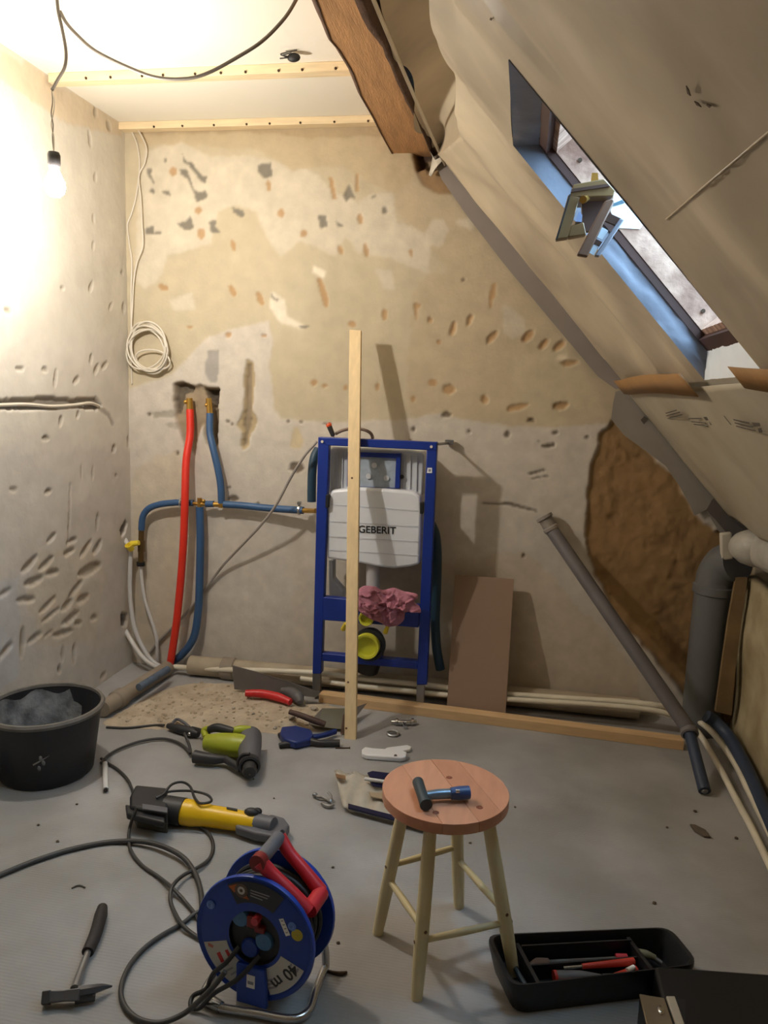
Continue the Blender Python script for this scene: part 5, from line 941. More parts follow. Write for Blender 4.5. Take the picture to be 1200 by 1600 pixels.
# pink rag on the cross bar
rag = thing('pink_rag', (1.3082,-0.24,0.4859), 'crumpled pink cleaning rag draped over the pipe and frame cross bar', 'rag')
outl = [(1.1859,-0.25,0.5318),(1.2104,-0.25,0.5535),(1.2604,-0.25,0.5547),(1.2886,-0.25,0.543),(1.3378,-0.25,0.5554),(1.3821,-0.25,0.5451),(1.437,-0.25,0.5385),(1.4404,-0.25,0.5221),(1.4275,-0.25,0.5043),(1.4502,-0.25,0.4839),(1.4567,-0.25,0.4593),(1.429,-0.25,0.4681),(1.4064,-0.25,0.4857),(1.3912,-0.25,0.4536),(1.3869,-0.25,0.4222),(1.3603,-0.25,0.3973),(1.3218,-0.25,0.3881),(1.2879,-0.25,0.4021),(1.2541,-0.25,0.4104),(1.2257,-0.25,0.4249),(1.1914,-0.25,0.4446),(1.1788,-0.25,0.4889)]
cx = sum(p[0] for p in outl) / len(outl); cz = sum(p[2] for p in outl) / len(outl)
oc = catmull(outl + [outl[0]], 9)
rows = []
for k in range(31):
    t = k / 30
    row = []
    for p in oc:
        x, z = cx + (p.x - cx) * t, cz + (p.z - cz) * t
        n_ = float(fbm(np.array(x * 1.0 + 3), np.array(z * 1.0 + .6 * x), 17.0, 33, 3))
        n2_ = float(fbm(np.array(x + 9.0), np.array(z + 2.0), 34.0, 44, 3)); ridg = 0.030 * (1 - abs(math.sin(x * 40 + z * 34 + 5 * n_))) ** 1.5 + 0.020 * (1 - abs(math.sin(z * 58 - x * 30 + 6 * n2_))) ** 2 + 0.012 * n2_
        row.append(Vector((x, -0.272 - ridg * (1 - t ** 4) - 0.022 * n_ - 0.02 * (1 - t * t), z)))
    rows.append(row)
MB().grid(rows).build('cloth', M('pink_cloth', (180, 118, 134), rough=0.9, var=0.12, scale=30, bump=0.2, bscale=300), rag, solid=0.004)

# ------------------------------------------------------------------ timber lath, panel, floor batten
lath_m = M('planed_lath', (222, 196, 150), rough=0.6, var=0.07, scale=6, stretch=(12, 12, 1))
la = thing('wooden_lath', (1.2329,-0.5706,0), 'tall pale planed wooden lath leaning upright against the toilet frame', 'lath')
q = [(1.0877,-0.1412,1.6232), (1.1375,-0.1416,1.6216), (1.2567,-0.5605,-0.0018), (1.2097,-0.5605,-0.0021)]
MB().prism(q, Vector((0, 1, -0.258)).normalized() * 0.022).build('stick', lath_m, la, bevel=0.0015)
for p in ((1.1521,-0.2984,1.0139), (1.2063,-0.5047,0.2145), (1.2139,-0.5498,0.0396)):
    p = Vector(p); nn = Vector((0, 1, -0.258)).normalized()
    MB().cyl(p + nn * .002, p - nn * .0012, 0.0045, n=8).build('knot', M('knot_brown', (96, 66, 40)), la)
pn = thing('hardboard_panel', (1.7098,-0.1571,0), 'plain brown hardboard panel leaning on the back wall right of the toilet frame', 'panel')
pl_, pr_ = Vector((1.5817,-0.212,0.0321)), Vector((1.8349,-0.212,0.0229))
pl_.z = pr_.z = 0.0
MB().prism([(1.5769,-0.06,0.5828), (1.8338,-0.06,0.5829), pr_, pl_], (0, 0.006, 0)).build('board', M('hardboard', (146, 120, 100), rough=0.65, var=0.05, scale=4, bump=0.03), pn, bevel=0.001)
tb = thing('floor_batten', (1.8116,-0.2844,0), 'long pale timber batten lying on the floor before the toilet frame', 'batten')
a0, b0 = Vector((1.0179,-0.2432,0)), Vector((2.5405,-0.3235,0))
dx = (b0 - a0).normalized(); dy = Vector((-dx.y, dx.x, 0))
MB().prism([a0, b0, b0 + dy * 0.055, a0 + dy * 0.055], (0, 0, 0.040)).build('timber', M('floor_timber', (206, 172, 128), rough=0.65, var=0.10, scale=5, stretch=(1.5, 14, 14)), tb, bevel=0.002)
# ------------------------------------------------------------------ mortar bucket
bk = thing('mortar_bucket', (0.245, -1.067, 0.0), 'black round mortar bucket with dried cement inside by the left wall', 'bucket')
bx = Vector((0.245, -1.067, 0.0))
tub = M('black_tub_plastic', (38, 38, 42), rough=0.5, var=0.25, scale=9, bump=0.1, second=(28, 28, 31))
MB().lathe([(0.001, 0.0), (0.148, 0.0), (0.155, 0.006), (0.188, 0.238), (0.184, 0.240), (0.150, 0.012), (0.001, 0.010)], bx, (0, 0, 1), 44).build('shell', tub, bk)
MB().lathe([(0.186, 0.232), (0.196, 0.232), (0.199, 0.242), (0.194, 0.250), (0.185, 0.250), (0.183, 0.240)], bx, (0, 0, 1), 44).build('rim', M('dusty_rim', (104, 100, 94), rough=0.7, var=0.2, scale=16), bk)
# cement crust on the inner left side
rows = []
for k in range(31):
    an = math.radians(78 + k * 6.2)
    row = []
    for j in range(11):
        h = 0.02 + (0.205 - 0.05 * (k < 3) + 0.012 * math.sin(k * .9)) * j / 10
        rr = 0.150 + (0.188 - 0.150) * (h - .006) / .232 - 0.0065 - 0.002 * math.sin(k * 1.7 + j * 1.3)
        row.append(bx + Vector((rr * math.cos(an), rr * math.sin(an), h)))
    rows.append(row)
MB().grid(rows).build('cement_crust', M('dry_cement', (150, 152, 152), rough=0.9, var=0.3, scale=14, bump=0.4, second=(78, 80, 84)), bk)
MB().lathe([(0.001, 0.028), (0.06, 0.030), (0.12, 0.024), (0.150, 0.018)], bx, (0, 0, 1), 30).build('cement_floor', M('dark_cement', (88, 80, 68), rough=0.9, var=0.2, bump=0.4), bk)
hw = [bx + Vector((0.17 * math.cos(t), 0.17 * math.sin(t), 0.10 + 0.10 * abs(math.cos(t - .3)))) for t in [math.radians(d) for d in range(-70, 60, 13)]]
MB().tube(hw, 0.003, 6).build('handle', zinc, bk)
for p in ((0.10, -0.165, 0.12), (0.085, -0.168, 0.10), (0.09, -0.165, 0.135)):
    v = Vector(p); MB().ball(bx + v * 1.0, 0.007, 6, (1, .35, 1.3)).build('cement_splash', M('dry_cement'), bk)
sk_ = thing('cement_sack', (0.1981,-1.2892,0), 'blue-grey crumpled sack end behind the black bucket at the left edge', 'sack')
c = Vector((0.245 - 0.17, -1.067 - 0.19, 0.0))
rows = []
for i in range(11):
    ph = math.pi * i / 10
    rows.append([c + Vector((0.075 * math.sin(ph) * math.cos(w) * (1 + .15 * math.sin(3 * w + i)), 0.055 * math.sin(ph) * math.sin(w) * (1 + .12 * math.cos(5 * w)), 0.035 + 0.035 * math.cos(ph))) for w in [2 * math.pi * k / 18 for k in range(19)]])
MB().grid(rows).build('bag', M('blue_grey_sack', (110, 120, 132), rough=0.8, bump=0.4), sk_)
wt = thing('white_tube_offcut', (0.4563,-1.048,0), 'short white plastic tube offcut on the floor beside the bucket', 'tube')
MB().tube([Vector((0.4269,-0.997,0.012)), Vector((0.5243,-1.1605,0.011))], 0.0098, 14, 0).build('tube', white_p, wt)
MB().cyl(Vector((0.5243,-1.1605,0.011)), Vector((0.5269,-1.1651,0.011)), 0.0068, n=12).build('bore', M('black_plastic'), wt)
# ------------------------------------------------------------------ rubble heap with crumbs
hp_o = [(p[0], p[1]) for p in [(0.2689,-0.5964,0),(0.2943,-0.4533,0),(0.3356,-0.2938,0),(0.4061,-0.2113,0),(0.5858,-0.1937,0),(0.8153,-0.2389,0),(0.9842,-0.3097,0),(1.1548,-0.3058,0),(1.1757,-0.3944,0),(1.1137,-0.4749,0),(0.9478,-0.5558,0),(0.8405,-0.5594,0),(0.662,-0.5941,0),(0.4593,-0.6352,0),(0.2571,-0.6762,0)]]
us = [p[0] for p in hp_o]; vs_ = [p[1] for p in hp_o]
gx = np.arange(min(us) - .03, max(us) + .03, 0.009); gy = np.arange(min(vs_) - .03, max(vs_) + .03, 0.009)
GX, GY = np.meshgrid(gx, gy)
ins = blur(inside(GX, GY, hp_o).astype(float), 14)
H = ins * (0.022 + 0.045 * (fbm(GX, GY, 6.0, 13) + .1)) + ins * 0.006 * fbm(GX, GY, 40., 14)
H = np.where(ins > 0.03, H, -0.01)
rub_m = M('mortar_rubble', (190, 176, 154), rough=0.95, var=0.2, scale=16, bump=0.3, bscale=90, second=(164, 148, 126))
mb = MB(); rr_, cc_ = GX.shape
mb.v = [Vector((GX[i, j], GY[i, j], H[i, j])) for i in range(rr_) for j in range(cc_)]
mb.f = [(i * cc_ + j, i * cc_ + j + 1, (i + 1) * cc_ + j + 1, (i + 1) * cc_ + j) for i in range(rr_ - 1) for j in range(cc_ - 1) if ins[i:i + 2, j:j + 2].max() > 0.03]
def rock(mb, c, r, rn):
    ph = rn.uniform(0, 6)
    vs, fs = [], []
    base = [(0, 0, 1), (.9, 0, .3), (.28, .85, .3), (-.73, .52, .3), (-.73, -.52, .3), (.28, -.85, .3), (.7, .5, -.4), (-.28, .85, -.4), (-.9, 0, -.4), (-.28, -.85, -.4), (.7, -.5, -.4), (0, 0, -.8)]
    for b in base:
        s = rn.uniform(.65, 1.2)
        vs.append(Vector(c) + Vector((b[0] * math.cos(ph) - b[1] * math.sin(ph), b[0] * math.sin(ph) + b[1] * math.cos(ph), b[2] * .7)) * r * s)
    tri = [(0, 1, 2), (0, 2, 3), (0, 3, 4), (0, 4, 5), (0, 5, 1), (1, 6, 2), (2, 7, 3), (3, 8, 4), (4, 9, 5), (5, 10, 1), (6, 7, 2), (7, 8, 3), (8, 9, 4), (9, 10, 5), (10, 6, 1), (11, 7, 6), (11, 8, 7), (11, 9, 8), (11, 10, 9), (11, 6, 10)]
    mb.add(vs, tri)
rk = random.Random(21)
def hz(x, y):
    i = int(np.clip((y - gy[0]) / .009, 0, rr_ - 1)); j = int(np.clip((x - gx[0]) / .009, 0, cc_ - 1))
    return max(0.0, float(H[i, j]))
for k in range(420):
    x, y = rk.uniform(min(us), max(us)), rk.uniform(min(vs_), max(vs_))
    if inside(np.array([[x]]), np.array([[y]]), hp_o)[0, 0]:
        rock(mb, (x, y, hz(x, y) + .001), rk.uniform(.003, .010) * (1.4 if x > 0.95 else 1), rk)
o = mb.build('rubble_heap', rub_m, None, smooth=False)
tag(o, 'heap of sandy mortar rubble on the floor in the left rear corner', 'rubble', kind='stuff')
crumb_m = M('mortar_crumb', (166, 156, 142), rough=0.95)
dark_crumb = M('dark_crumb', (84, 72, 58), rough=0.95)
k = 0
for (p, r, m_) in (((1.036,-0.3919,0), .016, 0), ((0.9727,-0.5059,0), .018, 0), ((0.9662,-0.3075,0), .014, 0), ((0.9229,-0.5623,0), .012, 0), ((0.8028,-0.4934,0), .010, 0), ((0.7126,-0.4781,0), .009, 0), ((0.8072,-1.3245,0), .006, 1), ((0.4752,-1.2531,0), .005, 1), ((0.4284,-1.3878,0), .006, 1), ((0.5369,-1.4532,0), .006, 1), ((1.3707,-1.3832,0), .005, 1), ((1.0842,-1.0606,0), .004, 1),
                  ((0.9733,-0.955,0), .004, 1), ((1.754,-1.1659,0), .005, 1), ((2.375,-0.9276,0), .006, 1), ((2.4876,-0.801,0), .007, 1), ((2.5837,-0.9401,0), .007, 1), ((1.459,-1.6795,0), .005, 1), ((1.8873,-0.9202,0), .005, 1), ((2.2725,-1.3341,0), .006, 1)):
    v = Vector(p); mb = MB(); rock(mb, v + Vector((0, 0, r * .5 + (hz(v.x, v.y) if m_ == 0 else 0))), r, rk)
    o = mb.build('mortar_crumb', dark_crumb if m_ else crumb_m, None, smooth=False)
    if m_:
        tag(o, 'tiny dark crumb of dirt lying on the bare floor', 'crumb', 'dark crumbs on the floor')
    else:
        tag(o, 'pale crumbly lump of mortar lying on top of the rubble heap', 'mortar lump', 'mortar lumps on the rubble heap')
pc_ = thing('plaster_chip', (2.477,-0.9216,0), 'flat grey plaster flake on the floor near the right wall', 'plaster chip')
MB().prism([(2.4526,-0.895,0.001),(2.4686,-0.8949,0.001),(2.4952,-0.9189,0.001),(2.5023,-0.9579,0.001),(2.4828,-0.959,0.001),(2.4592,-0.9314,0.001)], (0, 0, 0.006)).build('flake', M('grey_flake', (92, 82, 70), rough=0.9), pc_)
nl = thing('rusty_nail', (1.2214,-0.6419,0), 'rusty nail on the floor in front of the lath', 'nail')
MB().cyl((1.1964,-0.6547,0.003), (1.2485,-0.6385,0.003), 0.0024, n=8).build('shank', nail_mat, nl)
MB().cyl((1.2485,-0.6385,0.003), (1.2509,-0.6378,0.003), 0.005, n=8).build('head', nail_mat, nl)
wd = thing('wire_snippet', (0.7101,-1.6232,0), 'short curved dark wire snippet on the floor above the hammer', 'wire snippet')
MB().tube([Vector(p) for p in [(0.702,-1.6408,0.003),(0.7092,-1.6279,0.003),(0.7209,-1.6251,0.003),(0.7355,-1.6301,0.003)]], 0.002, 6).build('wire', M('dark_wire'), wd)
tw = thing('wood_splinter', (1.4806,-1.7737,0), 'dark wood splinter on the floor right of the cable reel', 'splinter')
MB().tube([Vector(p) for p in [(1.4519,-1.7789,0.004),(1.4747,-1.782,0.004),(1.4932,-1.7811,0.005),(1.5039,-1.7733,0.004)]], [0.003, .004, .005, .003], 6).build('splinter', nail_mat, tw)

# ------------------------------------------------------------------ hand saw, scoop, pliers, small fittings
steel_d = M('dull_dark_steel', (104, 98, 92), rough=0.6, metal=0.1, var=0.12, scale=10)
red_pl = M('red_plastic', (200, 40, 42), rough=0.4, var=0.05)
grey_dp = M('dark_grey_plastic', (92, 90, 90), rough=0.5)
sw = thing('hand_saw', (0.8147,-0.3255,0.02), 'hand saw with red and grey handle and wide steel blade on the rubble', 'saw')
by = -0.24
MB().prism([(0.6362,-0.3,0.1536), (0.6458,-0.3005,0.045), (0.866,-0.3055,0.05), (1.0142,-0.2967,0.045), (1.0268,-0.2592,0.055), (0.8984,-0.3,0.1042), (0.7459,-0.3,0.1353)], (0, 0.003, 0.001)).build('blade', steel_d, sw)
MB().tube([Vector(p) for p in [(0.7243,-0.3672,0.062),(0.797,-0.3597,0.064),(0.8699,-0.3711,0.062),(0.934,-0.3933,0.055)]], [0.015, 0.018, 0.019, 0.015], 14).build('handle', red_pl, sw)
MB().tube([Vector(p) for p in [(0.8683,-0.3133,0.068),(0.9121,-0.3236,0.068),(0.9562,-0.3548,0.062),(0.9718,-0.3778,0.05)]], [0.014, 0.024, 0.026, 0.014], 14).build('handle_end', grey_dp, sw)
sc = thing('metal_scoop', (1.1223,-0.402,0), 'dark grey metal scoop with brown wooden handle beside the lath foot', 'scoop')
MB().prism([(1.0811,-0.4292,0.055), (1.1946,-0.3867,0.05), (1.2037,-0.503,0.012), (1.0917,-0.5258,0.02)], (0, 0.002, 0.003)).build('pan', M('olive_steel', (100, 98, 84), rough=0.55, var=0.12), sc)
MB().prism([(1.08,-0.4251,0.056), (1.0917,-0.5258,0.02), (1.038,-0.4974,0.015)], (0.002, 0, 0.002)).build('side_wing', steel_d, sc)
MB().prism([(1.1946,-0.3867,0.05), (1.2451,-0.2987,0.045), (1.2037,-0.503,0.012)], (0.002, 0, 0.002)).build('side_wing', steel_d, sc)
MB().tube([Vector(p) for p in [(0.9717,-0.5326,0.075),(1.0161,-0.5365,0.068),(1.0655,-0.5399,0.056),(1.1238,-0.5377,0.04)]], [.010, .012, .013, .012], 12).build('handle', M('dark_brown_grip', (74, 52, 44), rough=0.6), sc)
MB().prism([(1.1759,-0.4464,0.045), (1.1909,-0.4293,0.045), (1.2065,-0.5255,0.006), (1.1879,-0.5363,0.006)], (0, 0.01, 0)).build('socket', M('rusty_brown', (80, 60, 50), rough=0.8), sc)
navy = M('navy_blue_plastic', (28, 48, 112), rough=0.4, var=0.06)
cp = thing('clamp_pliers', (1.0762,-0.6288,0), 'blue clamping pliers with black grip in front of the metal scoop', 'pliers')
MB().prism([(0.9576,-0.5863,0.004),(1.0085,-0.5609,0.004),(1.0776,-0.5788,0.004),(1.1026,-0.6305,0.004),(1.0971,-0.6658,0.004),(1.0524,-0.7051,0.004),(1.0041,-0.6899,0.004),(0.968,-0.6425,0.004)], (0, 0, 0.030)).build('head', navy, cp, bevel=0.006)
MB().tube([Vector(p) for p in [(0.964,-0.6391,0.018),(0.9843,-0.6205,0.02),(1.0164,-0.6224,0.022)]], [.012, .014, .010], 10).build('jaw', M('black_plastic'), cp)
MB().tube([Vector(p) for p in [(0.986,-0.706,0.012),(1.0076,-0.6935,0.014),(1.0357,-0.6849,0.016)]], [.010, .012, .010], 10).build('jaw', M('black_plastic'), cp)
MB().tube([Vector(p) for p in [(1.0976,-0.6505,0.018),(1.1345,-0.6536,0.016),(1.1723,-0.6416,0.015),(1.2084,-0.6322,0.015)]], [.014, .012, .013, .014], 12).build('grip', M('black_plastic'), cp)
MB().tube([Vector(p) for p in [(1.0858,-0.6276,0.022),(1.1216,-0.6066,0.022),(1.1465,-0.5824,0.022),(1.1693,-0.5481,0.02)]], [.012, .010, .011, .011], 12).build('grip', navy, cp)
ft = thing('chrome_fitting', (1.413,-0.3445,0), 'chrome plumbing fitting on the floor in front of the batten', 'fitting')
c = Vector((1.4183,-0.3816,0.014))
MB().tube([Vector((1.37,-0.3834,0.012)), c, Vector((1.4687,-0.3572,0.012))], [.009, .011, .009], 12, 3).build('body', chrome, ft)
MB().lathe([(.010, 0), (.015, .002), (.015, .010), (.010, .012)], Vector((1.3862,-0.3837,0.014)), (1, 0, 0), 10).build('nut', chrome, ft)
MB().lathe([(.010, 0), (.016, .002), (.016, .012), (.010, .014)], Vector((1.4485,-0.3672,0.014)), (1, 0.1, 0), 10).build('nut', chrome, ft)
MB().cyl(c, Vector((1.435,-0.4189,0.01)), 0.008, 0.009, 12).build('branch', chrome, ft)
rg_ = thing('pipe_clip_ring', (1.3898,-0.4641,0), 'small dull pipe clip ring on the floor left of the chrome fitting', 'pipe clip')
c = Vector((1.3924,-0.4811,0.008))
MB().tube([c + Vector((.022 * math.cos(t), .016 * math.sin(t), .004 * math.sin(t))) for t in [2 * math.pi * i / 14 for i in range(15)]], 0.0055, 8, 2).build('band', M('dull_steel'), rg_)
wpl = M('white_abs', (222, 222, 222), rough=0.35, var=0.02)
g = thing('white_plastic_clip', (1.3853,-0.6811,0), 'rounded white plastic bracket on the floor behind the stool', 'bracket')
MB().prism([(1.3043,-0.674,0.002),(1.3118,-0.6503,0.002),(1.3426,-0.6533,0.002),(1.455,-0.6406,0.002),(1.4772,-0.6564,0.002),(1.4772,-0.688,0.002),(1.4577,-0.7033,0.002),(1.3304,-0.7151,0.002),(1.3108,-0.7044,0.002)], (0, 0, 0.020)).build('shell', wpl, g, bevel=0.005, seg=3)
MB().cyl((1.4388,-0.6967,0.022), (1.4393,-0.6997,0.0235), 0.006, n=10).build('hole', grey_dp, g)
g = thing('white_plastic_strip', (1.4349,-0.6089,0), 'slim white plastic strip lying behind the rounded white bracket', 'strip')
MB().prism([(1.3807,-0.6435,0.002),(1.3937,-0.6182,0.002),(1.4651,-0.5775,0.002),(1.4845,-0.5892,0.002),(1.4828,-0.6117,0.002),(1.4139,-0.6619,0.002)], (0, 0, 0.012)).build('shell', wpl, g, bevel=0.003)

# ------------------------------------------------------------------ rotary hammer drill
lime = M('lime_tool_plastic', (156, 164, 42), rough=0.4, var=0.06)
tool_grey = M('tool_grey', (92, 92, 96), rough=0.5, var=0.1)
tool_black = M('tool_black', (42, 42, 44), rough=0.5, var=0.1)
hd = thing('hammer_drill', (0.8272,-0.8033,0), 'lime green and grey corded hammer drill with black side handle on the floor', 'drill')
p0, p1 = Vector((0.7348,-0.8141,0.045)), Vector((0.8983,-0.8254,0.055))
MB().tube([p0, p0.lerp(p1, .35), p0.lerp(p1, .7), p1], [.030, .040, .044, .040], 18, 4).build('motor_body', lime, hd)
MB().tube([Vector((0.724,-0.7588,0.07)), Vector((0.7604,-0.7654,0.085)), Vector((0.8332,-0.7807,0.085))], [.014, .017, .014], 12).build('rubber_grip', tool_black, hd)
MB().tube([Vector((0.7218,-0.7838,0.05)), Vector((0.7035,-0.7535,0.06)), Vector((0.7285,-0.7571,0.075))], [.012, .015, .012], 12).build('handle_bow', lime, hd)
MB().tube([Vector((0.8219,-0.7779,0.085)), Vector((0.8542,-0.7692,0.09)), Vector((0.8913,-0.7594,0.09))], [.012, .017, .013], 12).build('top_bridge', lime, hd)
c0, c1 = Vector((0.8838,-0.7523,0.055)), Vector((0.9511,-0.9347,0.05))
MB().tube([c0, c0.lerp(c1, .4), c1], [.046, .044, .036], 20, 4).build('gear_housing', tool_grey, hd)
MB().lathe([(.030, 0), (.038, .004), (.038, .026), (.030, .030)], c1, (c1 - c0), 20).build('collar', tool_black, hd)
MB().lathe([(.024, 0), (.026, .03), (.022, .05), (.012, .056), (.001, .057)], c1 + (c1 - c0).normalized() * .02, (c1 - c0), 18).build('chuck', tool_black, hd)
ct = c1 + (c1 - c0).normalized() * .075
MB().cyl(ct, Vector((0.9575,-0.9446,0.012)), 0.005, 0.004, 10).build('drill_bit', chrome, hd)
cl = c1 + (c1 - c0).normalized() * .015
MB().tube([cl + Vector((0.0, 0, 0.042)), cl + Vector((-.028, 0, .034)), cl + Vector((-.044, 0, .004)), cl + Vector((-.040, 0, -.030))], 0.006, 10).build('clamp_band', tool_black, hd)
MB().tube([Vector((0.8426,-0.892,0.03)), Vector((0.8069,-0.9011,0.03)), Vector((0.763,-0.9023,0.03)), Vector((0.7277,-0.9011,0.03))], [.013, .019, .021, .024], 16).build('side_handle', tool_black, hd)
MB().tube([cl + Vector((-.03, 0, -.018)), Vector((0.8426,-0.892,0.03))], 0.014, 12, 0).build('handle_stem', tool_black, hd)
MB().tube([Vector(p) for p in [(0.7113,-0.7534,0.04),(0.7,-0.7454,0.035),(0.6886,-0.7374,0.03)]], 0.0045, 8).build('power_cord', tool_black, hd)
MB().tube([Vector(p) for p in [(0.7178,-0.7564,0.05),(0.6649,-0.7132,0.04),(0.6176,-0.6794,0.03)]], [.010, .008, .006], 10).build('cord_sleeve', tool_black, hd)
pw = thing('power_plug', (0.5807,-0.6583,0), 'dark plug and socket coupling on the floor left of the drill', 'plug')
MB().tube([Vector(p) for p in [(0.5085,-0.6674,0.02),(0.5651,-0.6829,0.02),(0.6255,-0.6969,0.02),(0.6565,-0.7064,0.02)]], [.010, .018, .019, .013], 12).build('housing', tool_black, pw)
MB().ball(Vector((0.6231,-0.7152,0.02)), .008, 6).build('pin', chrome, pw)
MB().tube([Vector(p) for p in [(0.5276,-0.6727,0.03),(0.526,-0.6233,0.03),(0.561,-0.6391,0.03),(0.5963,-0.6565,0.02)]], .006, 8).build('strap', tool_grey, pw)
# ------------------------------------------------------------------ yellow power power tool
yel = M('tool_yellow', (230, 182, 20), rough=0.35, var=0.05)
yt = thing('yellow_power_tool', (0.9449,-1.2616,0), 'yellow and black long bodied corded sander lying on the floor', 'power tool')
q0, q1 = Vector((0.8538,-1.2736,0.042)), Vector((1.105,-1.2727,0.036))
MB().tube([q0, q0.lerp(q1, .15), q0.lerp(q1, .3), q0.lerp(q1, .75), q1], [.040, .040, .034, .031, .030], 20, 4).build('barrel', yel, yt)
MB().tube([Vector((0.7965,-1.2758,0.044)), Vector((0.8592,-1.2761,0.042))], [.042, .043], 20, 0).build('motor_end', tool_black, yt)
MB().prism([(0.6815,-1.2858,0.038),(0.6649,-1.2177,0.038),(0.7736,-1.2112,0.038),(0.8419,-1.3513,0.038),(0.7387,-1.3438,0.038),(0.7107,-1.3395,0.038)], (0, 0, 0.042)).build('rear_housing', tool_black, yt, bevel=0.008)
MB().prism([(0.6816,-1.3137,0.045),(0.8221,-1.328,0.045),(0.8456,-1.3801,0.045),(0.7126,-1.3623,0.045)], (0, 0, 0.022)).build('handle_guard', tool_black, yt, bevel=0.005)
MB().prism([(0.7462,-1.3284,0.0795),(0.8319,-1.33,0.0795),(0.8449,-1.3566,0.0795),(0.7603,-1.3552,0.0795)], (0, 0, 0.006)).build('vent_cover', tool_grey, yt, bevel=0.002)
MB().prism([(0.7074,-1.3065,0.001),(0.8206,-1.3084,0.001),(0.8348,-1.3374,0.001),(0.729,-1.3307,0.001)], (0, 0, 0.045)).build('side_skirt', M('dark_olive_plastic', (70, 66, 52), rough=0.6), yt, bevel=0.004)
hc = Vector((1.16,-1.3066,0.03))
MB().prism([(1.0375,-1.2921,0.012),(1.0863,-1.2548,0.012),(1.1304,-1.218,0.012),(1.1742,-1.2297,0.012),(1.2014,-1.263,0.012),(1.2043,-1.3045,0.012),(1.1749,-1.3321,0.012),(1.1135,-1.3299,0.012),(1.0451,-1.3116,0.012)], (0, 0, 0.030)).build('head_guard', tool_grey, yt, bevel=0.007, seg=3)
MB().tube([Vector((1.1011,-1.2734,0.038)), Vector((1.1595,-1.2873,0.046))], [.030, .024], 16, 0).build('gear_head', tool_grey, yt)
MB().ball(Vector((1.0811,-1.2706,0.07)), .017, 8, (1.4, .9, .8)).build('knob', tool_black, yt)
MB().ball(Vector((1.0959,-1.2597,0.068)), .013, 8, (1.2, 1, .9)).build('knob', tool_black, yt)
MB().prism([(0.9786,-1.2763,0.02),(1.0294,-1.2822,0.02),(1.0359,-1.2987,0.02),(0.9855,-1.293,0.02)], (0, 0.004, 0.020)).build('switch', tool_black, yt, bevel=0.002)
MB().prism([(0.9971,-1.2648,0.07), (1.0332,-1.2655,0.069), (1.0372,-1.2759,0.069), (1.0013,-1.2752,0.07)], (0, 0, 0.003)).build('nameplate', tool_black, yt)
MB().cyl((1.1928,-1.3081,0.042), (1.194,-1.3119,0.0445), 0.007, n=12).build('bore', tool_black, yt)
MB().tube([Vector(p) for p in [(0.7732,-1.2889,0.085),(0.788,-1.2665,0.09),(0.7947,-1.2261,0.1),(0.8191,-1.2031,0.1),(0.8491,-1.2061,0.09),(0.8871,-1.2566,0.085),(0.9185,-1.2841,0.085),(0.9465,-1.2655,0.085),(0.9196,-1.2325,0.085),(0.863,-1.2222,0.085),(0.8081,-1.2359,0.085),(0.7762,-1.2602,0.085)]], 0.0042, 8).build('cord_loop', tool_black, yt)
cg = M('dark_rubber_cable', (58, 56, 54), rough=0.5)
def floor_cable(pts, r, label, cat='cable', name='floor_cable', mat=cg):
    t = thing(name, pts[len(pts) // 2], label, cat)
    MB().tube([Vector(p) for p in pts], r, 9, 7).build('sheath', mat, t)
    return t
floor_cable([(0.4302,-1.7233,0.008),(0.4831,-1.6398,0.008),(0.5418,-1.5531,0.008),(0.6154,-1.4774,0.008),(0.707,-1.4217,0.008),(0.8189,-1.4177,0.018),(0.9277,-1.454,0.02),(0.9978,-1.5087,0.012),(1.0535,-1.5877,0.01),(1.1051,-1.6932,0.01),(1.1534,-1.7537,0.01)], 0.0075, 'thick black cable sweeping in an arc from the left edge to the reel')
floor_cable([(0.7429,-1.3543,0.085),(0.7352,-1.3643,0.06),(0.7203,-1.3577,0.02),(0.7381,-1.3986,0.009),(0.7777,-1.4563,0.009),(0.8388,-1.5069,0.006),(0.9102,-1.5473,0.008),(0.9755,-1.5953,0.016),(1.0291,-1.6312,0.008),(1.0764,-1.6721,0.008),(1.1097,-1.7118,0.01),(1.1395,-1.7409,0.012)], 0.0050, 'thin black cord from the rear of the yellow tool to the reel')
floor_cable([(0.9061,-1.2807,0.01),(0.9592,-1.3152,0.008),(0.9977,-1.372,0.006),(1.012,-1.4341,0.006),(0.9992,-1.4902,0.012),(0.9782,-1.5372,0.016),(0.9732,-1.5905,0.02),(0.9828,-1.626,0.008),(1.0141,-1.6686,0.006),(1.0604,-1.7216,0.016),(1.0999,-1.7401,0.008),(1.1578,-1.7641,0.01)], 0.0055, 'dark cord looping out from under the yellow tool toward the reel')
floor_cable([(1.1358,-1.6493,0.02),(1.08,-1.6641,0.012),(1.0552,-1.7068,0.006),(1.0226,-1.765,0.008),(1.003,-1.8196,0.008),(0.9993,-1.8806,0.008),(1.0151,-1.9414,0.008),(1.0485,-1.9848,0.008),(1.0943,-2.0105,0.008),(1.1456,-2.0118,0.01),(1.1875,-1.9908,0.02),(1.2206,-1.9818,0.05),(1.2546,-1.9753,0.09),(1.2755,-1.9656,0.12)], 0.0060, 'black cable forming the big loop left of the reel')
floor_cable([(0.4877,-0.6532,0.014),(0.4401,-0.6522,0.008),(0.3519,-0.6955,0.006),(0.2667,-0.7119,0.006)], 0.0045, 'thin dark cord running left from the plug toward the bucket')
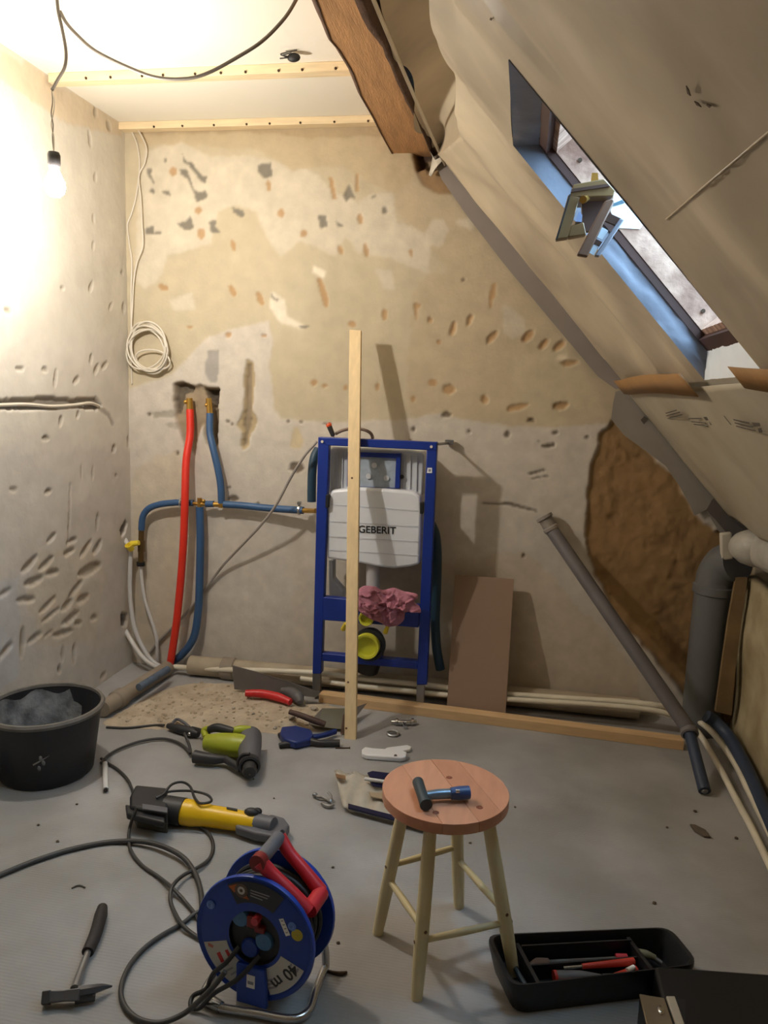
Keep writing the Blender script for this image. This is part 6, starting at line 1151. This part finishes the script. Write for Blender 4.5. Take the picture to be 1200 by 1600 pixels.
floor_cable([(0.4113,-0.996,0.012),(0.4041,-0.9223,0.01),(0.4271,-0.8522,0.01),(0.4707,-0.7908,0.01),(0.5336,-0.7573,0.01),(0.6023,-0.7735,0.01),(0.6613,-0.8218,0.014),(0.6931,-0.8634,0.02),(0.6646,-0.8064,0.02),(0.6107,-0.7346,0.03)], 0.0052, 'black cord arching between the bucket and the plug')
floor_cable([(0.3912,-0.9618,0.01),(0.429,-0.9834,0.008),(0.4883,-1.0174,0.008),(0.5523,-1.0711,0.01),(0.6216,-1.1631,0.03),(0.7024,-1.291,0.07)], 0.0048, 'short black cord from the bucket to the back of the yellow tool')

# ------------------------------------------------------------------ claw hammer on the floor
hm = thing('claw_hammer', (0.9238,-1.9718,0), 'claw hammer with black rubber grip lying at the lower left', 'hammer')
MB().tube([Vector(p) for p in [(0.8321,-1.7068,0.014),(0.8471,-1.7416,0.016),(0.8699,-1.8038,0.016),(0.8838,-1.8612,0.014)]], [.013, .0165, .0155, .0145], 14).build('grip', M('black_grip', (44, 38, 36), rough=0.7, bump=0.2), hm)
MB().tube([Vector(p) for p in [(0.883,-1.857,0.014),(0.9034,-1.9227,0.016),(0.9226,-1.9766,0.02)]], [.0075, .0085, .0105], 12).build('shaft', M('dull_steel'), hm)
hs = M('hammer_steel', (96, 96, 98), rough=0.4, metal=0.6, var=0.15)
MB().tube([Vector(p) for p in [(0.8689,-2.017,0.02),(0.8857,-2.0095,0.02)]], [.0185, .0185], 4, 0).build('face', M('hammer_black', (52, 50, 48), rough=0.5), hm, bevel=0.002)
MB().tube([Vector(p) for p in [(0.8857,-2.0095,0.02),(0.9122,-2.0021,0.022),(0.947,-1.9929,0.024)]], [.0165, .015, .0175], 4, 3).build('head', hs, hm, bevel=0.002)
MB().tube([Vector(p) for p in [(0.9401,-1.9916,0.028),(0.9604,-1.979,0.026),(0.9774,-1.9603,0.02),(0.9941,-1.9431,0.012)]], [.012, .011, .008, .002], 6).build('claw', hs, hm)
MB().tube([Vector(p) for p in [(0.9369,-1.997,0.016),(0.9564,-1.9884,0.014),(0.9748,-1.9801,0.012)]], [.012, .010, .008], 6).build('claw', M('hammer_black'), hm)

# ------------------------------------------------------------------ cable reel
RC = Vector((1.3231,-1.9179,0.172)); AZ, TI, RR = math.radians(7), math.radians(3), 0.142
ax = Vector((-math.sin(AZ) * math.cos(TI), -math.cos(AZ) * math.cos(TI), math.sin(TI)))
rgt = Vector((0, 0, 1)).cross(ax).normalized(); upv = ax.cross(rgt)
def rl(x, y, z=0.0):
    """point on the reel: x right, y up on the front disc, z towards the viewer."""
    return RC + rgt * x + upv * y + ax * z
rblue = M('reel_blue_plastic', (24, 62, 158), rough=0.35, var=0.05)
re = thing('cable_reel', Vector((RC.x, RC.y - .0, 0)), 'blue cable reel with red handle and tubular steel stand on the floor', 'cable reel')
REARZ = -0.125
MB().lathe([(0.062, 0.0), (0.128, 0.0), (0.134, -0.002), (RR, 0.002), (RR + .002, -0.004), (RR, -0.010), (0.062, -0.008), (0.062, 0.0)], RC, ax, 56).build('front_flange', rblue, re)
MB().lathe([(0.03, REARZ), (0.134, REARZ), (RR, REARZ - .004), (RR + .002, REARZ + .002), (RR, REARZ + .008), (0.03, REARZ + .006), (0.03, REARZ)], RC, ax, 56).build('rear_flange', rblue, re)
MB().cyl(rl(0, 0, -.01), rl(0, 0, REARZ + .004), 0.06, n=32).build('drum', M('tool_black'), re)
for k in range(9):
    z = -0.017 - k * 0.0118
    rr = 0.108 + 0.006 * math.sin(k * 2.1)
    pts = [rl((rr + .004 * math.sin(3 * t + k)) * math.cos(t), (rr + .004 * math.sin(3 * t + k)) * math.sin(t), z + .003 * math.sin(2 * t)) for t in [2 * math.pi * i / 30 for i in range(31)]]
    MB().tube(pts, 0.0064, 8, 2).build('cable_turn', M('reel_cable', (40, 40, 42), rough=0.55), re)
# recessed socket plate
MB().lathe([(0.062, 0.0), (0.060, -0.014), (0.001, -0.014)], RC, ax, 36).build('hub_recess', M('hub_dark', (26, 22, 26), rough=0.5), re)
capb = M('socket_cap_blue', (66, 112, 158), rough=0.4, var=0.05)
for (x, y) in ((-0.038, 0.036), (0.022, -0.006), (-0.012, -0.030)):
    e_ = MB(); c = rl(x, y, -.013)
    e_.lathe([(0.001, 0.012), (0.019, 0.011), (0.022, 0.006), (0.022, 0)], c, ax, 22)
    e_.build('socket_cap', capb if y > -0.02 else rblue, re)
MB().box(rl(-0.004, 0.036, -.006), (0.030, 0.018, 0.026), basis((0, 0, 0), rgt, ax).to_3x3()).build('red_panel', M('dark_red_plastic', (120, 26, 26), rough=0.4), re, bevel=0.003)
MB().cyl(rl(0.004, 0.045, -.012), rl(0.004, 0.045, .010), 0.009, n=14).build('thermal_button', M('pinkish_red', (190, 60, 70), rough=0.4), re)
MB().box(rl(0.012, 0.022, -.006), (0.024, 0.018, 0.014), basis((0, 0, 0), rgt, ax).to_3x3()).build('red_panel', M('dark_red_plastic'), re, bevel=0.003)
def plate(pts, z, d, name, mat, smooth=False, bevel=0.0, on=None):
    return MB().prism([rl(x, y, z) for x, y in pts], ax * d).build(name, mat, on or re, smooth=smooth, bevel=bevel)
def arc(r0, r1, a0, a1, n=12):
    A0 = [math.radians(a0 + (a1 - a0) * i / n) for i in range(n + 1)]
    return [(r1 * math.cos(a), r1 * math.sin(a)) for a in A0] + [(r0 * math.cos(a), r0 * math.sin(a)) for a in reversed(A0)]
paper = M('reel_label_paper', (192, 192, 188), rough=0.5, var=0.05)
lab1 = plate(arc(0.070, 0.129, 198, 248), 0.0005, 0.0008, 'label', paper)
lab2 = plate(arc(0.070, 0.129, -70, -20), 0.0005, 0.0008, 'label', paper)
lab3 = plate(arc(0.082, 0.130, 58, 122), 0.0005, 0.0008, 'label', M('dark_label', (46, 48, 58), rough=0.5))
orange = M('label_orange', (176, 92, 40), rough=0.5)
plate([(-0.066, 0.108), (-0.044, 0.118), (-0.050, 0.096)], 0.0014, 0.0004, 'label_triangle', orange, on=lab3)
plate([(-0.040, 0.089), (-0.014, 0.088), (-0.022, 0.076 + .012), (-0.024, 0.100)], 0.0014, 0.0004, 'label_triangle', orange, on=lab3)
MB().lathe([(0.001, 0), (0.016, 0), (0.016, 0.0006), (0.001, 0.0006)], rl(-0.034, 0.105, 0.0014), ax, 22).build('label_dial', M('brown_label', (92, 78, 66), rough=0.5), lab3)
MB().lathe([(0.004, 0), (0.009, 0), (0.009, 0.0006), (0.004, 0.0006)], rl(-0.034, 0.105, 0.0020), ax, 18).build('label_dial_ring', paper, lab3)
small = M('label_grey_print', (150, 152, 158), rough=0.5)
for k in range(3):
    w_ = (0.046, 0.042, 0.030)[k]
    plate([(-0.012, 0.112 - k * .0062), (-0.012 + w_, 0.108 - k * .0062), (-0.012 + w_, 0.1055 - k * .0062), (-0.012, 0.1095 - k * .0062)], 0.0014, 0.0003, 'label_line', small, on=lab3)
dark_pr = M('dark_print', (42, 42, 46), rough=0.5)
ang = math.radians(-42)
d_tan = Vector((-math.sin(ang), math.cos(ang), 0))       # along the rim, upwards to the right
tx = -(rgt * d_tan.x + upv * d_tan.y); ty = rgt * math.cos(ang) + upv * math.sin(ang)
text_mesh('40 m', 'lettering', dark_pr, lab2, 0.038, basis(rl(0.103 * math.cos(math.radians(-42)), 0.103 * math.sin(math.radians(-42)), 0.0014), tx, ty), bold=True)
for a0, a1, r0, r1 in ((-29, -21, .096, .122), (-69, -59, .094, .120)):
    for j in range(3):
        rr0 = r0 + (r1 - r0) * j / 3
        plate(arc(rr0, rr0 + .005, a0, a1, 4), 0.0014, 0.0003, 'label_line', M('grey_ink'), on=lab2)
redp = M('label_red', (186, 40, 40), rough=0.5)
plate([(-0.090, -0.058), (-0.082, -0.052), (-0.070, -0.072), (-0.078, -0.078)], 0.0014, 0.0004, 'label_bar', redp, on=lab1)
plate([(-0.070, -0.046), (-0.063, -0.042), (-0.052, -0.058), (-0.059, -0.062)], 0.0014, 0.0004, 'label_bar', redp, on=lab1)
plate([(-0.112, -0.012 - .026), (-0.098, -0.016 - .026), (-0.100, -0.022 - .026), (-0.112, -0.020 - .026)], 0.0014, 0.0004, 'label_bar', M('label_pink', (190, 120, 110)), on=lab1)
for k in range(3):
    plate([(-0.078 + .012 * k, -0.086 - .006 * k), (-0.060 + .010 * k, -0.074 - .006 * k), (-0.058 + .010 * k, -0.078 - .006 * k), (-0.076 + .012 * k, -0.090 - .006 * k)], 0.0014, 0.0003, 'label_line', small, on=lab1)
insp = plate([(0.058, 0.060), (0.068, 0.064), (0.086, 0.030), (0.076, 0.025)], 0.0005, 0.0008, 'inspection_sticker', M('white_paper'))
for k in range(4):
    plate([(0.063 + .004 * k, 0.058 - .008 * k), (0.068 + .004 * k, 0.060 - .008 * k), (0.0685 + .004 * k, 0.058 - .008 * k), (0.0635 + .004 * k, 0.056 - .008 * k)], 0.0014, 0.0003, 'label_line', M('grey_ink'), on=insp)
MB().lathe([(0.001, 0), (0.0135, 0), (0.0135, 0.0008), (0.001, 0.0008)], rl(0.102, 0.034, 0.0005), ax, 22).build('round_sticker', M('yellow_sticker', (186, 172, 50), rough=0.5), re)
for (x, y) in ((-0.108, 0.054), (0.090, 0.052)):
    MB().lathe([(0.009, 0), (0.010, 0.003), (0.006, 0.005), (0.001, 0.003)], rl(x, y, 0), ax, 14).build('rivet', M('light_blue_plastic', (96, 132, 206), rough=0.35), re)
# bearing bracket at the bottom of the front disc
brk = plate([(-0.036, -0.060), (0.034, -0.060), (0.040, -0.110), (0.042, -0.150), (-0.032, -0.150), (-0.034, -0.110)], 0.001, 0.012, 'bearing_bracket', rblue, bevel=0.003)
plate([(-0.008, -0.078), (0.012, -0.078), (0.012, -0.108), (-0.008, -0.108)], 0.0132, 0.0008, 'bracket_sticker', M('white_paper'), on=brk)
plate([(-0.005, -0.092), (0.009, -0.092), (0.009, -0.099), (-0.005, -0.099)], 0.0142, 0.0004, 'bracket_print', M('grey_ink'), on=brk)
# carrying handle
red_h = M('reel_handle_red', (196, 42, 52), rough=0.4, var=0.06)
hA, hB, hC, hD = rl(0.0, 0.176, REARZ + .012), rl(-0.002, 0.170, -0.022), rl(0.112, 0.070, -0.034), rl(0.116, 0.076, REARZ + .026)
MB().tube([hA, hB], 0.0165, 16, 0).build('handle_grip', M('grip_grey', (98, 98, 102), rough=0.6, bump=0.2, bscale=200), re)
MB().tube([hB + ax * .004 + rgt * .0, hB.lerp(hC, .25) - upv * .004, hB.lerp(hC, .6), hC], [.017, .016, .016, .018], 10, 4).build('handle_arm', red_h, re)
MB().tube([hA - ax * .004, hA.lerp(hD, .25) - upv * .004, hA.lerp(hD, .6), hD], [.016, .0145, .0145, .017], 10, 4).build('handle_arm', red_h, re)
MB().tube([hC - ax * .004, hD], 0.0185, 16, 0).build('handle_bar', red_h, re)
MB().tube([hB - ax * .004, hB + ax * .017], 0.019, 16, 0).build('grip_end', M('dark_red_plastic'), re)
# tubular stand
g0 = Vector((1.208, -1.900, 0.012)); g1 = Vector((1.2071,-1.9239,0.012)); g2 = Vector((1.2574,-1.9461,0.012)); g3 = Vector((1.4185,-1.9424,0.012)); g4 = Vector((1.4494,-1.914,0.012)); g5 = Vector((1.4504,-1.7974,0.012))
MB().tube([rl(-0.05, -.02, REARZ - .010), Vector((1.215, -1.80, 0.10)), Vector((1.210, -1.80, 0.014)), Vector((1.206, -1.86, 0.012)), g1, g2, g2.lerp(g3, .5), g3, g4, g4.lerp(g5, .5), g5, Vector((1.452, -1.775, 0.02)), Vector((1.44, -1.772, 0.08)), rl(0.05, -.02, REARZ - .010)], 0.0095, 12, 6).build('stand', M('bright_steel_tube', (184, 186, 188), rough=0.25, metal=0.9), re)
MB().tube([g1, g2], 0.0125, 12, 0).build('rubber_sleeve', M('bright_steel_tube'), re)
# outer cable end hanging from the hub
MB().tube([rl(-0.030, -0.020, 0.01), rl(-0.050, -0.050, 0.03), rl(-0.085, -0.090, 0.025), Vector((1.2175,-1.9336,0.04)), Vector((1.1887,-1.9374,0.02)), Vector((1.1915,-1.9573,0.012)), Vector((1.2129,-1.958,0.012)), Vector((1.245,-1.9524,0.05)), rl(-0.02, -0.08, 0.03), rl(0.02, -0.03, 0.008)], 0.0052, 9, 6).build('tail_cable', M('reel_cable'), re)

# ------------------------------------------------------------------ stool
SC = Vector((1.708, -1.672, 0.445)); SR = 0.150
stool = thing('wooden_stool', (1.71, -1.64, 0), 'round wooden stool with reddish pine seat and cream legs', 'stool')
seat_m = M('reddish_pine', (190, 134, 104), rough=0.45, var=0.10, scale=4, stretch=(10, 2, 10), bump=0.04)
seat_m2 = M('reddish_pine_light', (194, 140, 110), rough=0.45, var=0.10, scale=4, stretch=(10, 2, 10), bump=0.04)
seat_m3 = M('reddish_pine_dark', (184, 128, 98), rough=0.45, var=0.10, scale=4, stretch=(10, 2, 10), bump=0.04)
ga = math.radians(118)                        # direction of the board joints
gd = Vector((math.cos(ga), math.sin(ga), 0)); gn = Vector((gd.y, -gd.x, 0))
cuts = [-SR, -0.062, 0.020, 0.085, SR]
for k in range(4):
    u0, u1 = cuts[k] + (.0003 if k else 0), cuts[k + 1] - (.0003 if k < 3 else 0)
    if u0 <= -SR + 1e-9: u0 = -SR * .9995
    if u1 >= SR - 1e-9: u1 = SR * .9995
    N_ = 14
    top = [(u0 + (u1 - u0) * i / N_) for i in range(N_ + 1)]
    pts = [SC + gn * u + gd * math.sqrt(SR * SR - u * u) for u in top] + [SC + gn * u - gd * math.sqrt(SR * SR - u * u) for u in reversed(top)]
    MB().prism(pts, (0, 0, -0.026)).build('seat_board', (seat_m, seat_m2, seat_m3, seat_m)[k], stool, bevel=0.001)
for (u, v) in ((0.03, 0.05), (-0.06, -0.09), (0.045, -0.095)):
    p = SC + gn * u + gd * v
    MB().lathe([(0.001, 0.0006), (0.007, 0.0006), (0.008, 0)], p, (0, 0, 1), 12).build('knot', M('knot_red', (120, 62, 42), rough=0.5), stool)
cream = M('cream_leg_paint', (206, 194, 152), rough=0.45, var=0.06)
feet = [Vector((1.6772,-1.8115,0)), Vector((1.5492,-1.6209,0)), Vector((1.8949,-1.7053,0.016)), Vector((1.7481,-1.5303,0))]
feet[3] = Vector((1.745, -1.470, 0))
fc = sum((f for f in feet), Vector()) / 4
tops = []
for i, f in enumerate(feet):
    d = (f - fc); d.z = 0
    tops.append(SC + Vector((d.x * 0.56, d.y * 0.56, -0.024)))
for f, t in zip(feet, tops):
    MB().tube([f, f.lerp(t, .25), f.lerp(t, .7), t], [.0135, .0165, .0165, .0145], 14, 3).build('leg', cream, stool)
def rung(i, j, h):
    a_, b_ = feet[i].lerp(tops[i], h / .42), feet[j].lerp(tops[j], h / .42)
    MB().tube([a_, a_.lerp(b_, .5), b_], [.007, .009, .007], 10, 3).build('rung', cream, stool)
    for p, q in ((a_, b_), (b_, a_)):
        n_ = (p - q).normalized()
        MB().cyl(p + n_ * .0125, p + n_ * .0175, 0.004, n=8).build('dowel_end', M('knot_brown'), stool)
rung(1, 3, 0.205); rung(0, 2, 0.135); rung(1, 0, 0.165); rung(3, 2, 0.165)
mt = thing('small_mallet', (1.7007,-1.6906,0.446), 'small blue handled mallet with dark head lying on the stool seat', 'mallet')
teal = M('dark_teal_rubber', (38, 56, 64), rough=0.45)
MB().tube([Vector(p) for p in [(1.6433,-1.6863,0.462),(1.6596,-1.7401,0.464),(1.6756,-1.7836,0.462)]], [.0135, .0125, .0145], 16, 4).build('head', teal, mt)
MB().tube([Vector(p) for p in [(1.6675,-1.7432,0.462),(1.6954,-1.7304,0.462),(1.7268,-1.7196,0.462)]], [.009, .0115, .0115], 14, 3).build('shaft', M('steel_blue', (108, 128, 146), rough=0.3, metal=0.5), mt)
MB().tube([Vector(p) for p in [(1.7241,-1.7221,0.463),(1.7442,-1.7161,0.464),(1.7656,-1.7077,0.464)]], [.0135, .0155, .015], 14, 3).build('grip', M('royal_blue_grip', (44, 70, 118), rough=0.4), mt)
MB().cyl((1.7363,-1.7352,0.478), (1.7449,-1.7331,0.478), 0.004, n=8).build('button', chrome, mt)

# ------------------------------------------------------------------ plastic packet under the stool
pk = thing('plastic_packet', (1.4264,-0.984,0), 'clear plastic packet with navy strips on the floor behind the stool', 'packet')
q = [(1.249,-0.8868,0.03),(1.4382,-0.8845,0.034),(1.5919,-0.8826,0.034),(1.6294,-1.1472,0.018),(1.472,-1.1145,0.016),(1.3347,-1.0888,0.018),(1.2871,-1.0199,0.024)]
rows = []
ed = [(1.2485,-0.8853,0.034),(1.3371,-0.8858,0.036),(1.4379,-0.8838,0.036),(1.5977,-0.8941,0.036)]; eb = [(1.3302,-1.0873,0.012),(1.4004,-1.0939,0.012),(1.4843,-1.1123,0.012),(1.6332,-1.1435,0.012)]
ea, eb = catmull(ed, 8), catmull(eb, 8)
for k in range(9):
    t = k / 8
    rows.append([a_.lerp(b_, t) + Vector((0, 0, 0.010 * math.sin(math.pi * t) + 0.006 * math.sin(i * 1.1 + k * .9))) for i, (a_, b_) in enumerate(zip(ea, eb))])
film = M('clear_packet_film', (206, 198, 182), rough=0.18, alpha=0.62, var=0.06, scale=30)
MB().grid(rows).build('film', film, pk, solid=0.001)
nv = M('navy_strip', (20, 22, 58), rough=0.4)
MB().prism([(1.3716,-0.8974,0.044),(1.3863,-0.8795,0.044),(1.5195,-0.8833,0.044),(1.5248,-0.9186,0.044),(1.3866,-0.9261,0.044)], (0, 0, 0.004)).build('strip', nv, pk)
MB().prism([(1.3925,-0.9557,0.046),(1.5304,-0.9566,0.046),(1.5342,-0.9818,0.046),(1.407,-0.9832,0.046)], (0, 0, 0.003)).build('strip', nv, pk)
MB().prism([(1.3441,-1.0738,0.02),(1.6235,-1.1335,0.02),(1.6223,-1.1559,0.02),(1.3494,-1.0967,0.02)], (0, 0, 0.006)).build('strip', nv, pk)
MB().tube([Vector(p) for p in [(1.3752,-0.9605,0.058),(1.4516,-0.9638,0.058),(1.5313,-0.9659,0.058)]], 0.0065, 10, 2).build('rod', white_p, pk)
MB().prism([(1.2657,-0.9367,0.048),(1.3033,-0.9411,0.048),(1.3094,-0.967,0.048),(1.2764,-0.9617,0.048)], (0, 0, 0.003)).build('tab', M('brown_tab', (130, 98, 66)), pk)
MB().prism([(1.3999,-1.0128,0.04),(1.539,-1.012,0.04),(1.5461,-1.0596,0.04),(1.4148,-1.043,0.04)], (0, 0, 0.003)).build('inlay', M('beige_inlay', (160, 142, 116)), pk)
hk = thing('wire_hook', (1.258,-1.0259,0), 'twisted metal wire hook sticking out left of the clear packet', 'hook')
MB().tube([Vector(p) for p in [(1.2107,-1.0094,0.008),(1.2286,-1.0338,0.012),(1.2455,-1.0302,0.01),(1.2633,-1.0385,0.01),(1.2775,-1.0512,0.012),(1.2748,-1.0327,0.02),(1.2619,-1.0176,0.024)]], 0.0045, 8).build('wire', M('dull_steel'), hk)
MB().ball(Vector((1.2159,-1.0205,0.01)), .010, 6, (1, .8, .8)).build('eye', M('dull_steel'), hk)
MB().tube([Vector(p) for p in [(1.2512,-1.0594,0.006),(1.2685,-1.0751,0.008),(1.2839,-1.0754,0.008),(1.292,-1.0647,0.01)]], 0.006, 8).build('wire', M('dull_steel'), hk)

# ------------------------------------------------------------------ tool box at the lower right
tbm = M('toolbox_black_plastic', (30, 31, 34), rough=0.42, var=0.12, bump=0.05, bscale=120)
bxo = thing('toolbox', (2.1045,-1.6339,0), 'open black plastic toolbox of hand tools at the lower right', 'toolbox')
TA, TB, TC, TD = [Vector(p) for p in [(1.8216,-1.6665,0.075),(2.2718,-1.5345,0.075),(2.318,-1.6484,0.075),(1.8925,-1.8612,0.075)]]
TD = Vector((1.886,-1.821,0.055)); TC = Vector((2.3191,-1.6524,0.055))
TA.z = TB.z = 0.075; 
cen = (TA + TB + TC + TD) / 4
def tray_loop(s, z):
    out = []
    P4 = [TA, TB, TC, TD]
    for i in range(4):
        p = P4[i]; pr = P4[i - 1]; nx = P4[(i + 1) % 4]
        for t in (0, .25, .5, .75, 1):
            c_ = p + ((pr - p).normalized() * (1 - t) ** 2 + (nx - p).normalized() * t ** 2) * 0.035
            out.append(Vector((cen.x + (c_.x - cen.x) * s, cen.y + (c_.y - cen.y) * s, z)))
    return out
def loft(loops):
    n = len(loops[0]); mb = MB()
    mb.v = [p for l in loops for p in l]
    mb.f = [(i * n + k, i * n + (k + 1) % n, (i + 1) * n + (k + 1) % n, (i + 1) * n + k) for i in range(len(loops) - 1) for k in range(n)]
    return mb
mb = loft([tray_loop(.90, 0.0), tray_loop(.93, .004), tray_loop(1.0, .068), tray_loop(1.0, .078), tray_loop(.955, .078), tray_loop(.93, .066), tray_loop(.87, .012), tray_loop(.2, .012)])
n = len(tray_loop(1, 0)); mb.f.append(tuple(range(n))); mb.f.append(tuple(7 * n + k for k in range(n)))
mb.build('tray', tbm, bxo)
ex = (TB - TA).normalized(); ey = (TA - TD); ey.z = 0; ey = ey.normalized()
Wt, Dt = (TB - TA).length, (TA - TD).length
def tp_(u, v, z):
    a_ = TA.lerp(TB, u); b_ = TD.lerp(TC, u); p = b_.lerp(a_, v)
    return Vector((p.x, p.y, z))
MB().prism([tp_(.15, .08, .012), tp_(.17, .08, .012), tp_(.17, .92, .012), tp_(.15, .92, .012)], (0, 0, .05)).build('divider', tbm, bxo)
MB().prism([tp_(.17, .80, .012), tp_(.76, .80, .012), tp_(.76, .83, .012), tp_(.17, .83, .012)], (0, 0, .056)).build('divider', tbm, bxo)
MB().prism([tp_(.75, .10, .012), tp_(.77, .10, .012), tp_(.77, .92, .012), tp_(.75, .92, .012)], (0, 0, .052)).build('divider', tbm, bxo)
MB().prism([tp_(.17, .52, .012), tp_(.75, .52, .012), tp_(.75, .55, .012), tp_(.17, .55, .012)], (0, 0, .04)).build('divider', tbm, bxo)
lid_mat = M('toolbox_lid_black', (14, 14, 15), rough=0.5, var=0.1)
la_, lb_ = Vector((2.2019,-1.7182,0.1)), Vector((2.5932,-1.6745,0.1))
MB().prism([Vector((2.2104,-1.6895,0.085)), Vector((2.5369,-1.6475,0.085)), Vector((2.4553,-1.9018,0.085)), Vector((2.2111,-1.9252,0.085))], (0, 0, -.082)).build('lid', lid_mat, bxo, bevel=0.008)
latch = M('worn_latch', (150, 138, 118), rough=0.35, metal=0.7, var=0.15)
MB().prism([Vector((2.1614,-1.7975,0.088)), Vector((2.2147,-1.7983,0.088)), Vector((2.2202,-1.8718,0.088)), Vector((2.1649,-1.8841,0.088))], (0, 0, .006)).build('latch', latch, bxo, bevel=0.002)
MB().prism([Vector((2.2181,-1.7939,0.088)), Vector((2.2374,-1.7896,0.088)), Vector((2.244,-1.8665,0.088)), Vector((2.2255,-1.8706,0.088))], (0, 0, .008)).build('latch', M('latch_white', (170, 160, 142), rough=0.5), bxo, bevel=0.002)
MB().ball(Vector((2.1996,-1.8376,0.096)), .010, 6, (.7, 1.3, .4)).build('latch_boss', chrome, bxo)
MB().prism([Vector((2.1644,-1.795,0.088)), Vector((2.2592,-1.7865,0.088)), Vector((2.2467,-1.8659,0.088)), Vector((2.1675,-1.8835,0.088))], (0, 0, -.088)).build('latch_block', tbm, bxo)
# tools lying in it, each on the tray floor
def tool(name, label, cat, parts):
    t = thing(name, parts[0][1][0], label, cat)
    for (nm, pts, r, m_) in parts:
        MB().tube([Vector(p) for p in pts], r, 10, 3).build(nm, m_, t)
orr = M('orange_red_plastic', (196, 60, 44), rough=0.4)
pgr = M('mid_grey_plastic', (110, 108, 106), rough=0.5)
tool('pliers', 'grey and red handled pliers in the front toolbox compartment', 'pliers', [
    ('grip', [tp_(.30, .40, .035), tp_(.42, .36, .035), tp_(.52, .30, .032)], [.013, .012, .009], pgr), ('grip', [tp_(.30, .26, .028), tp_(.42, .25, .028), tp_(.54, .28, .028)], [.012, .011, .008], orr),
    ('jaw', [tp_(.53, .29, .030), tp_(.60, .29, .030), tp_(.66, .31, .030)], [.012, .010, .004], M('hammer_steel')), ('butt', [tp_(.285, .40, .035), tp_(.30, .40, .035)], .0135, orr)])
tool('cutter_knife', 'red utility knife with pale label in the toolbox', 'knife', [
    ('body', [tp_(.50, .16, .034), tp_(.60, .24, .036), tp_(.72, .36, .038)], [.010, .012, .010], orr), ('label_patch', [tp_(.655, .27, .049), tp_(.70, .32, .050)], .006, M('white_paper'))])
tool('red_marker', 'red handled screwdriver along the middle of the toolbox', 'screwdriver', [
    ('handle', [tp_(.44, .44, .050), tp_(.58, .44, .050), tp_(.72, .45, .050)], [.006, .008, .009], orr), ('shank', [tp_(.34, .44, .05), tp_(.44, .44, .05)], .0035, chrome)])
tool('file', 'file with brown grip in the rear toolbox compartment', 'file', [
    ('grip', [tp_(.20, .66, .034), tp_(.24, .68, .036), tp_(.30, .70, .034)], [.006, .012, .009], M('brown_grip', (120, 92, 76))), ('shank', [tp_(.30, .70, .034), tp_(.66, .68, .034)], .005, steel_d), ('red_end', [tp_(.66, .68, .036), tp_(.72, .67, .036)], [.010, .009], M('pinkish_red'))])
tool('wrench', 'steel wrench in the narrow left compartment of the toolbox', 'wrench', [
    ('bar', [tp_(.105, .84, .045), tp_(.11, .6, .040), tp_(.115, .20, .040)], [.008, .006, .009], M('blued_steel', (88, 104, 124), rough=0.25, metal=0.8))])
tool('olive_connector', 'olive coloured connector in the right rear toolbox corner', 'connector', [
    ('body', [tp_(.80, .80, .035), tp_(.83, .70, .038), tp_(.87, .62, .035)], [.008, .010, .007], M('olive_plastic', (106, 104, 80))), ('tail', [tp_(.86, .64, .035), tp_(.89, .52, .03)], .006, M('hammer_steel'))])
